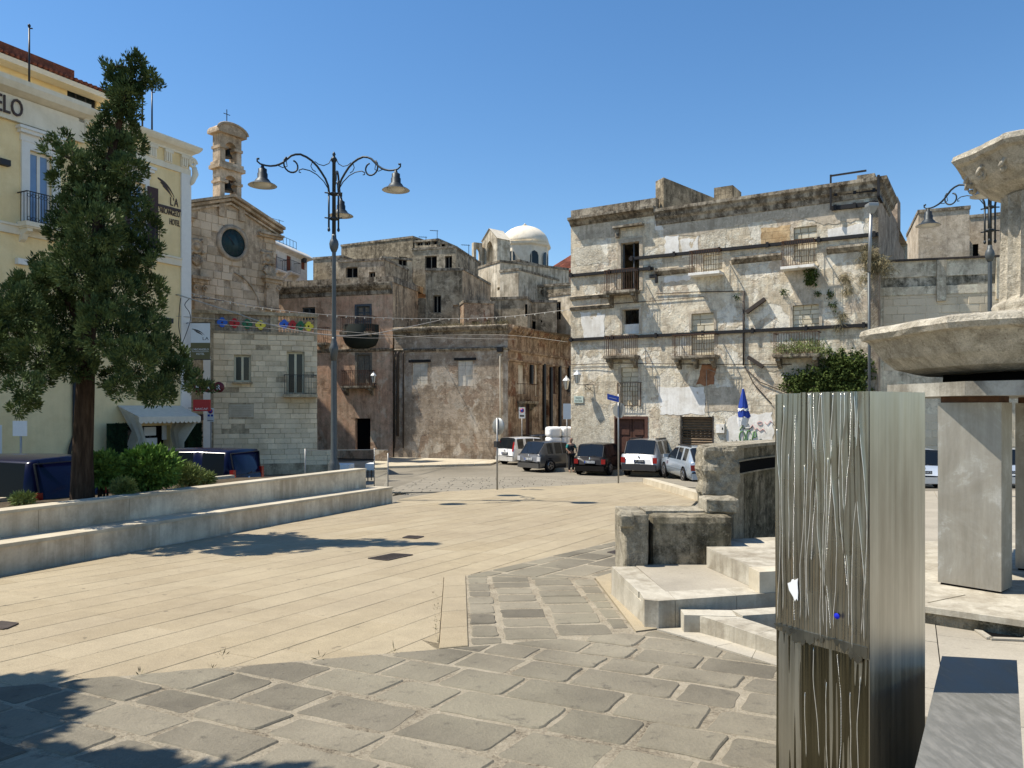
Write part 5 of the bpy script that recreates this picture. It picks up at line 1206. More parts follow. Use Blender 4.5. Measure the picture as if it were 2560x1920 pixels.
for k in range(9):
    a = math.pi + (k-2)*.38
    pts = []
    for i in range(12):
        th = i*.55; rr = .1*(1-i/14); rad = .71 + rr*math.cos(th)*.5; zz = 3.93 + rr*math.sin(th); pts.append((rad*math.cos(a+rr*.6*math.sin(th)), rad*math.sin(a+rr*.6*math.sin(th)), zz))
    mb.tube(pts, .022, 5)
mb.build('carving', M['fstone'], fo)
# piers of brushed concrete
def pier(edge, wl, ws, nl, z1, name='pier'):
    e = Vector(edge) - FC; l = Vector((-.66, .75)); s_ = Vector((.75, .66))
    q = [e, e + s_*ws, e + s_*ws + l*wl, e + l*wl]; mb = MB(); mb.prism([(v.x, v.y) for v in q], ZP+.02, z1); o = mb.build(name, M['piersteel'], fo)
    q2 = [v + (sum(q, Vector((0,0)))/4 - v)*.08 for v in q]; MB().prism([(v.x, v.y) for v in q2], z1, 1.738).build('pier_neck', M['rust'], o)
    MB().prism([(v.x, v.y) for v in q2], ZP-.02, ZP+.02).build('pier_foot', M['black'], o)
pier((4.39, 6.9), .53, .3, 0, 1.68); pier((5.55, 7.55), .53, .3, 0, 1.68); pier((5.5, 6.1), .53, .3, 0, 1.68)
# octagonal platform with shadow gap
pp = [(-1.78+.12*k*0, 0)]
def octpoly(r, rot): return [(FC.x+r*math.cos(rot+k*math.pi/4), FC.y+r*math.sin(rot+k*math.pi/4)) for k in range(8)]
pl_ = MB().prism(octpoly(2.22, rot0), ZP-.05, ZP); pf_o = pl_.build('fountain_platform', M['fstep']); tag(pf_o, kind='structure')
MB().prism(octpoly(2.18, rot0), -.5, ZP-.052).build('platform_riser', M['mossy'], pf_o)
for k in range(8):
    a = rot0 + k*math.pi/4; MB().bar((FC.x+1.5*math.cos(a), FC.y+1.5*math.sin(a), ZP+.001), (FC.x+2.05*math.cos(a), FC.y+2.05*math.sin(a), ZP+.001), .008, .004).build('platform_joint', M['mossy'], pf_o)
# pale terrace slabs round it
ter = [Vector((2.2, 2.6)), Vector((2.15, 5.4)), Vector((2.6, 6.7)), Vector((3.6, 7.6)), Vector((4.6, 9.4)), Vector((9, 9.4)), Vector((9, -1.5)), Vector((2.2, -1.5))]
zt_ = lambda x, y: -.19
mb = MB(); mb.prism([(q.x, q.y) for q in ccw(ter)], -.6, -.215); te = tag(mb.build('fountain_terrace', M['pmortar']), kind='structure')
rn = random.Random(12)
for c in cells(ter, (E1, E2), .6, (.8, 1.2), rn):
    pl = inset(c, .004); q = centre(pl)
    if len(pl) < 3: continue
    cc = [v - q for v in pl]; mb = MB(); mb.prism([(v.x, v.y) for v in ccw(cc)], -.03, 0); o = mb.build('terrace_slab', M['ftile'], te); o.location = (q.x, q.y, -.19 + rn.uniform(0, .003))
# drain pit in terrace
dp = P(2505, 1588, 1.82*F/(1588-HY)); o = thing('drain_pit', 'small open square drain in the pale terrace by the fountain platform', 'drain', (dp.x, dp.y, -.185))
MB().prism([(-.17,-.12),(.12,-.16),(.17,.12),(-.12,.16)], -.01, .004).build('pit', M['black'], o)
for a, b in (((-.17,-.12),(.12,-.16)), ((.12,-.16),(.17,.12)), ((.17,.12),(-.12,.16)), ((-.12,.16),(-.17,-.12))): MB().bar((*a, .006), (*b, .006), .05, .014).build('pit_frame', M['ftile'], o)

# ---- stepped platforms beside the old parapet
stp = thing('step_platform', 'low pale stone step platform in front of the old stone parapet', 'steps', (1.17, 6.73, 0))
def rel(o, pts): return [(x - o.location.x, y - o.location.y) for x, y in pts]
P1 = [(1.17,6.73),(1.25,6.69),(2.41,7.0),(3.7,7.33),(3.7,8.4),(2.3,8.3),(1.05,8.12)]
MB().prism(rel(stp, P1), -.5, ZP-.06).build('core', M['fstep'], stp)
MB().prism(rel(stp, [(1.155,6.70),(1.27,6.66),(1.42,6.70),(1.42,7.0),(1.16,7.0)]), -.5, ZP).build('corner_block', M['fstep'], stp)
MB().prism(rel(stp, [(1.424,6.70),(2.0,6.855),(1.98,7.14),(1.424,7.0)]), -.4, ZP).build('edge_block', M['fstep'], stp)
MB().prism(rel(stp, [(2.004,6.856),(2.75,7.05),(2.73,7.34),(1.984,7.14)]), -.4, ZP).build('edge_block', M['fstep'], stp)
MB().prism(rel(stp, [(2.754,7.05),(3.6,7.27),(3.6,7.56),(2.734,7.34)]), -.4, ZP).build('edge_block', M['fstep'], stp)
for y0, y1 in ((7.004, 7.55), (7.554, 8.11)): MB().prism(rel(stp, [(1.15-.1*(y0-7)/1.1, y0), (1.40-.1*(y0-7)/1.1, y0), (1.40-.1*(y1-7)/1.1, y1), (1.15-.1*(y1-7)/1.1, y1)]), -.4, ZP-.001).build('edge_block', M['fstep'], stp)
MB().prism(rel(stp, [(1.404,7.004),(1.984,7.144),(2.73,7.344),(3.58,7.56),(3.58,8.4),(1.31,8.2)]), -.12, ZP-.003).build('tread', M['ftile'], stp)
st2 = thing('step_block', 'second pale step rising from the low platform behind the steel pillar', 'steps', (2.07, 8.03, 0))
MB().prism(rel(st2, [(2.07,8.1),(2.25,7.16),(2.5,7.2),(3.6,7.5),(3.7,9.0),(2.1,8.6)]), ZP-.002, .15).build('tread', M['fstep'], st2)
MB().prism(rel(st2, [(2.23,6.93),(2.52,7.0),(2.46,7.2),(2.2,7.15)]), ZP+.001, .152).build('end_block', M['marbletop'], st2)
MB().prism(rel(st2, [(2.06,8.09),(2.245,7.16),(2.245,7.15),(2.05,8.08)]), ZP, .149).build('riser_face', M['fstep'], st2)
# flat kerb strip at the foot of the steps
ks = [g2(1488,1446), g2(1536,1432), g2(1643,1574), g2(1590,1581)]
mb = MB(); mb.prism([(v.x, v.y) for v in ccw(ks)], lambda x, y: zg(y)-.1, lambda x, y: zg(y)+.012); tag(mb.build('step_kerb', M['beige']), kind='structure')

# ---- curved pool rim
rim = thing('pool_rim', 'low curved rim of pale blocks around the small sunken pool', 'pool rim', (1.5, 6.3, 0))
out = [g2(1702,1573), g2(1748,1585), g2(1790,1597), g2(1835,1611), g2(1890,1629), g2(1950,1648), g2(2030,1676), g2(2130,1706), g2(2240,1738)]
cen = Vector((3.1, 6.9))
for i in range(len(out)-1):
    a, b = out[i], out[i+1]; ai = a + (cen-a).normalized()*.26; bi = b + (cen-b).normalized()*.26; g_ = .004
    q = [a.lerp(b, g_), a.lerp(b, 1-g_*2), bi.lerp(ai, g_*2), ai.lerp(bi, g_*2)][::1]
    mb = MB(); mb.prism(rel(rim, [(v.x, v.y) for v in ccw(q)]), -.45, -.125); mb.build('rim_block', M['fstep'], rim)
bk = [out[0] + Vector((.0,.02)), Vector((1.9, 6.66)), Vector((2.6, 6.83)), Vector((3.3, 7.0))]
for i in range(3):
    a, b = bk[i], bk[i+1]; n_ = Vector(((b-a).y, -(b-a).x)).normalized()*.2
    MB().prism(rel(rim, [(v.x, v.y) for v in ccw([a+Vector((.003,0)), b, b+n_, a+n_*.9+Vector((.003,0))])]), -.45, -.12).build('rim_block', M['fstep'], rim)
mb = MB(); mb.prism([(v.x, v.y) for v in ccw([out[0], *out[1:], Vector((3.4,6.9)), Vector((1.6,6.6))])], -.6, -.42); tag(mb.build('pool_floor', M['mossy']), kind='structure')
# outer flat kerb
kb = [g2(1642,1576), g2(1700,1592), g2(1790,1620), g2(1880,1648), g2(1955,1672), g2(2060,1705), g2(2200,1750)]
kerb = tag(MB().prism([(v.x, v.y) for v in ccw([*kb, *[o_ + (cen-o_).normalized()*.05 for o_ in reversed(out)]])], lambda x, y: zg(y)-.2, lambda x, y: zg(y)+.0).build('pool_kerb', M['pmortar']), kind='structure')
for i in range(len(kb)-1):
    a, b, c, d = kb[i], kb[i+1], out[min(i+2, len(out)-1)], out[min(i+1, len(out)-1)] if i else out[0]
    q = ccw([a.lerp(b, .008), a.lerp(b, .992), c.lerp(d, .008), c.lerp(d, .992)]); mb = MB(); mb.prism([(v.x, v.y) for v in q], lambda x, y: zg(y)-.05, lambda x, y: zg(y)+.014); mb.build('kerb_slab', M['ftile'], kerb)

# ---- old parapet and exedra wall
par = thing('stone_parapet', 'low dark-stained old stone parapet with moulded end pier', 'parapet', (1.2, 8.2, 0))
def rough_box(x0, y0, z0, x1, y1, z1, n, amp, seed, mat, name, p, org):
    bm = bmesh.new(); bmesh.ops.create_cube(bm, size=1); bmesh.ops.subdivide_edges(bm, edges=bm.edges[:], cuts=n, use_grid_fill=True)
    for v in bm.verts:
        q = Vector((x0+(v.co.x+.5)*(x1-x0), y0+(v.co.y+.5)*(y1-y0), z0+(v.co.z+.5)*(z1-z0))); k = q*7 + Vector((seed*3.1, 0, 0))
        # round the arrises a little
        e = sorted([.5-abs(v.co.x), .5-abs(v.co.y), .5-abs(v.co.z)]); rd = -.018 if e[1] < .02 else 0
        nn = Vector((v.co.x, v.co.y, v.co.z)).normalized()
        v.co = q + nn*(amp*(mnoise.noise(k) + .5*mnoise.noise(k*2.7)) + rd) - Vector(org)
    me = bpy.data.meshes.new(name); bm.to_mesh(me); bm.free(); me.materials.append(mat); return link(name, me, p)
og = par.location
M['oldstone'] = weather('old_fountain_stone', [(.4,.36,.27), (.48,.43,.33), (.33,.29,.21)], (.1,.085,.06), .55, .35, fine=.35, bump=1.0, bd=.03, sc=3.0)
rough_box(1.19, 8.16, -.4, 1.46, 8.95, .50, 9, .012, 1, M['oldstone'], 'end_pier', par, og)
rough_box(1.13, 8.10, .36, 1.30, 8.4, .51, 5, .02, 2, M['oldstone'], 'pier_moulding', par, og)
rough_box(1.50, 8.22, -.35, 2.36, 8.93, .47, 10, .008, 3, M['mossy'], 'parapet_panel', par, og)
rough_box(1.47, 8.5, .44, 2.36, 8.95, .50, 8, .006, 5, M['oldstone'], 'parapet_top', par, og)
rough_box(2.12, 8.42, .47, 2.50, 8.78, .64, 6, .014, 4, M['oldstone'], 'loose_block', par, og)
ex = thing('exedra_wall', 'tall curved old stone wall with rough broken end beside the silver estate car', 'wall', (2.6, 8.95, 0))
inn = [(2.56,8.88),(2.78,9.22),(3.02,9.55),(3.5,10.1),(4.2,10.55)]; ou = [(2.2,9.12),(2.42,9.5),(2.7,9.9),(3.25,10.5),(4.05,11.0)]
for i in range(4):
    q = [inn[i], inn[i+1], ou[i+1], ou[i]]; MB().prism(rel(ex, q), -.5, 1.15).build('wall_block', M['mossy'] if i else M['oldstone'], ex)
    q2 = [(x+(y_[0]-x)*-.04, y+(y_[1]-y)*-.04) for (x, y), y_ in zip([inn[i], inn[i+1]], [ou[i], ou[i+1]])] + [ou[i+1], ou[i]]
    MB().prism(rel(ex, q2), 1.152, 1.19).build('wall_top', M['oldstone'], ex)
rough_box(2.20, 8.84, .60, 2.62, 9.2, 1.175, 12, .045, 7, M['oldstone'], 'broken_end', ex, ex.location)
# dark framed slot in the wall
for i in (0, 1, 2, 3):
    a = Vector(inn[i]).lerp(Vector(inn[i+1]), .35 if i == 0 else 0); b = Vector(inn[i+1]); n_ = Vector(((b-a).y, -(b-a).x)).normalized()
    a2, b2 = a + n_*.012, b + n_*.012
    for (z0, z1, m, off) in ((.86, 1.0, 'black', .0), (.845, .862, 'oldstone', .012), (.998, 1.015, 'oldstone', .012)):
        q = [a2 + n_*off, b2 + n_*off, b - n_*.02, a - n_*.02]; MB().prism(rel(ex, [(v.x, v.y) for v in ccw(q)]), z0, z1).build('slot' if m == 'black' else 'slot_frame', M[m], ex)
# low kerb block where plaza meets road
kbk = [G(1607,1208), G(1747,1252)]; dd = (kbk[1]-kbk[0]); o = thing('kerb_block', 'long white stone kerb block between plaza and parking', 'kerb', kbk[0], math.atan2(dd.y, dd.x))
L_ = Vector((dd.x, dd.y)).length; n = 4
for i in range(n): a, b = L_*i/n+.004, L_*(i+1)/n-.004; MB().prism([(a,0),(b,0),(b,.32),(a,.32)], lambda x, y: dd.z*x/L_-.1, lambda x, y: dd.z*x/L_+.2).build('kerb_stone', M['marbletop'], o)

# ================================================================== steel pillar and slab
t = T('brushed_steel', .32, .5, 1.0); v = t.tc(); st_n = t.noise(t.map(v, (26, 26, .7)), 1.0, 8, .7); bl = t.noise(t.map(v, (2.5, 2.5, .8)), 1.2, 5, .6)
k = t.mix(t.ramp(bl, [(.35, 0.0), (.65, 1.0)]), (.42,.4,.345), (.58,.555,.49)); k = t.mix(1.0, k, t.ramp(st_n, [(.3, .7), (.7, 1.1)]), 'MULTIPLY')
t.i('Roughness', t.ramp(st_n, [(.3, .28), (.7, .42)])); t.bump(st_n, .12, .004); M['steel'] = t.col(k)
t = T('wavy_steel', .25, .5, 1.0); v = t.tc(); n1 = t.noise(t.map(v, (30, 30, 1.2)), 1.0, 6, .7); n2 = t.noise(v, 3, 4)
t.i('Roughness', t.ramp(n2, [(.3, .2), (.7, .36)])); t.bump(n1, .1, .004); M['wavy'] = t.col(t.mix(1.0, t.mix(n2, (.24,.225,.185), (.42,.4,.345)), t.ramp(n1, [(.3, .7), (.7, 1.1)]), 'MULTIPLY'))
t = T('lower_steel_painted_reflection', .22, .5, 1.0); v = t.tc(); n1 = t.noise(t.map(v, (30, 30, 1.2)), 1.0, 6, .7); M['darkrefl_steel'] = t.col(t.ramp(n1, [(.3, (.07,.065,.045)), (.7, (.17,.16,.115))]))  # same steel; the dark reflection of the lower half put into its colour
M['bead'] = plain('weld_painted_glint', (.9,.89,.84), .28, .75, var=.1, sc=40)  # weld beads; sun glints on their crests put in as near-white colour
cp = Vector((1.486, 3.2)); lv = Vector((-.2652, .375)); rv = Vector((.375, .2652)); sl_ = lv.length
gp = thing('steel_pillar', 'tall square brushed steel pillar with wavy welded front in right foreground', 'pillar', (cp.x, cp.y, 0), math.atan2(-lv.y, -lv.x))
# local: x runs from left end (-s) to the near corner (0); y inwards
ZT = 1.70; zb = zg(3.2) - .05
MB().box(-sl_+.012, .012, zb, -.006, sl_, ZT-.004).build('core', M['steel'], gp)
MB().box(-.004, .004, zb, 0.0, sl_, ZT).build('side_plate', M['steel'], gp)
xs_ = -sl_*.715                                           # seam between the narrow and the wide front sheet
def ridge_x(x, amp, seed, z):
    return x + amp*(1.5*mnoise.noise(Vector((seed*1.7, z*1.7, 0))) + .3*mnoise.noise(Vector((seed, z*6, 3))))
def ridged_sheet(name, x0, x1, z0, z1, yb, ridges, nx, nz, broad, mat=None, rip=.0):
    """sheet whose surface swells into ridges (x, amp, seed, z0, z1, height)"""
    vs = []; n_ = nx+1
    for i in range(nz+1):
        z = z0 + (z1-z0)*i/nz; rx = []
        for (x, amp, sd, ra, rb, h) in ridges:
            f = max(0.0, min(1.0, (z-ra)/.08, (rb-z)/.08)) if rb < ZT-.05 else max(0.0, min(1.0, (z-ra)/.08))
            rx.append((ridge_x(x, amp, sd, z), h*f))
        for j in range(n_):
            x = x0 + (x1-x0)*j/nx; y = yb + broad*mnoise.noise(Vector((x*16, z*1.8, yb*50))) + rip*math.sin(x*230 + 7.0*mnoise.noise(Vector((x*5, z*1.3, 4))))*(.4+.6*abs(mnoise.noise(Vector((x*9, z*.8, 8)))))
            for q, h in rx:
                d_ = abs(x-q)
                if d_ < .02: y -= h*math.exp(-(d_/.0055)**2)
            vs.append((x, y, z))
    mb = MB(); mb.add(vs, [(i*n_+j, i*n_+j+1, (i+1)*n_+j+1, (i+1)*n_+j) for i in range(nz) for j in range(nx)], True); mb.build(name, mat or M['wavy'], gp)
    for k_, (x, amp, sd, ra, rb, h) in enumerate(ridges):
        n = max(8, int((rb-ra)/.02)); pts = []
        for i in range(n+1):
            z = ra + (rb-ra)*i/n; pts.append((min(max(ridge_x(x, amp, sd, z), x0+.003), x1-.003), yb - h - .0004 + broad*mnoise.noise(Vector((x*16, z*1.8, yb*50))), z))
        bm_ = MB()
        if k_ % 4 == 3:
            for i in range(n):
                p_, q_ = Vector(pts[i]), Vector(pts[i+1])
                for g_ in (.0, .34, .67): bm_.tube([p_.lerp(q_, g_), p_.lerp(q_, g_+.22)], .0016, 4)
        else: bm_.tube(pts, [.0004 if i in (0, n) else .0017 + .0008*mnoise.noise(Vector((sd, i*.9, 1))) for i in range(n+1)], 5)
        bm_.build('weld_bead', M['bead'], gp)
rn = random.Random(14)
wide = [(xs_ + .014 + (-xs_-.028)*(i+.35*rn.random())/14.6, .024, i+1, rn.uniform(.60, .72) if rn.random() < .75 else rn.uniform(.85, 1.15), ZT-.004 if rn.random() < .7 else rn.uniform(1.3, 1.58), .005) for i in range(15)]
narrow = [(-sl_ + .018 + (xs_+sl_-.036)*i/3.3, .014, i+31, rn.uniform(.62, .95), rn.uniform(1.4, ZT-.02), .004) for i in range(4)]
lowr = [(xs_ + .03 + (-xs_-.05)*i/5.4, .018, i+51, rn.uniform(-.05, .15), rn.uniform(.35, .58), .002) for i in range(6)]
ridged_sheet('narrow_front_sheet', -sl_, xs_-.002, .60, ZT-.006, .005, narrow, 70, 90, .005, None, .003)
ridged_sheet('wide_front_sheet', xs_+.002, -.002, .58, ZT, 0.0, wide, 190, 100, .005, None, .003)
ridged_sheet('lower_narrow_sheet', -sl_, xs_-.002, zb, .66, .013, [], 50, 40, .004, M['darkrefl_steel'], .002)
ridged_sheet('lower_wide_sheet', xs_+.002, -.002, zb, .66, .010, lowr, 130, 50, .004, M['darkrefl_steel'], .002)
mb = MB(); rn2 = random.Random(6); x = -sl_                    # ragged lap where upper sheets end
while x < -.012:
    w_ = min(rn2.uniform(.02, .05), -.004-x); z = .60 + .022*math.sin(x*23) + rn2.uniform(-.012,.012)
    mb.plate([(x, z), (x+w_*.5, z-rn2.uniform(.004,.02)), (x+w_, z+rn2.uniform(-.008,.012)), (x+w_, .632), (x, .632)], -.0055, .001); x += w_
mb.build('ragged_lap', M['wavy'], gp)
MB().plate([(xs_-.05,.80),(xs_-.03,.775),(xs_-.02,.755),(xs_-.012,.77),(xs_-.006,.76),(xs_-.004,.80),(xs_-.007,.84),(xs_-.005,.862),(xs_-.022,.85),(xs_-.035,.852),(xs_-.042,.838),(xs_-.058,.83)], -.006, -.003).build('white_paint_chip', M['cloth_white'], gp)
t = T('blue_paint', .4); M['bluepaint'] = t.col((.01,.02,.45)); MB().lathe([(.013,0),(.011,-.002),(0,-.003)], 14, (-.14,-.0105,.735), 'y').build('blue_paint_dot', M['bluepaint'], gp)
# low steel slab bottom right
t = T('scratched_steel', .5, .5, .35); v = t.tc(); n1 = t.noise(t.map(v, (9, 1.6, 3)), 4.0, 9, .75); n2 = t.noise(v, 2.5, 6, .6)
t.i('Roughness', t.ramp(n1, [(.35, .3), (.65, .6)])); t.bump(n1, .15, .004); M['scratch'] = t.col(t.mix(t.ramp(n1, [(.45, 0.0), (.75, .8)]), t.mix(n2, (.17,.165,.14), (.23,.22,.19)), (.34,.32,.28)))
M['navy'] = plain('dark_navy_steel', (.006,.008,.022), .35, .2)
e0 = Vector((2.046, 3.66)); ed = Vector((1.32, 2.52)) - e0; ed.normalize(); en = Vector((-ed.y, ed.x)) * -1; en = Vector((abs(ed.y), -abs(ed.x))) if False else Vector((.304, -.09)).normalized()
sb = thing('steel_slab', 'low scratched steel slab bench in the lower right corner', 'bench', (e0.x, e0.y, 0))
def sp(a, b): q = ed*a + Vector((.317, -.06))*b; return (q.x, q.y)
MB().prism([sp(0,0), sp(3.0,0), sp(3.0,1), sp(0,1)][::1], -.25, .45).build('slab', M['scratch'], sb)
# ================================================================== street lamps
M['lampiron'] = plain('dark_green_grey_iron', (.035,.042,.045), .5, .5, var=.2)
M['lampgrey'] = plain('grey_painted_pole', (.09,.1,.1), .5, .3, var=.15)
M['lampglass'] = plain('frosted_lamp_glass', (.6,.58,.5), .3, var=.05)
M['shadein'] = plain('lamp_shade_inside', (.5,.48,.42), .5, .2)
def arm_pts(): return [(.14,-.02),(.17,.2),(.25,.38),(.37,.54),(.49,.68),(.64,.8),(.79,.87),(.96,.91),(1.1,.88),(1.22,.82),(1.34,.7),(1.44,.6),(1.54,.53),(1.64,.48),(1.78,.44),(1.9,.43),(2.05,.445),(2.13,.5),(2.13,.57),(2.08,.57)]
def street_lamp(label, X, Y, az):
    z0 = zg(Y) - .05; o = thing('street_lamp', label, 'street lamp', (X, Y, z0), math.radians(az), 'three-armed street lamps')
    Z = lambda py: CZ + (HY-py)/F*20.9 - z0
    MB().lathe([(.22,0),(.22,.35),(.17,.45),(.16,1.0),(.13,1.1),(.09,1.2),(.078,Z(895)),(.08,Z(888))], 16).build('base', M['lampgrey'], o)
    MB().lathe([(.08,Z(900)),(.105,Z(880)),(.125,Z(872)),(.125,Z(866)),(.09,Z(858)),(.066,Z(846)),(.064,Z(840))], 16).build('lower_collar', M['lampgrey'], o)
    MB().lathe([(.063,Z(842)),(.055,Z(620))], 16, cap=False).build('shaft', M['lampgrey'], o)
    MB().lathe([(.07,Z(622)),(.115,Z(612)),(.13,Z(602)),(.11,Z(594)),(.07,Z(588)),(.06,Z(578))], 16).build('collar', M['lampgrey'], o)
    MB().lathe([(.055,Z(580)),(.048,Z(395)),(.07,Z(392)),(.09,Z(386)),(.05,Z(382)),(.03,Z(378)),(.05,Z(374)),(.03,Z(370)),(.0,Z(366))], 12).build('upper_post', M['lampiron'], o)
    for py in (475, 538): MB().lathe([(.05,Z(py)-.05),(.11,Z(py)-.03),(.13,Z(py)),(.11,Z(py)+.03),(.05,Z(py)+.05)], 12).build('ring', M['lampiron'], o)
    zr = Z(475)
    for k in range(3):
        a = k*2*math.pi/3; c_, s_ = math.cos(a), math.sin(a); W = lambda r, z: (r*c_, r*s_, zr+z)
        mb = MB(); mb.tube([W(r, z) for r, z in arm_pts()], [.029]*13 + [.027,.025,.023,.021,.021,.025,.03], 8)
        mb.tube([W(.15,.05), W(.15,-.98)], .026, 8); mb.lathe([(.0,-.12),(.035,-.09),(.04,-.05),(.025,0)], 8, W(.15,-.95))
        for zz in (0, -.69): mb.tube([W(.0,zz), W(.27,zz)], .02, 6)
        arm = mb.build('arm', M['lampiron'], o)
        mb = MB(); cx, cz, R_ = 1.2, .62, .24                         # big scroll, small scrolls, ties
        mb.tube([W(cx + R_*math.cos(t_)*(1-.03*i), cz-.05 + R_*math.sin(t_)*(1-.03*i)) for i, t_ in enumerate([.9-j*.38 for j in range(15)])], .024, 6)
        mb.tube([W(.17,.12), W(.3,.3), W(.5,.45), W(.7,.52), W(.9,.53), W(1.0,.48), W(1.0,.42), W(.95,.42)], .015, 6)
        mb.tube([W(.53,.52), W(.62,.56), W(.67,.65), W(.63,.76), W(.57,.77), W(.56,.72)], .013, 6)
        mb.tube([W(.06,1.0), W(.15,.82), W(.3,.73), W(.45,.74), W(.56,.8)], .012, 6)
        mb.tube([W(1.36,.68), W(1.33,.52), W(1.45,.46), W(1.6,.5)], .012, 6)
        mb.build('scrollwork', M['lampiron'], arm)
        tx = W(1.99, .0); zt = zr + .42
        sh = MB(); c0 = (tx[0], tx[1], zt)
        sh.lathe([(.03,.02),(.05,-.06),(.09,-.09),(.11,-.1),(.11,-.2),(.13,-.22),(.13,-.34),(.165,-.37),(.2,-.42),(.22,-.45),(.34,-.51),(.37,-.535)], 24, c0, cap=False); shade = sh.build('lamp_shade', M['lampiron'], arm)
        MB().lathe([(.366,-.533),(.28,-.49),(.21,-.475)], 24, c0, cap=False).build('shade_lining', M['shadein'], arm)
        MB().lathe([(.23,-.485),(.22,-.53),(.14,-.56),(0,-.57)], 20, c0, cap=False).build('lamp_glass', M['lampglass'], arm)
    return o
street_lamp('tall three-armed iron street lamp standing before the pink house', -4.93, 21.3, 97)
street_lamp('three-armed iron street lamp half hidden behind the fountain column', 14.1, 22.7, 115)

# ================================================================== signs
M['signgrey'] = plain('sign_back_grey', (.33,.34,.33), .45, .5); M['signwhite'] = plain('sign_white', (.68,.7,.7), .4, var=.05); M['signblue'] = plain('sign_blue', (.01,.05,.32), .4, var=.05); M['signred'] = plain('sign_red', (.4,.01,.012), .4, var=.05)
M['olive'] = plain('olive_sign', (.13,.115,.05), .6, var=.08); M['polegrey'] = plain('galvanised_pole', (.3,.3,.29), .45, .6)
def post(o, h, r_=.03, m='polegrey'): MB().tube([(0,0,-.1),(0,0,h)], r_, 8).build('post', M[m], o)
b = G(1243, 1224); s1 = thing('round_sign', 'grey back of a round traffic sign on a pole at the plaza edge', 'sign', b, math.radians(50), 'traffic signs on poles')
H = (1224-1046)/F*b.y; post(s1, H+.02)
zc = (1224-1066)/F*b.y; MB().lathe([(.0,.02),(.28,.02),(.29,.0),(.29,-.02),(.27,-.025),(0,-.025)], 28, (0,-.05,zc), 'y').build('disc', M['signgrey'], s1); MB().box(-.05,-.09,zc-.7,.12,.05,zc-.5).build('bracket_box', M['plasticgrey'], s1)
MB().lathe([(.285,-.026),(.2,-.03),(0,-.03)], 28, (0,-.05,zc), 'y').build('face', M['signred'], s1)
s1.rotation_euler = (0, 0, math.radians(180-48))
b = G(1546, 1208); s2 = thing('stop_sign', 'grey back of an octagonal sign with blue arrow sign above, before the brown door', 'sign', b, math.radians(180-45), 'traffic signs on poles')
post(s2, (1208-985)/F*b.y); k_ = b.y/F; zc = (1208-1026)*k_
MB().lathe([(.0,.015),(.31,.015),(.31,-.015),(0,-.015)], 8, (0,-.05,zc), 'y', smooth=False, rot=math.pi/8).build('plate', M['signgrey'], s2); MB().lathe([(.3,-.016),(0,-.018)], 8, (0,-.05,zc), 'y', smooth=False, rot=math.pi/8).build('face', M['signred'], s2)
d_ = thing('arrow_sign', 'tilted blue one-way sign with white bar on a pole by the palazzo', 'sign', b + Vector((0,-.06,0)), math.radians(-12))
zb, zt = (1208-1006)*k_, (1208-984)*k_; wpx = 28*k_
MB().plate([(-wpx*1.0,zb+.12),(0.0,zb),(0.02,zt-.12),(-wpx*1.0,zt)], -.04, -.01).build('plate', M['signblue'], d_); MB().plate([(-wpx*.85,zb+.2),(-wpx*.15,zb+.13),(-wpx*.15,zt-.22),(-wpx*.85,zt-.15)], -.046, -.041).build('white_bar', M['signwhite'], d_)
def flat_sign(name, label, x0, x1, y0, y1, ybase, d, m='signwhite', group='blank boards on posts', rz=0):
    q = P((x0+x1)/2, ybase, d); o = thing(name, label, 'sign', q, rz, group); k = d/F; hw = (x1-x0)*k/2; z0, z1 = (ybase-y1)*k, (ybase-y0)*k
    MB().tube([(0,.03,-.6),(0,.03,z1-.05)], .028, 8).build('post', M['polegrey'], o); bd_ = MB().box(-hw,-.02,z0,hw,.005,z1).build('board', M[m], o); return o, bd_, hw, z0, z1
o, bd_, hw, z0, z1 = flat_sign('covered_sign', 'white covered road sign at the corner of the weathered palazzo', 1408, 1427, 1009, 1048, 1180, 39)
o, bd_, hw, z0, z1 = flat_sign('covered_sign', 'pale blank board on a post before the hotel at far left', 33, 68, 1052, 1090, 1160, 20)
o, bd_, hw, z0, z1 = flat_sign('parking_sign', 'white no-parking panel on a post before the ruined house side', 1297, 1313, 1018, 1046, 1160, 46, group='no-parking panels', rz=.1)
MB().lathe([(.13,0),(.13,-.012),(0,-.013)], 20, (0,-.022,z1-.2), 'y').build('red_disc', M['signred'], bd_); MB().lathe([(.095,0),(.095,-.012),(0,-.014)], 20, (0,-.026,z1-.2), 'y').build('blue_disc', M['signblue'], bd_); MB().box(-.13,-.03,z0+.1,.13,-.021,z0+.2).build('pictogram', M['plasticgrey'], bd_)
o, bd_, hw, z0, z1 = flat_sign('parking_sign', 'no-parking sign with blue pictograms beside the stone house', 518, 535, 1020, 1054, 1150, 33.5, group='no-parking panels')
MB().lathe([(.1,0),(.1,-.012),(0,-.013)], 20, (0,-.022,z1-.14), 'y').build('red_disc', M['signred'], bd_); MB().lathe([(.072,0),(.072,-.012),(0,-.014)], 20, (0,-.026,z1-.14), 'y').build('blue_disc', M['signblue'], bd_)
for s_ in (-1, 1): MB().box(s_*.07-.045,-.026,z1-.37,s_*.07+.045,-.021,z1-.28).build('pictogram', M['signblue'], bd_)
MB().box(-hw+.02,-.026,z0+.04,hw-.02,-.021,z0+.06).build('text_line', M['plasticgrey'], bd_)
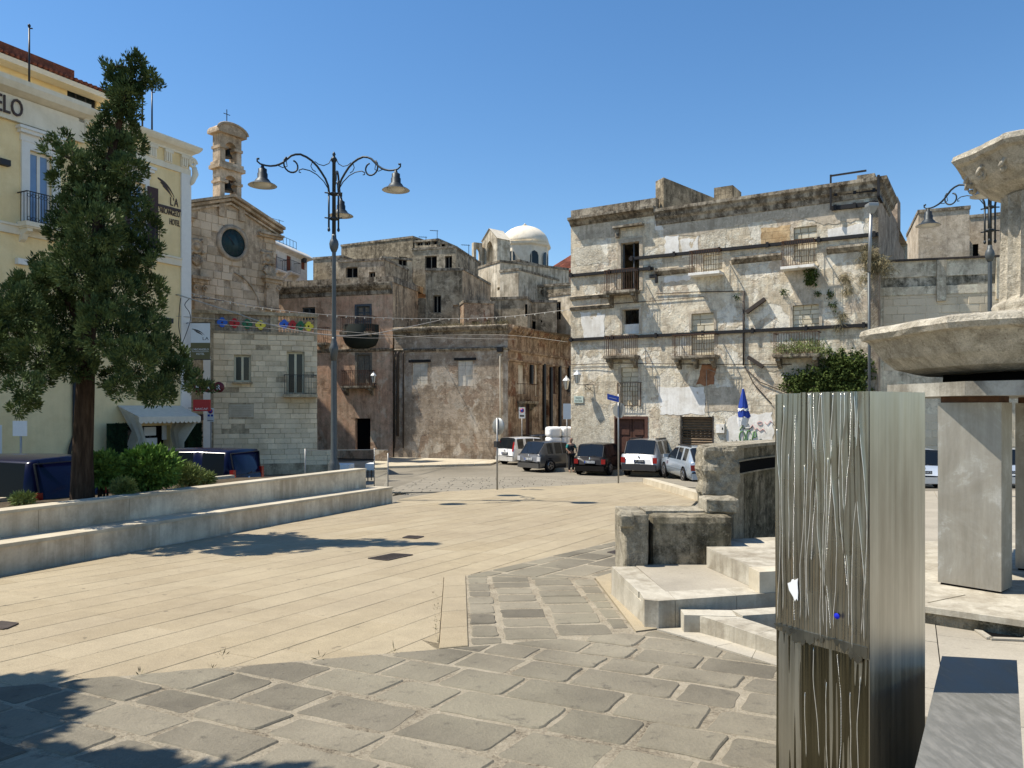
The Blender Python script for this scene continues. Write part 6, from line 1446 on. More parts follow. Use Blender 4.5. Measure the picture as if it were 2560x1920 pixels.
# hanging hotel banner
q = P(501, 900, 32.6); k = 32.6/F; bn = thing('hotel_banner', 'hanging hotel banner, white above and olive below, at the hotel corner', 'banner', q)
MB().box(-24*k,-.01,43*k,24*k,.01,92*k).build('white_panel', M['signwhite'], bn); MB().box(-24*k,-.012,2*k,24*k,.012,43*k).build('olive_panel', M['olive'], bn)
MB().bar((-27*k,0,93*k),(27*k,0,93*k),.03,.03).bar((-27*k,0,1*k),(27*k,0,1*k),.03,.03).bar((-30*k,0,93*k),(-40*k,.2,93*k),.03,.03).build('hanger', M['iron'], bn)
swoosh(bn, -21*k, 12*k, 60*k, 78*k, M['iron'], -.014)
text(bn, 'LA', 5*k, 50*k, 11*k, M['iron'], -.012, ext=.002, fit=15*k); text(bn, "L'ARCANGELO", 0, 24*k, 7*k, M['signwhite'], -.014, 'CENTER', .002, fit=42*k); text(bn, 'HOTEL', 0, 13*k, 7*k, M['signwhite'], -.014, 'CENTER', .002, fit=20*k)
MB().box(-21*k,-.014,20.5*k,21*k,-.0125,21.2*k).build('rule', M['signwhite'], bn)
# bar signs
q = P(530, 985, 32.8); k = 32.8/F; bs = thing('bar_sign', 'round dark-red BAR letter discs beside the hotel corner', 'sign', q)
M['darkred'] = plain('dark_red_sign', (.12,.008,.014), .4, var=.05)
for i, (cx, ch_) in enumerate(((-35, 'B'), (-9, 'A'), (17, 'R'))):
    dsc = MB().lathe([(13*k,.05),(13.5*k,.0),(13*k,-.05),(0,-.052)], 24, (cx*k,0,17*k), 'y').build('letter_disc', M['darkred'], bs); text(dsc, ch_, cx*k, 10.5*k, 18*k, M['signwhite'], -.056, 'CENTER', .004)
MB().bar((-40*k,.03,17*k),(18*k,.03,17*k),.03,.03).build('rail', M['iron'], bs)
q = P(505, 1028, 32.4); k = 32.4/F; cs_ = thing('coffee_sign', 'red square coffee sign with pale lettering under the tree', 'sign', q)
MB().box(-21*k,-.05,0,21*k,.05,29*k).build('panel', M['signred'], cs_); text(cs_, 'SAICAF', 0, 3.5*k, 7*k, M['signwhite'], -.052, 'CENTER', .002, fit=32*k); MB().bar((-21*k,0,8*k),(-34*k,.0,8*k),.03,.03).build('bracket', M['iron'], cs_)
q = P(491, 1051, 33.2); k = 33.2/F; br = thing('brown_sign', 'small dark brown box sign on a pole below the red coffee sign', 'sign', q); MB().box(-16*k,-.08,0,16*k,.08,15*k).build('box', M['shutterbrown'], br); MB().tube([(-8*k,0,0),(-9*k,0,-1.7)], .025, 6).build('post', M['iron'], br)

# ================================================================== lanterns, flood light, wires
def lantern(label, q, rz, brk=.75):
    o = thing('wall_lantern', label, 'lantern', q, rz, 'wall lanterns'); mb = MB()      # hangs out along local -y
    mb.bar((0,0,0),(0,-brk,.0),.03,.03); mb.tube([(0,-.05-.3*(1-math.cos(t_))*.5-.1, -.12-.16*math.sin(t_)) for t_ in [i*.45 for i in range(12)]], .014, 5); mb.bar((0,-.02,-.35),(0,-.5,-.02),.02,.02); mb.build('bracket', M['iron'], o)
    c0 = (0,-brk,.04); MB().lathe([(.05,.0),(.08,.03),(.1,.05),(.17,.45),(.18,.46)], 6, c0, smooth=False, cap=False).build('glazing', M['lampglass'], o)
    mb = MB()
    for k in range(6): a = k*math.pi/3; mb.bar((.1*math.cos(a), -brk+.1*math.sin(a), .09), (.175*math.cos(a), -brk+.175*math.sin(a), .5), .018, .018)
    mb.build('cage', M['iron'], o); MB().lathe([(.21,.46),(.2,.49),(.12,.6),(.06,.63),(.06,.68),(.03,.7),(.0,.76)], 6, c0, smooth=False).build('roof', M['signwhite'], o)
u, z = af.uv(1484, 962); lantern('wall lantern on scrolled bracket on the palazzo near its left corner', af.world(u, 0, z), af.rz - .9, .85)
u, z = af.uv(1428, 975); lantern('wall lantern at the left corner of the palazzo facing the alley', af.world(0.0, .3, z), af.rz - 1.9, .55)
u, z = pf.uv(944, 960); lantern('small white-topped wall lantern on the pink house', pf.world(u, 0, z), pf.rz, .6)
q = P(2174, 980, 31.6); k = 31.6/F; fl_ = thing('flood_light', 'tall flood light post at the right corner of the palazzo', 'flood light', q)
MB().tube([(0,0,-2.6),(-.03,0,330*k)], .06, 8).build('lower_post', M['lampgrey'], fl_); MB().tube([(-.03,-.02,300*k),(.03,-.05,446*k)], .07, 8).build('upper_post', M['polegrey'], fl_)
MB().add([(x*s1_+.05, y*s1_-.08, z) for z, s1_ in ((444*k,.07),(462*k,.2),(468*k,.2),(470*k,.17)) for x, y in ((-1,-1),(1,-1),(1,1),(-1,1))], [(i*4+j, i*4+(j+1)%4, (i+1)*4+(j+1)%4, (i+1)*4+j) for i in range(3) for j in range(4)] + [(12,13,14,15),(3,2,1,0)]).build('lamp_head', M['signgrey'], fl_)
M['wire'] = plain('pale_cable', (.38,.35,.3), .6); M['wiredk'] = plain('dark_cable', (.05,.045,.04), .6)
def wire(label, pts, r_, m='wire', bulbs=0):
    """pts: (px, py, depth)"""
    q = [P(*p) for p in pts]; c = []
    for i in range(len(q)-1):
        p0, p1, p2, p3 = q[max(0,i-1)], q[i], q[i+1], q[min(len(q)-1,i+2)]
        for j in range(8):
            t_ = j/8; c.append(.5*((2*p1) + (p2-p0)*t_ + (2*p0-5*p1+4*p2-p3)*t_*t_ + (3*p1-p0-3*p2+p3)*t_**3))
    c.append(q[-1]); o = thing('overhead_wire', label, 'wire', c[0], 0, 'overhead wires'); c = [v - q[0] for v in c]
    MB().tube(c, r_, 5).build('cable', M[m], o)
    if bulbs:
        L = len(c)
        for i in range(bulbs): f = (i+.5)/bulbs*(L-1); a = c[int(f)].lerp(c[min(L-1, int(f)+1)], f-int(f)); MB().lathe([(.0,.0),(.02,-.02),(.032,-.06),(.02,-.1),(0,-.11)], 6, a).build('bulb', M['lampglass'], o)
wire('wire strung with small bulbs from the hotel to the palazzo', [(437,722,32.5),(560,752,36),(720,778,38),(900,792,42),(1080,797,44),(1260,792,43),(1430,773,40.2)], .016, 'wire', 46)
wire('thick pale sagging cable from the hotel corner to the tower house', [(445,737,32.4),(580,780,33),(700,818,34),(830,838,37),(920,836,42),(1010,820,46),(1110,798,52)], .026)
wire('thin cable crossing below the flower balustrade towards the ruined house', [(437,790,32.4),(560,800,34),(800,823,37),(950,836,42),(1110,845,45),(1290,848,46)], .014)
wire('lower thin cable running from the stone house to the alley', [(530,810,35),(680,822,36.5),(860,842,40),(962,845,44),(1100,838,46),(1270,838,46.5),(1420,855,45)], .012)
wire('dark cable bundle from hotel corner to the church', [(440,737,32.4),(500,745,34),(560,752,36),(640,765,40),(700,772,46)], .02, 'wiredk')
wire('dark cable loop hanging down the hotel corner pilaster', [(452,745,32.3),(449,770,32.3),(447,815,32.3),(452,850,32.3),(450,900,32.3),(448,960,32.3)], .018, 'wiredk')
wire('second dark cable curling round the hotel corner', [(475,745,32.6),(462,762,32.4),(473,780,32.4),(476,800,32.5),(465,835,32.4),(455,860,32.4)], .016, 'wiredk')

# ================================================================== vehicles
def paintmat(name, c, rough=.25, metal=.3): 
    dk = max(c) < .08; t = T(name, rough, .15 if dk else .5, 0.0 if dk else metal); t.i('Coat Weight', .12 if dk else .7); t.i('Coat Roughness', .06); f = t.noise(t.tc(), 3, 4); return t.col(t.mix(f, tuple(x*.85 for x in c), c))
M['carglass'] = glassmat('car_glass', (.008,.01,.012), .05, .5); M['vanglass'] = glassmat('dark_van_glass', (.003,.004,.006), .2, .1)
def car(name, label, loc, head, L, W, H, paint, belt=.58, hood=.52, rear_rake=.1, front_rake=.75, hoodlen=.9, group='cars parked before the palazzo', van=False, bumper=None, lights='mid', rails=False, ground=.17, plate='', wag=False, lens='redlens', plate_dark=False):
    rz = math.atan2(head[1], head[0]) - math.pi/2; o = thing(name, label, 'car' if not van else 'van', loc, rz, group)
    hw = W/2; zb, zs, zr = ground, H*belt, H; y0, y1 = -L/2, L/2; yh = y1 - hoodlen                                # yh = base of windscreen
    # one loft: lower body, cabin and roof; glazed faces are left out and built as panes
    rk = .02 if van else rear_rake; fr = lambda v: y0 + L*v
    yb0 = y0 + .05; yr0 = y0 + .10 + rk*1.3; yr1 = yh - front_rake*.95; hd_ = H*hood
    wr_ = hw*(.9 if van else .78); wbm = hw*(.985 if van else .94)
    mid = [yr0 + (yr1-yr0)*f for f in (.0, .06, .3, .36, .40, .7, .74, 1.0)]
    S_ = [(y0-.01, .93, zs*.55, None), (y0+.0, .95, zs*.97, None), (yb0, .975, zs*1.0, None)]
    S_ += [(y, 1.0 if y > y0+.3 else .985, zs*1.01, H - .05*((y-(yr0+yr1)/2)/((yr1-yr0)/2))**2*(1 if y > (yr0+yr1)/2 else .6)) for y in mid]
    S_ += [(yh, 1.0, zs*.99, None), (yh+.2, .995, hd_*1.02, None), (y1-.3, .96, hd_*.94, None), (y1-.1, .9, hd_*.84, None), (y1-.02, .82, hd_*.68, None)]
    vs = []; NP = 17
    for y, f, b, r_ in S_:
        z0 = zb + (.1 if y < y0+.02 or y > y1-.06 else 0); h = b - z0; cab_ = r_ is not None; zr_ = r_ if cab_ else b + .02; wq = wr_ if cab_ else wbm*f*.86
        half = [(hw*f*.84, z0), (hw*f*.97, z0+h*.12), (hw*f*1.0, z0+h*.42), (hw*f*1.0, z0+h*.66), (hw*f*.975, z0+h*.9), (wbm*f, b)] + ([(wq*1.0, zr_-.075), (wq*.88, zr_-.015)] if cab_ else [(wq, b+.012), (wq*.8, b+.018)]) + [(0, zr_+.012)]
        vs += [(-x, y, z) for x, z in half] + [(x, y, z) for x, z in reversed(half[:-1])]
    body_f = []; glass = {}
    iR = 2; i0 = 3; iF = 3 + len(mid) - 1; iW = iF + 1
    for i in range(len(S_)-1):
        for j in range(NP-1):
            q = (i*NP+j, i*NP+j+1, (i+1)*NP+j+1, (i+1)*NP+j); key = None
            if i == iR and j in (6, 7, 8, 9): key = 'rear_window'
            elif i == iF and j in (6, 7, 8, 9): key = 'windscreen'
            elif j in (5, 10) and i0 <= i < iF and (i-i0) in (1, 4, 6): key = 'window_pane.%d.%d' % (i, j)
            elif j in (5, 10) and i == iF: key = 'window_pane.%d.%d' % (i, j)
            if key and not (van and key.startswith('rear')): glass.setdefault(key, []).append(q)
            else: body_f.append(q)
        body_f.append((i*NP+NP-1, i*NP, (i+1)*NP, (i+1)*NP+NP-1))
    body_f += [tuple(range(NP)), tuple(reversed(range((len(S_)-1)*NP, len(S_)*NP)))]
    mb = MB(); mb.add(vs, [tuple(reversed(q)) for q in body_f], True); body = mb.build('body', M[paint], o)
    for key, qs in glass.items():
        ids = sorted({x for q in qs for x in q}); mp = {x: k for k, x in enumerate(ids)}; gm = MB(); gm.add([vs[x] for x in ids], [tuple(mp[x] for x in reversed(q)) for q in qs], False); gm.build(key.split('.')[0], M['vanglass' if van else 'carglass'], o)
    ra = yb0; wb = hw*.9; fa = yh; rb, fb, wt = yr0, yr1, wr_
    # rubber seals round rear window
    e_ = [Vector(vs[iR*NP+6]), Vector(vs[iR*NP+10]), Vector(vs[i0*NP+10]), Vector(vs[i0*NP+6])]
    sm_ = MB()
    for k_ in range(4): sm_.bar(e_[k_]+Vector((0,-.012,.0)), e_[(k_+1)%4]+Vector((0,-.012,.0)), .03, .02)
    sm_.build('window_seal', M['plasticgrey'], o)
    bm_ = M[bumper or paint]
    MB().box(-hw*.9, y0-.07, zb+.03, hw*.9, y0+.12, zb+.03+H*.16).build('rear_bumper', bm_, o); MB().box(-hw*.9, y1-.14, zb+.02, hw*.9, y1+.04, zb+H*.16).build('front_bumper', bm_, o)
    for s in (-1, 1):
        lx = s*hw*.84; z0 = zs*.62; 
        if lights == 'tall': MB().box(s*hw*.9-.07, y0-.012, z0+.05, s*hw*.9+.07, y0+.1, zs+H*.1).build('tail_light', M[lens], o)
        elif lights == 'high': MB().add([(s*hw*f_+dx, y_, z_) for z_, y_, f_ in ((zs*.86, y0-.02, .86), (zs*1.02, y0+.0, .86), (H*.84, yr0-.06, .76)) for dx in (-.06, .06)], [(0,1,3,2),(2,3,5,4)]).build('tail_light', M[lens], o)
        else: MB().box(lx-.1, y0-.03, z0, lx+.1, y0+.06, z0+H*.15).build('tail_light', M[lens], o)
        MB().box(s*hw*.72-.14, y1-.2, H*hood*.6, s*hw*.72+.12, y1-.02, H*hood*.78).build('headlight', M['clearlens'], o)
        MB().box(s*hw*.97+(0 if s > 0 else -.2), fa-.35, zs+.02, s*hw*.97+(.2 if s > 0 else 0), fa-.2, zs+.16).build('mirror', M[paint], o)
        R_ = H*.205 if not van else .32
        for yy in (y0+L*.19, y1-L*.19):
            wv = hw-.11
            MB().lathe([(R_+.07,-.012),(0,-.012)], 20, (s*(hw*.985+.012),yy,R_), 'x').lathe([(R_+.07,.012),(0,.012)], 20, (s*(hw*.985+.0),yy,R_), 'x').build('wheel_arch', M['plasticgrey'], o)
            ty = MB().lathe([(R_*.62,-.1),(R_*.92,-.1),(R_,-.07),(R_,.07),(R_*.92,.1),(R_*.62,.1)], 22, (s*(hw-.07),yy,R_), 'x').build('wheel', M['tyre'], o)
            rm = MB().lathe([(0,.0),(R_*.16,.02),(R_*.2,.0),(R_*.55,.01),(R_*.64,.03),(R_*.64,-.1)] if s > 0 else [(R_*.64,.1),(R_*.64,-.03),(R_*.55,-.01),(R_*.2,0),(R_*.16,-.02),(0,0)], 16, (s*(hw+.02),yy,R_), 'x').build('rim', M['rim'], ty)
            for q in range(5):
                a = q*2*math.pi/5; MB().bar((s*(hw+.036),yy,R_),(s*(hw+.03),yy+R_*.58*math.cos(a),R_+R_*.58*math.sin(a)),.035,.012,(1,0,0)).build('spoke', M['rim'], ty)
        if rails: MB().box(s*wt*.86-.02, rb+.2, H-.01, s*wt*.86+.02, fb-.15, H+.045).build('roof_rail', M['plasticgrey'], o)
    zp = zs*.72; pl = MB().box(-.26, y0-.035, zp-.055, .26, y0-.005, zp+.055).build('number_plate', M['plasticgrey'] if plate_dark else M['plate'], o)
    MB().box(-.26, y0-.037, zp-.055, -.21, y0-.0345, zp+.055).build('blue_band', M['plateblue'], pl)
    if plate: text(pl, plate, .02, zp-.035, .1, M['plate'] if plate_dark else M['plasticgrey'], y0-.038, 'CENTER', .001, 'plate_characters')
    MB().lathe([(.05,0),(.045,-.015),(0,-.02)], 14, (0,y0-.01,zs*.9), 'y').build('badge', M['chrome'], o); MB().bar((0,ra-.03,zs+.03),(.3,ra-.0,zs+.06),.02,.02).build('wiper', M['plasticgrey'], o)
    MB().bar((-hw*1.0-.004,y0+.5,zs*.6),(-hw*1.0-.004,y1-.7,zs*.6),.012,.05).bar((hw*1.0+.004,y0+.5,zs*.6),(hw*1.0+.004,y1-.7,zs*.6),.012,.05).build('side_moulding', bm_, o)
    return o
for nm, c, ro in (('p_silver',(.36,.37,.375),.28),('p_black',(.012,.011,.011),.2),('p_grey',(.1,.1,.098),.28),('p_white',(.72,.72,.7),.3),('p_blue',(.003,.004,.022),.2),('p_wagon',(.36,.42,.48),.25),('p_pale',(.62,.68,.75),.3)): M[nm] = paintmat(nm[2:]+'_car_paint', c, ro)
def rearat(px, py, head, L):
    q = G(px, py); h = Vector(head).normalized(); return Vector((q.x + h.x*L/2, q.y + h.y*L/2, zg(q.y + h.y*L/2) + .0 - .035))
hd = (.50,.866); car('parked_suv', 'silver off-road car with roof rails parked before the brown door', rearat(1597,1190,hd,4.5), hd, 4.5, 1.86, 1.74, 'p_silver', .6, .6, .22, .7, 1.2, bumper='plasticgrey', lights='mid', rails=True, ground=.28, plate='CT 180AX', plate_dark=True)
hd = (.42,.907); car('parked_hatchback', 'black small hatchback parked left of the silver off-road car', rearat(1474,1186,hd,3.6), hd, 3.6, 1.62, 1.5, 'p_black', .58, .6, .12, .6, .75, bumper='p_black', lights='mid', plate='BC 572CD')
hd = (.72,.69); car('parked_hatchback', 'grey rounded hatchback parked beside the black one', rearat(1322,1177,hd,3.7), hd, 3.7, 1.66, 1.52, 'p_grey', .58, .58, .3, .8, .8, lights='mid', lens='clearlens', plate='CN 481GC')
hd = (.75,.66); car('parked_hatchback', 'white small hatchback behind the round sign', rearat(1262,1159,hd,3.6), hd, 3.6, 1.62, 1.54, 'p_white', .57, .58, .1, .65, .8, lights='high', bumper='p_white', plate='ES 473XG', plate_dark=True)
q = P(1370, 1165, 48); car('parked_hatchback', 'dark car mostly hidden behind the grey hatchback', (q.x, 48, -1.6), (.9,.43), 4.0, 1.7, 1.62, 'p_grey', .58, .58, .3, .8, .9)
hd = (-.08,.99); car('parked_estate', 'blue-grey estate car half hidden by the broken stone wall', rearat(1779,1203,hd,4.6), hd, 4.6, 1.82, 1.5, 'p_wagon', .6, .58, .35, .9, 1.1, rails=True, plate='EC 915BM')
for px, lab in ((2322, 'pale blue car seen between steel pillar and fountain pier'), (2556, 'pale blue car at the right edge behind the fountain pier')):
    q = P(px, 1200, 27.5); car('parked_hatchback', lab, (q.x, 27.5+1.8, zg(28)-.06), (.1,.99), 3.7, 1.62, 1.42, 'p_pale', .58, .58, .12, .6, .8, group='cars parked behind the fountain', lights='high', bumper='p_white', plate='DV 284KR', plate_dark=True)
hd = Vector((-.975,.22)).normalized(); q = P(188, 1190, 14.6); car('parked_van', 'dark blue van parked behind the cypress tree', (q.x+hd.x*2.35, q.y+hd.y*2.35, zg(15)-.41), hd, 4.7, 1.85, 1.78, 'p_blue', .55, .55, .12, .8, .9, group='dark blue vehicles by the hotel', van=True, lights='tall')
hd = Vector((-.985,.17)).normalized(); q = P(622, 1160, 22.5); car('parked_van', 'dark blue van parked behind the low shrubs', (q.x+hd.x*2.2, q.y+hd.y*2.2, zg(22.5)-.37), hd, 4.4, 1.8, 1.78, 'p_blue', .58, .58, .12, .7, .8, group='dark blue vehicles by the hotel', van=True, lights='tall')
q = P(487, 1150, 34.5); car('parked_hatchback', 'tiny glimpse of a white car beside the stone house glass door', (q.x, 34.5, -1.62), (.46,.89), 3.7, 1.6, 1.5, 'p_white', .58, .58, .2, .7, .8, group='cars by the stone house')

# ================================================================== bales, umbrella, person, tables
def bale(o, x0, y0, z0, x1, y1, z1, seed):
    bm = bmesh.new(); bmesh.ops.create_cube(bm, size=1); bmesh.ops.subdivide_edges(bm, edges=bm.edges[:], cuts=7, use_grid_fill=True)
    for v in bm.verts:
        c = v.co*2; r_ = max(1e-3, (abs(c.x)**6+abs(c.y)**6+abs(c.z)**6)**(1/6)); u = c/r_*.5
        v.co = Vector((x0+(u.x+.5)*(x1-x0), y0+(u.y+.5)*(y1-y0), z0+(u.z+.5)*(z1-z0))); v.co += Vector((1,1,1))*.02*mnoise.noise(v.co*5+Vector((seed,0,0)))
    for f in bm.faces: f.smooth = True
    me = bpy.data.meshes.new('bale'); bm.to_mesh(me); bm.free(); me.materials.append(M['cloth_white']); return link('bale', me, o)
q = P(1400, 1180, 42); k = 42/F; st_ = thing('wrapped_bales', 'stack of white wrapped bales behind the person', 'bales', (q.x, 42, -1.6), .2, 'stacks of white wrapped bales')
for i, z in enumerate((.0,.55,1.1,1.65)): bale(st_, -.75, -.5, z, .0, .5, z+.56, i); bale(st_, .0, -.5, z, .72, .5, z+.56, i+9)
q = P(1784, 1190, 37); st_ = thing('wrapped_bales', 'stack of white wrapped bales behind the blue-grey estate car', 'bales', (q.x, 37, -1.5), af.rz, 'stacks of white wrapped bales')
for i, z in enumerate((.0,.45,.9,1.35)): bale(st_, -.72, -.45, z, .72, .45, z+.46, i+20)
# closed umbrella leaning by the wall
M['umbblue'] = plain('blue_canvas', (.015,.05,.3), .8, var=.1); M['umbwhite'] = plain('white_canvas', (.7,.7,.68), .8)
q = P(1858, 1150, 33.6); k = 33.6/F; um_ = thing('parasol', 'closed blue and white parasol standing before the graffiti', 'parasol', (q.x, q.y, zg(33.6)))
z1 = (1150-972)*k + (q.z - zg(33.6)); z0 = z1 - 92*k
MB().tube([(0,0,-.05),(0,0,z1+.05)], .025, 8).build('pole', M['polegrey'], um_)
def fold(za, zb_, ra, rb, nm, mat, tilt=.0):
    mb = MB(); vs = []; N_ = 24; K_ = 6
    for i in range(K_+1):
        f = i/K_; z = za + (zb_-za)*f; r_ = ra + (rb-ra)*f
        for j in range(N_): a = 2*math.pi*j/N_; rr = r_*(.72+.4*abs(math.sin(a*4+f*.6))); vs.append((rr*math.cos(a)+tilt*f, rr*math.sin(a), z - .05*math.sin(a*4)*f))
    mb.add(vs, [(i*N_+j, i*N_+(j+1)%N_, (i+1)*N_+(j+1)%N_, (i+1)*N_+j) for i in range(K_) for j in range(N_)], True); mb.build(nm, mat, um_)
fold(z1, z1-.85, .04, .2, 'canopy', M['umbblue']); fold(z1-.85, z1-.95, .2, .23, 'white_band', M['umbwhite']); fold(z1-.95, z1-1.25, .22, .25, 'lower_canopy', M['umbblue'], .05); fold(z1-1.25, z1-1.6, .25, .2, 'valance', M['umbwhite'], -.03)
MB().lathe([(.25,0),(.25,.06),(.05,.09),(.04,.3)], 16).build('foot', M['concrete'], um_)
# person
M['skin'] = plain('skin', (.32,.19,.13), .6, var=.05); M['vest'] = plain('dark_vest', (.012,.02,.02), .8); M['teal'] = plain('teal_shirt', (.02,.2,.18), .8); M['trouser'] = plain('dark_trousers', (.012,.013,.016), .85); M['hair'] = plain('dark_hair', (.012,.01,.009), .7)
def skin_mesh(name, verts, edges, rad, mats, par, root=0, sub=1):
    me = bpy.data.meshes.new(name); me.from_pydata([Vector(v) for v in verts], edges, []); o = link(name, me, par); me.materials.append(mats)
    m = o.modifiers.new('skin', 'SKIN'); m.use_smooth_shade = True
    for i, r_ in enumerate(rad): s_ = me.skin_vertices[0].data[i]; s_.radius = (r_, r_*.85) if not isinstance(r_, tuple) else r_; s_.use_root = (i == root)
    q = o.modifiers.new('sub', 'SUBSURF'); q.levels = sub; q.render_levels = sub; return o
q = P(1428, 1170, 38.5); pe = thing('person', 'person in dark vest and teal shirt standing behind the black hatchback', 'person', (q.x, 38.5, -1.6), .5)
B = [(0,0,.95),(0,0,1.15),(0,.02,1.36),(0,.03,1.47),(0,.0,1.56),(0,-.01,1.66),(0,-.005,1.74), (-.19,.02,1.42),(-.29,-.02,1.17),(-.2,-.16,1.02),(-.15,-.22,.99), (.19,.02,1.42),(.3,.0,1.17),(.24,-.16,1.03),(.19,-.23,1.0), (-.1,0,.9),(-.11,-.02,.5),(-.11,.02,.1),(-.12,-.12,.04), (.1,0,.9),(.12,-.02,.5),(.12,.03,.1),(.13,-.11,.04)]
E = [(0,1),(1,2),(2,3),(3,4),(4,5),(5,6),(2,7),(7,8),(8,9),(9,10),(2,11),(11,12),(12,13),(13,14),(0,15),(15,16),(16,17),(17,18),(0,19),(19,20),(20,21),(21,22)]
skin_mesh('body', B, E, [.14,.14,.15,.06,.075,.098,.07,.06,.045,.035,.04,.06,.045,.035,.04,.09,.06,.045,.045,.09,.06,.045,.045], M['skin'], pe, 0, 2)
skin_mesh('vest', B[0:3] + [(-.15,.02,1.40),(.15,.02,1.40)], [(0,1),(1,2),(2,3),(2,4)], [(.175,.125),(.185,.135),(.19,.14),(.095,.09),(.095,.09)], M['vest'], pe)
skin_mesh('shirt_sleeve', [(-.17,.02,1.42),(-.24,0,1.3),(-.285,-.02,1.19)], [(0,1),(1,2)], [.078,.072,.062], M['teal'], pe); skin_mesh('shirt_sleeve', [(.17,.02,1.42),(.24,0.01,1.3),(.295,0,1.19)], [(0,1),(1,2)], [.078,.072,.062], M['teal'], pe)
skin_mesh('trousers', [B[0],(-.1,0,.88),(-.11,-.02,.5),(-.11,.02,.12),(.1,0,.88),(.12,-.02,.5),(.12,.03,.12)], [(0,1),(1,2),(2,3),(0,4),(4,5),(5,6)], [(.165,.13),.105,.082,.07,.105,.082,.07], M['trouser'], pe)
skin_mesh('hair', [(0,.015,1.68),(0,.01,1.75)], [(0,1)], [.102,.075], M['hair'], pe)
# glass wind screens and two tables behind the bench end
M['screen'] = None; t = T('clear_screen_glass', .03, .5); t.i('Transmission Weight', 1.0); t.i('IOR', 1.1); M['screen'] = t.col((.92,.95,.95))
gs = thing('glass_screen', 'clear glass wind screen with thin posts behind the end of the bench', 'screen', P(763, 1190, 23))
gp_ = [P(763,1180,23), P(833,1172,24), P(936,1165,25), P(970,1168,24.2)]; base = gs.location.copy()
for i, a in enumerate(gp_):
    a = Vector((a.x, a.y, zg(a.y)-.1)) - base; MB().tube([a, a+Vector((0,0,1.5 if i < 3 else 1.35))], .018, 6).build('post', M['polegrey'], gs)
for i in range(3):
    a, b = [Vector((v.x, v.y, zg(v.y)+.05)) - base for v in (gp_[i], gp_[i+1])]; up = Vector((0,0,1.3))
    MB().quad(a, b, b+up, a+up).build('pane', M['screen'], gs); MB().bar(a+up, b+up, .02, .02).build('top_rail', M['polegrey'], gs)
for px, d, lab in ((822, 33, 'white cloth-covered table before the pink house nearer the stone house'), (918, 34, 'white cloth-covered table before the dark cellar door')):
    q = P(px, 1150, d); o = thing('table', lab, 'table', (q.x, d, zg(d)-.06), 0, 'white tables before the pink house'); MB().box(-.5,-.4,.72,.5,.4,.76).build('table_top', M['cloth_white'], o); MB().prism([(-.51,-.41),(.51,-.41),(.51,.41),(-.51,.41)], .5, .765).build('cloth', M['cloth_white'], o)
    for x, y in ((-.42,-.32),(.42,-.32),(.42,.32),(-.42,.32)): MB().bar((x,y,0),(x,y,.72),.04,.04).build('leg', M['rust2'], o)
# ================================================================== vegetation
def leafmat(name, c1, c2, sc=2.5):
    t = T(name, .75, .06); p = t.geo(); f = t.noise(p, sc, 4, .6); k = t.ramp(f, [(.32, c1), (.68, c2)])
    k = t.mix(1.0, k, t.ramp(t.noise(p, 25, 3), [(.3, .6), (.7, 1.25)]), 'MULTIPLY'); return t.col(k)
M['cypress'] = leafmat('cypress_foliage', (.015,.034,.012), (.15,.2,.075)); M['shrub'] = leafmat('shrub_leaf', (.07,.14,.03), (.2,.32,.07), 4); M['juniper'] = leafmat('juniper_foliage', (.11,.15,.04), (.24,.28,.1), 4); M['ivy'] = leafmat('ivy_leaf', (.03,.05,.012), (.1,.13,.035), 5); M['drygrass'] = leafmat('dry_grass', (.16,.13,.07), (.3,.26,.15), 5)  # cypress: pale tone lifted to put sunlit clump highlights into the leaf colour
t = T('cypress_bark', .95, .1); v = t.tc(); f = t.noise(t.map(v, (9, 9, 1.2)), 1.5, 8, .7); t.bump(f, 1.0, .04); M['bark'] = t.col(t.ramp(f, [(.3, (.015,.01,.007)), (.5, (.05,.033,.022)), (.7, (.1,.07,.048))]))
def leaves(mb, c, R, n, ln, wd, rnd, out=.7, org=None, droop=0.0):
    """tuft of n pointed leaves round c"""
    for _ in range(n):
        d = Vector((rnd.gauss(0,1), rnd.gauss(0,1), rnd.gauss(0,1))).normalized(); p = c + d*R*rnd.random()**.5
        if org is not None: d = (d*(1-out) + (p-org).normalized()*out).normalized()
        d.z -= droop; d.normalize(); s = d.cross(Vector((rnd.uniform(-1,1), rnd.uniform(-1,1), rnd.uniform(-1,1))))
        if s.length < .1: continue
        s.normalize(); l = ln*rnd.uniform(.6,1.25); w_ = wd*rnd.uniform(.7,1.2)
        b = len(mb.v); mb.v += [tuple(p), tuple(p+d*l*.45+s*w_), tuple(p+d*l), tuple(p+d*l*.45-s*w_)]; mb.f.append((b,b+1,b+2,b+3)); mb.m.append(0); mb.sm.append(False)
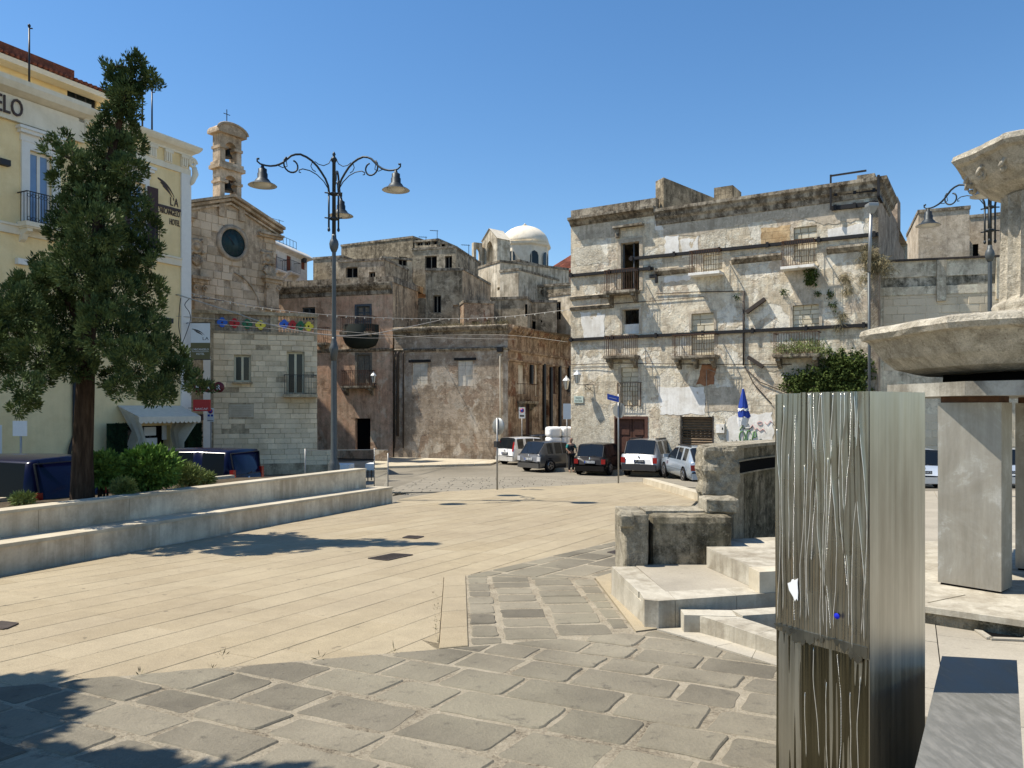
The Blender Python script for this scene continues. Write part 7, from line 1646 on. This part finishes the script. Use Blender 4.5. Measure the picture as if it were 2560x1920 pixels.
def crown_tree(name, label, base, blobs, trunk, dens, mat, leaf, lim=0, seed=1, kids=26, cat='tree', tuft=.11, up=0.0):
    """blobs: (Vector centre, radius) in world; trunk: list of (Vector, r)"""
    rnd = random.Random(seed); o = thing(name, label, cat, base); bs = Vector(base)
    MB().tube([p-bs for p, r in trunk], [r for p, r in trunk], 14).build('trunk', M['bark'], o)
    ax = [p for p, r in trunk]
    for i, (c, r) in enumerate(blobs):
        if lim and (i % lim or c.z < 3.0): continue
        a = min(ax, key=lambda p: (p-c).length + max(0, (p.z-c.z))*1.5); m = a.lerp(c, .5) + Vector((0,0,.05)); MB().tube([a-bs, m-bs, c-bs], [.05,.035,.015], 6).build('limb', M['bark'], o)
    mb = MB()
    for c, r in blobs:
        n = max(4, int(dens*r*r))
        for _ in range(n):
            d = Vector((rnd.gauss(0,1), rnd.gauss(0,1), rnd.gauss(0,.9))).normalized(); p = c + d*r*(rnd.uniform(.35,1.0)**.5)*rnd.uniform(.85,1.08)
            leaves(mb, p-bs, tuft*rnd.uniform(.6,1.2), kids, leaf[0], leaf[1], rnd, .6, c-bs-Vector((0,0,.3*r)), up)
    mb.build('crown', mat, o); return o
D = 12.4; k = D/F
bl = [(312,238,32),(300,272,36),(292,208,26),(322,222,30),(278,240,24),(335,150,22),(345,185,26),(325,200,28),(362,205,24),(320,250,34),(340,160,24),(378,195,22),(392,208,12),(288,178,22),(268,170,14),(305,225,26),(340,235,20),(285,265,28),(315,300,34),(258,300,26),(155,352,28),(130,375,22),(178,400,36),(155,440,34),(270,350,46),(330,360,34),(320,420,44),(240,420,52),(290,480,58),(200,500,50),(160,520,34),(345,520,34),(370,560,38),(240,570,66),(160,575,44),(310,630,70),(378,620,30),(385,655,22),(200,660,72),(110,670,44),(130,720,56),(70,720,46),(55,765,52),(300,720,76),(375,720,40),(385,770,34),(160,790,76),(30,810,56),(-35,790,58),(-60,850,60),(270,820,78),(380,820,48),(400,870,44),(440,890,34),(100,870,66),(10,890,56),(190,900,52),(330,900,60),(450,940,42),(495,955,28),(515,968,18),(60,960,40),(70,1005,26),(40,1020,22),(290,945,40),(380,965,42),(410,985,30),(300,975,30),(-60,930,60),(100,940,40),(360,990,22)]
rn = random.Random(31); blobs = []
for i, (x, y, r) in enumerate(bl):
    wdt = .25 + min(1.15, max(0, (y-250)/480)); dd = rn.uniform(-wdt, wdt)*.9; dd *= .35 if r < 30 else 1.0; de = D + dd + (.25 if x > 420 else 0); q = P(x, y, de); blobs.append((q, r*k*rn.uniform(.86,1.06)))
    if r > 40: q2 = P(x + rn.uniform(-25,25), y + rn.uniform(-15,15), D - dd*.8); blobs.append((q2, r*k*.85))
tb = Vector((P(206, 1000, D).x, D, .1))
trk = [(Vector((tb.x-.02, D, -.1)), .26), (Vector((tb.x, D, .12)), .185), (P(206,1150,D), .155), (P(212,1000,D), .14), (P(218,850,D), .12), (P(235,650,D), .11), (P(262,450,D), .075), (P(300,300,D), .045), (P(335,180,D), .02)]
crown_tree('cypress_tree', 'tall dark ragged cypress growing in the planter before the hotel', (tb.x, D, 0), blobs, trk, 430, M['cypress'], (.068,.0125), 7, 5, 46, tuft=.08, up=-.45)
# the tree outside the left edge whose shade falls on the near stones
bl = [(-3.45,4.75,.5),(-3.15,4.4,.4),(-3.5,4.2,.7),(-2.9,3.35,.7),(-2.2,3.25,.7),(-1.6,3.25,.58),(-1.2,3.25,.42),(-3.8,3.6,.8)]
sh = lambda x, y, h: Vector((x + SUN.x/SUN.z*h, y + SUN.y/SUN.z*h, zg(y) + h)); rn = random.Random(4)
blobs = [(sh(x, y, 4.6+rn.uniform(-.5,.5)), r) for x, y, r in bl]; tx = Vector((-6.0, 4.1, 0))
crown_tree('shade_tree', 'leafy tree just outside the left edge shading the near paving', (tx.x, tx.y, zg(4.1)), blobs, [(tx+Vector((0,0,-.3)), .22), (tx+Vector((0,0,1.5)), .16), (tx+Vector((.1,0,3.2)), .12), (tx+Vector((.2,-.1,4.4)), .06)], 420, M['shrub'], (.15,.06), 2, 9, 22, tuft=.18)
# shrubs in the planter
def shrub(name, label, px, py, d, rpx, hpx, mat, leaf, n, seed, kids=14, group='shrubs in the planter', flat=1.0, stems=5):
    rnd = random.Random(seed); q = P(px, py, d); k = d/F; R_ = rpx*k; H_ = hpx*k; zb = .1; o = thing(name, label, 'shrub', (q.x, d, zb), 0, group); mb = MB()
    cz = q.z - zb
    for _ in range(n):
        d_ = Vector((rnd.gauss(0,1), rnd.gauss(0,1), rnd.gauss(0,1))).normalized(); f = rnd.uniform(.3,1)**.5; p = Vector((d_.x*R_*f, d_.y*R_*f*.8, cz + d_.z*H_*f)); 
        leaves(mb, p, .05, kids, leaf[0], leaf[1], rnd, .45, Vector((0,0,cz-H_*.8)))
    mb.build('foliage', mat, o)
    for i in range(stems): a = rnd.uniform(0, 6.3); MB().tube([(.06*math.cos(a), .06*math.sin(a), -.15), (.3*R_*math.cos(a), .3*R_*math.sin(a), cz*.6), (.6*R_*math.cos(a), .5*R_*math.sin(a), cz)], [.022,.016,.008], 5).build('stem', M['bark'], o)
shrub('glossy_shrub', 'glossy-leaved round shrub right beside the cypress trunk', 258, 1172, 13.0, 36, 34, M['shrub'], (.14,.028), 300, 1)
shrub('glossy_shrub', 'largest glossy-leaved round shrub in the planter', 372, 1172, 13.6, 68, 46, M['shrub'], (.14,.028), 800, 2)
shrub('juniper_bush', 'low feathery yellow-green bush between the two glossy shrubs', 308, 1222, 12.6, 26, 22, M['juniper'], (.07,.008), 130, 3, 20)
shrub('juniper_bush', 'feathery yellow-green bush right of the largest shrub', 465, 1190, 14.6, 38, 30, M['juniper'], (.08,.008), 220, 4, 20)
shrub('juniper_bush', 'smallest feathery bush at the right end of the planting', 510, 1200, 15.2, 26, 20, M['juniper'], (.07,.008), 110, 5, 20)
shrub('juniper_bush', 'small pale bush at the far left behind the bench wall', 58, 1250, 11.0, 24, 14, M['juniper'], (.06,.008), 80, 6, 16)
# plants on the palazzo
def wallplant(label, pts, n, ln, wd, mat, seed, hang=.5, spread=.25, out=.5):
    rnd = random.Random(seed); o = af.thing('wall_plant', label, 'plant', 'plants growing on the palazzo'); mb = MB()
    for x, y, r in pts:
        u, z = af.uv(x, y); rm = r*34/F
        for _ in range(int(n*rm*rm)+3):
            p = Vector((u + rnd.gauss(0,.45)*rm, -abs(rnd.gauss(0,.5))*out-.02, z + rnd.gauss(0,.45)*rm)); leaves(mb, p, .07, 9, ln, wd, rnd, .2, Vector((u,0,z+rm)), hang)
    mb.build('foliage', mat, o)
wallplant('big ivy mass hanging below the right balcony of the palazzo', [(1990,955,30),(2030,950,36),(2070,945,38),(2110,940,38),(2145,930,30),(2150,965,26),(2000,975,22),(2060,975,30),(2110,975,30),(2150,900,22),(2120,900,26),(2085,905,24)], 260, .14, .045, M['ivy'], 1, .3, out=.6)
wallplant('grassy plants along the right balcony of the palazzo', [(1955,875,14),(1985,872,18),(2015,868,20),(2045,872,18),(2065,876,14)], 320, .25, .012, M['juniper'], 2, -.3, out=.9)
wallplant('hanging green tuft under the top right balcony', [(2030,685,16),(2028,700,12)], 420, .14, .03, M['ivy'], 3, .6, out=.4)
wallplant('dry hanging grass at the upper right corner of the palazzo', [(2170,635,22),(2178,660,18),(2165,690,12),(2200,655,22),(2215,670,18)], 380, .3, .01, M['drygrass'], 4, .8, out=.4)
wallplant('dry grass streaks hanging on the right of the facade', [(2115,690,14),(2120,720,12),(2105,790,14),(2100,815,10)], 300, .3, .009, M['drygrass'], 5, 1.0, out=.15)
wallplant('dark small weeds scattered on the upper facade', [(1960,730,9),(2045,735,7),(2075,735,9),(1845,740,6),(2085,760,9)], 420, .1, .02, M['ivy'], 6, .5, out=.25)
# dry weeds on the ruined house cornice
rnd = random.Random(8); o = rf_.thing('roof_weeds', 'dry weeds along the cornice of the ruined house', 'weeds'); mb = MB()
for i in range(130):
    u = rnd.uniform(RW*.25, RW); leaves(mb, Vector((u, rnd.uniform(-.25,.1), RT+.02)), .08, 7, .22*(1.6 if u > RW*.8 else 1), .012, rnd, .0, None, -.8)
mb.build('foliage', M['drygrass'], o)
# weeds in the plaza joints by the kerb
rnd = random.Random(18); mb = MB()
for i in range(22):
    q = G(1096 + rnd.uniform(-10, 2), rnd.uniform(1480, 1612)); leaves(mb, q, .02, 4, .025, .003, rnd, 0, None, -.5)
for x, y in ((1118/2.01,1640),(800,1648),(350,1690),(530,1672),(985,1630)): leaves(mb, G(x, y), .03, 9, .06, .004, rnd, 0, None, -.5)
o = mb.build('joint_weeds', M['drygrass']); tag(o, 'sparse dry weeds in the plaza joints beside the kerb strip', 'weeds', kind='stuff')
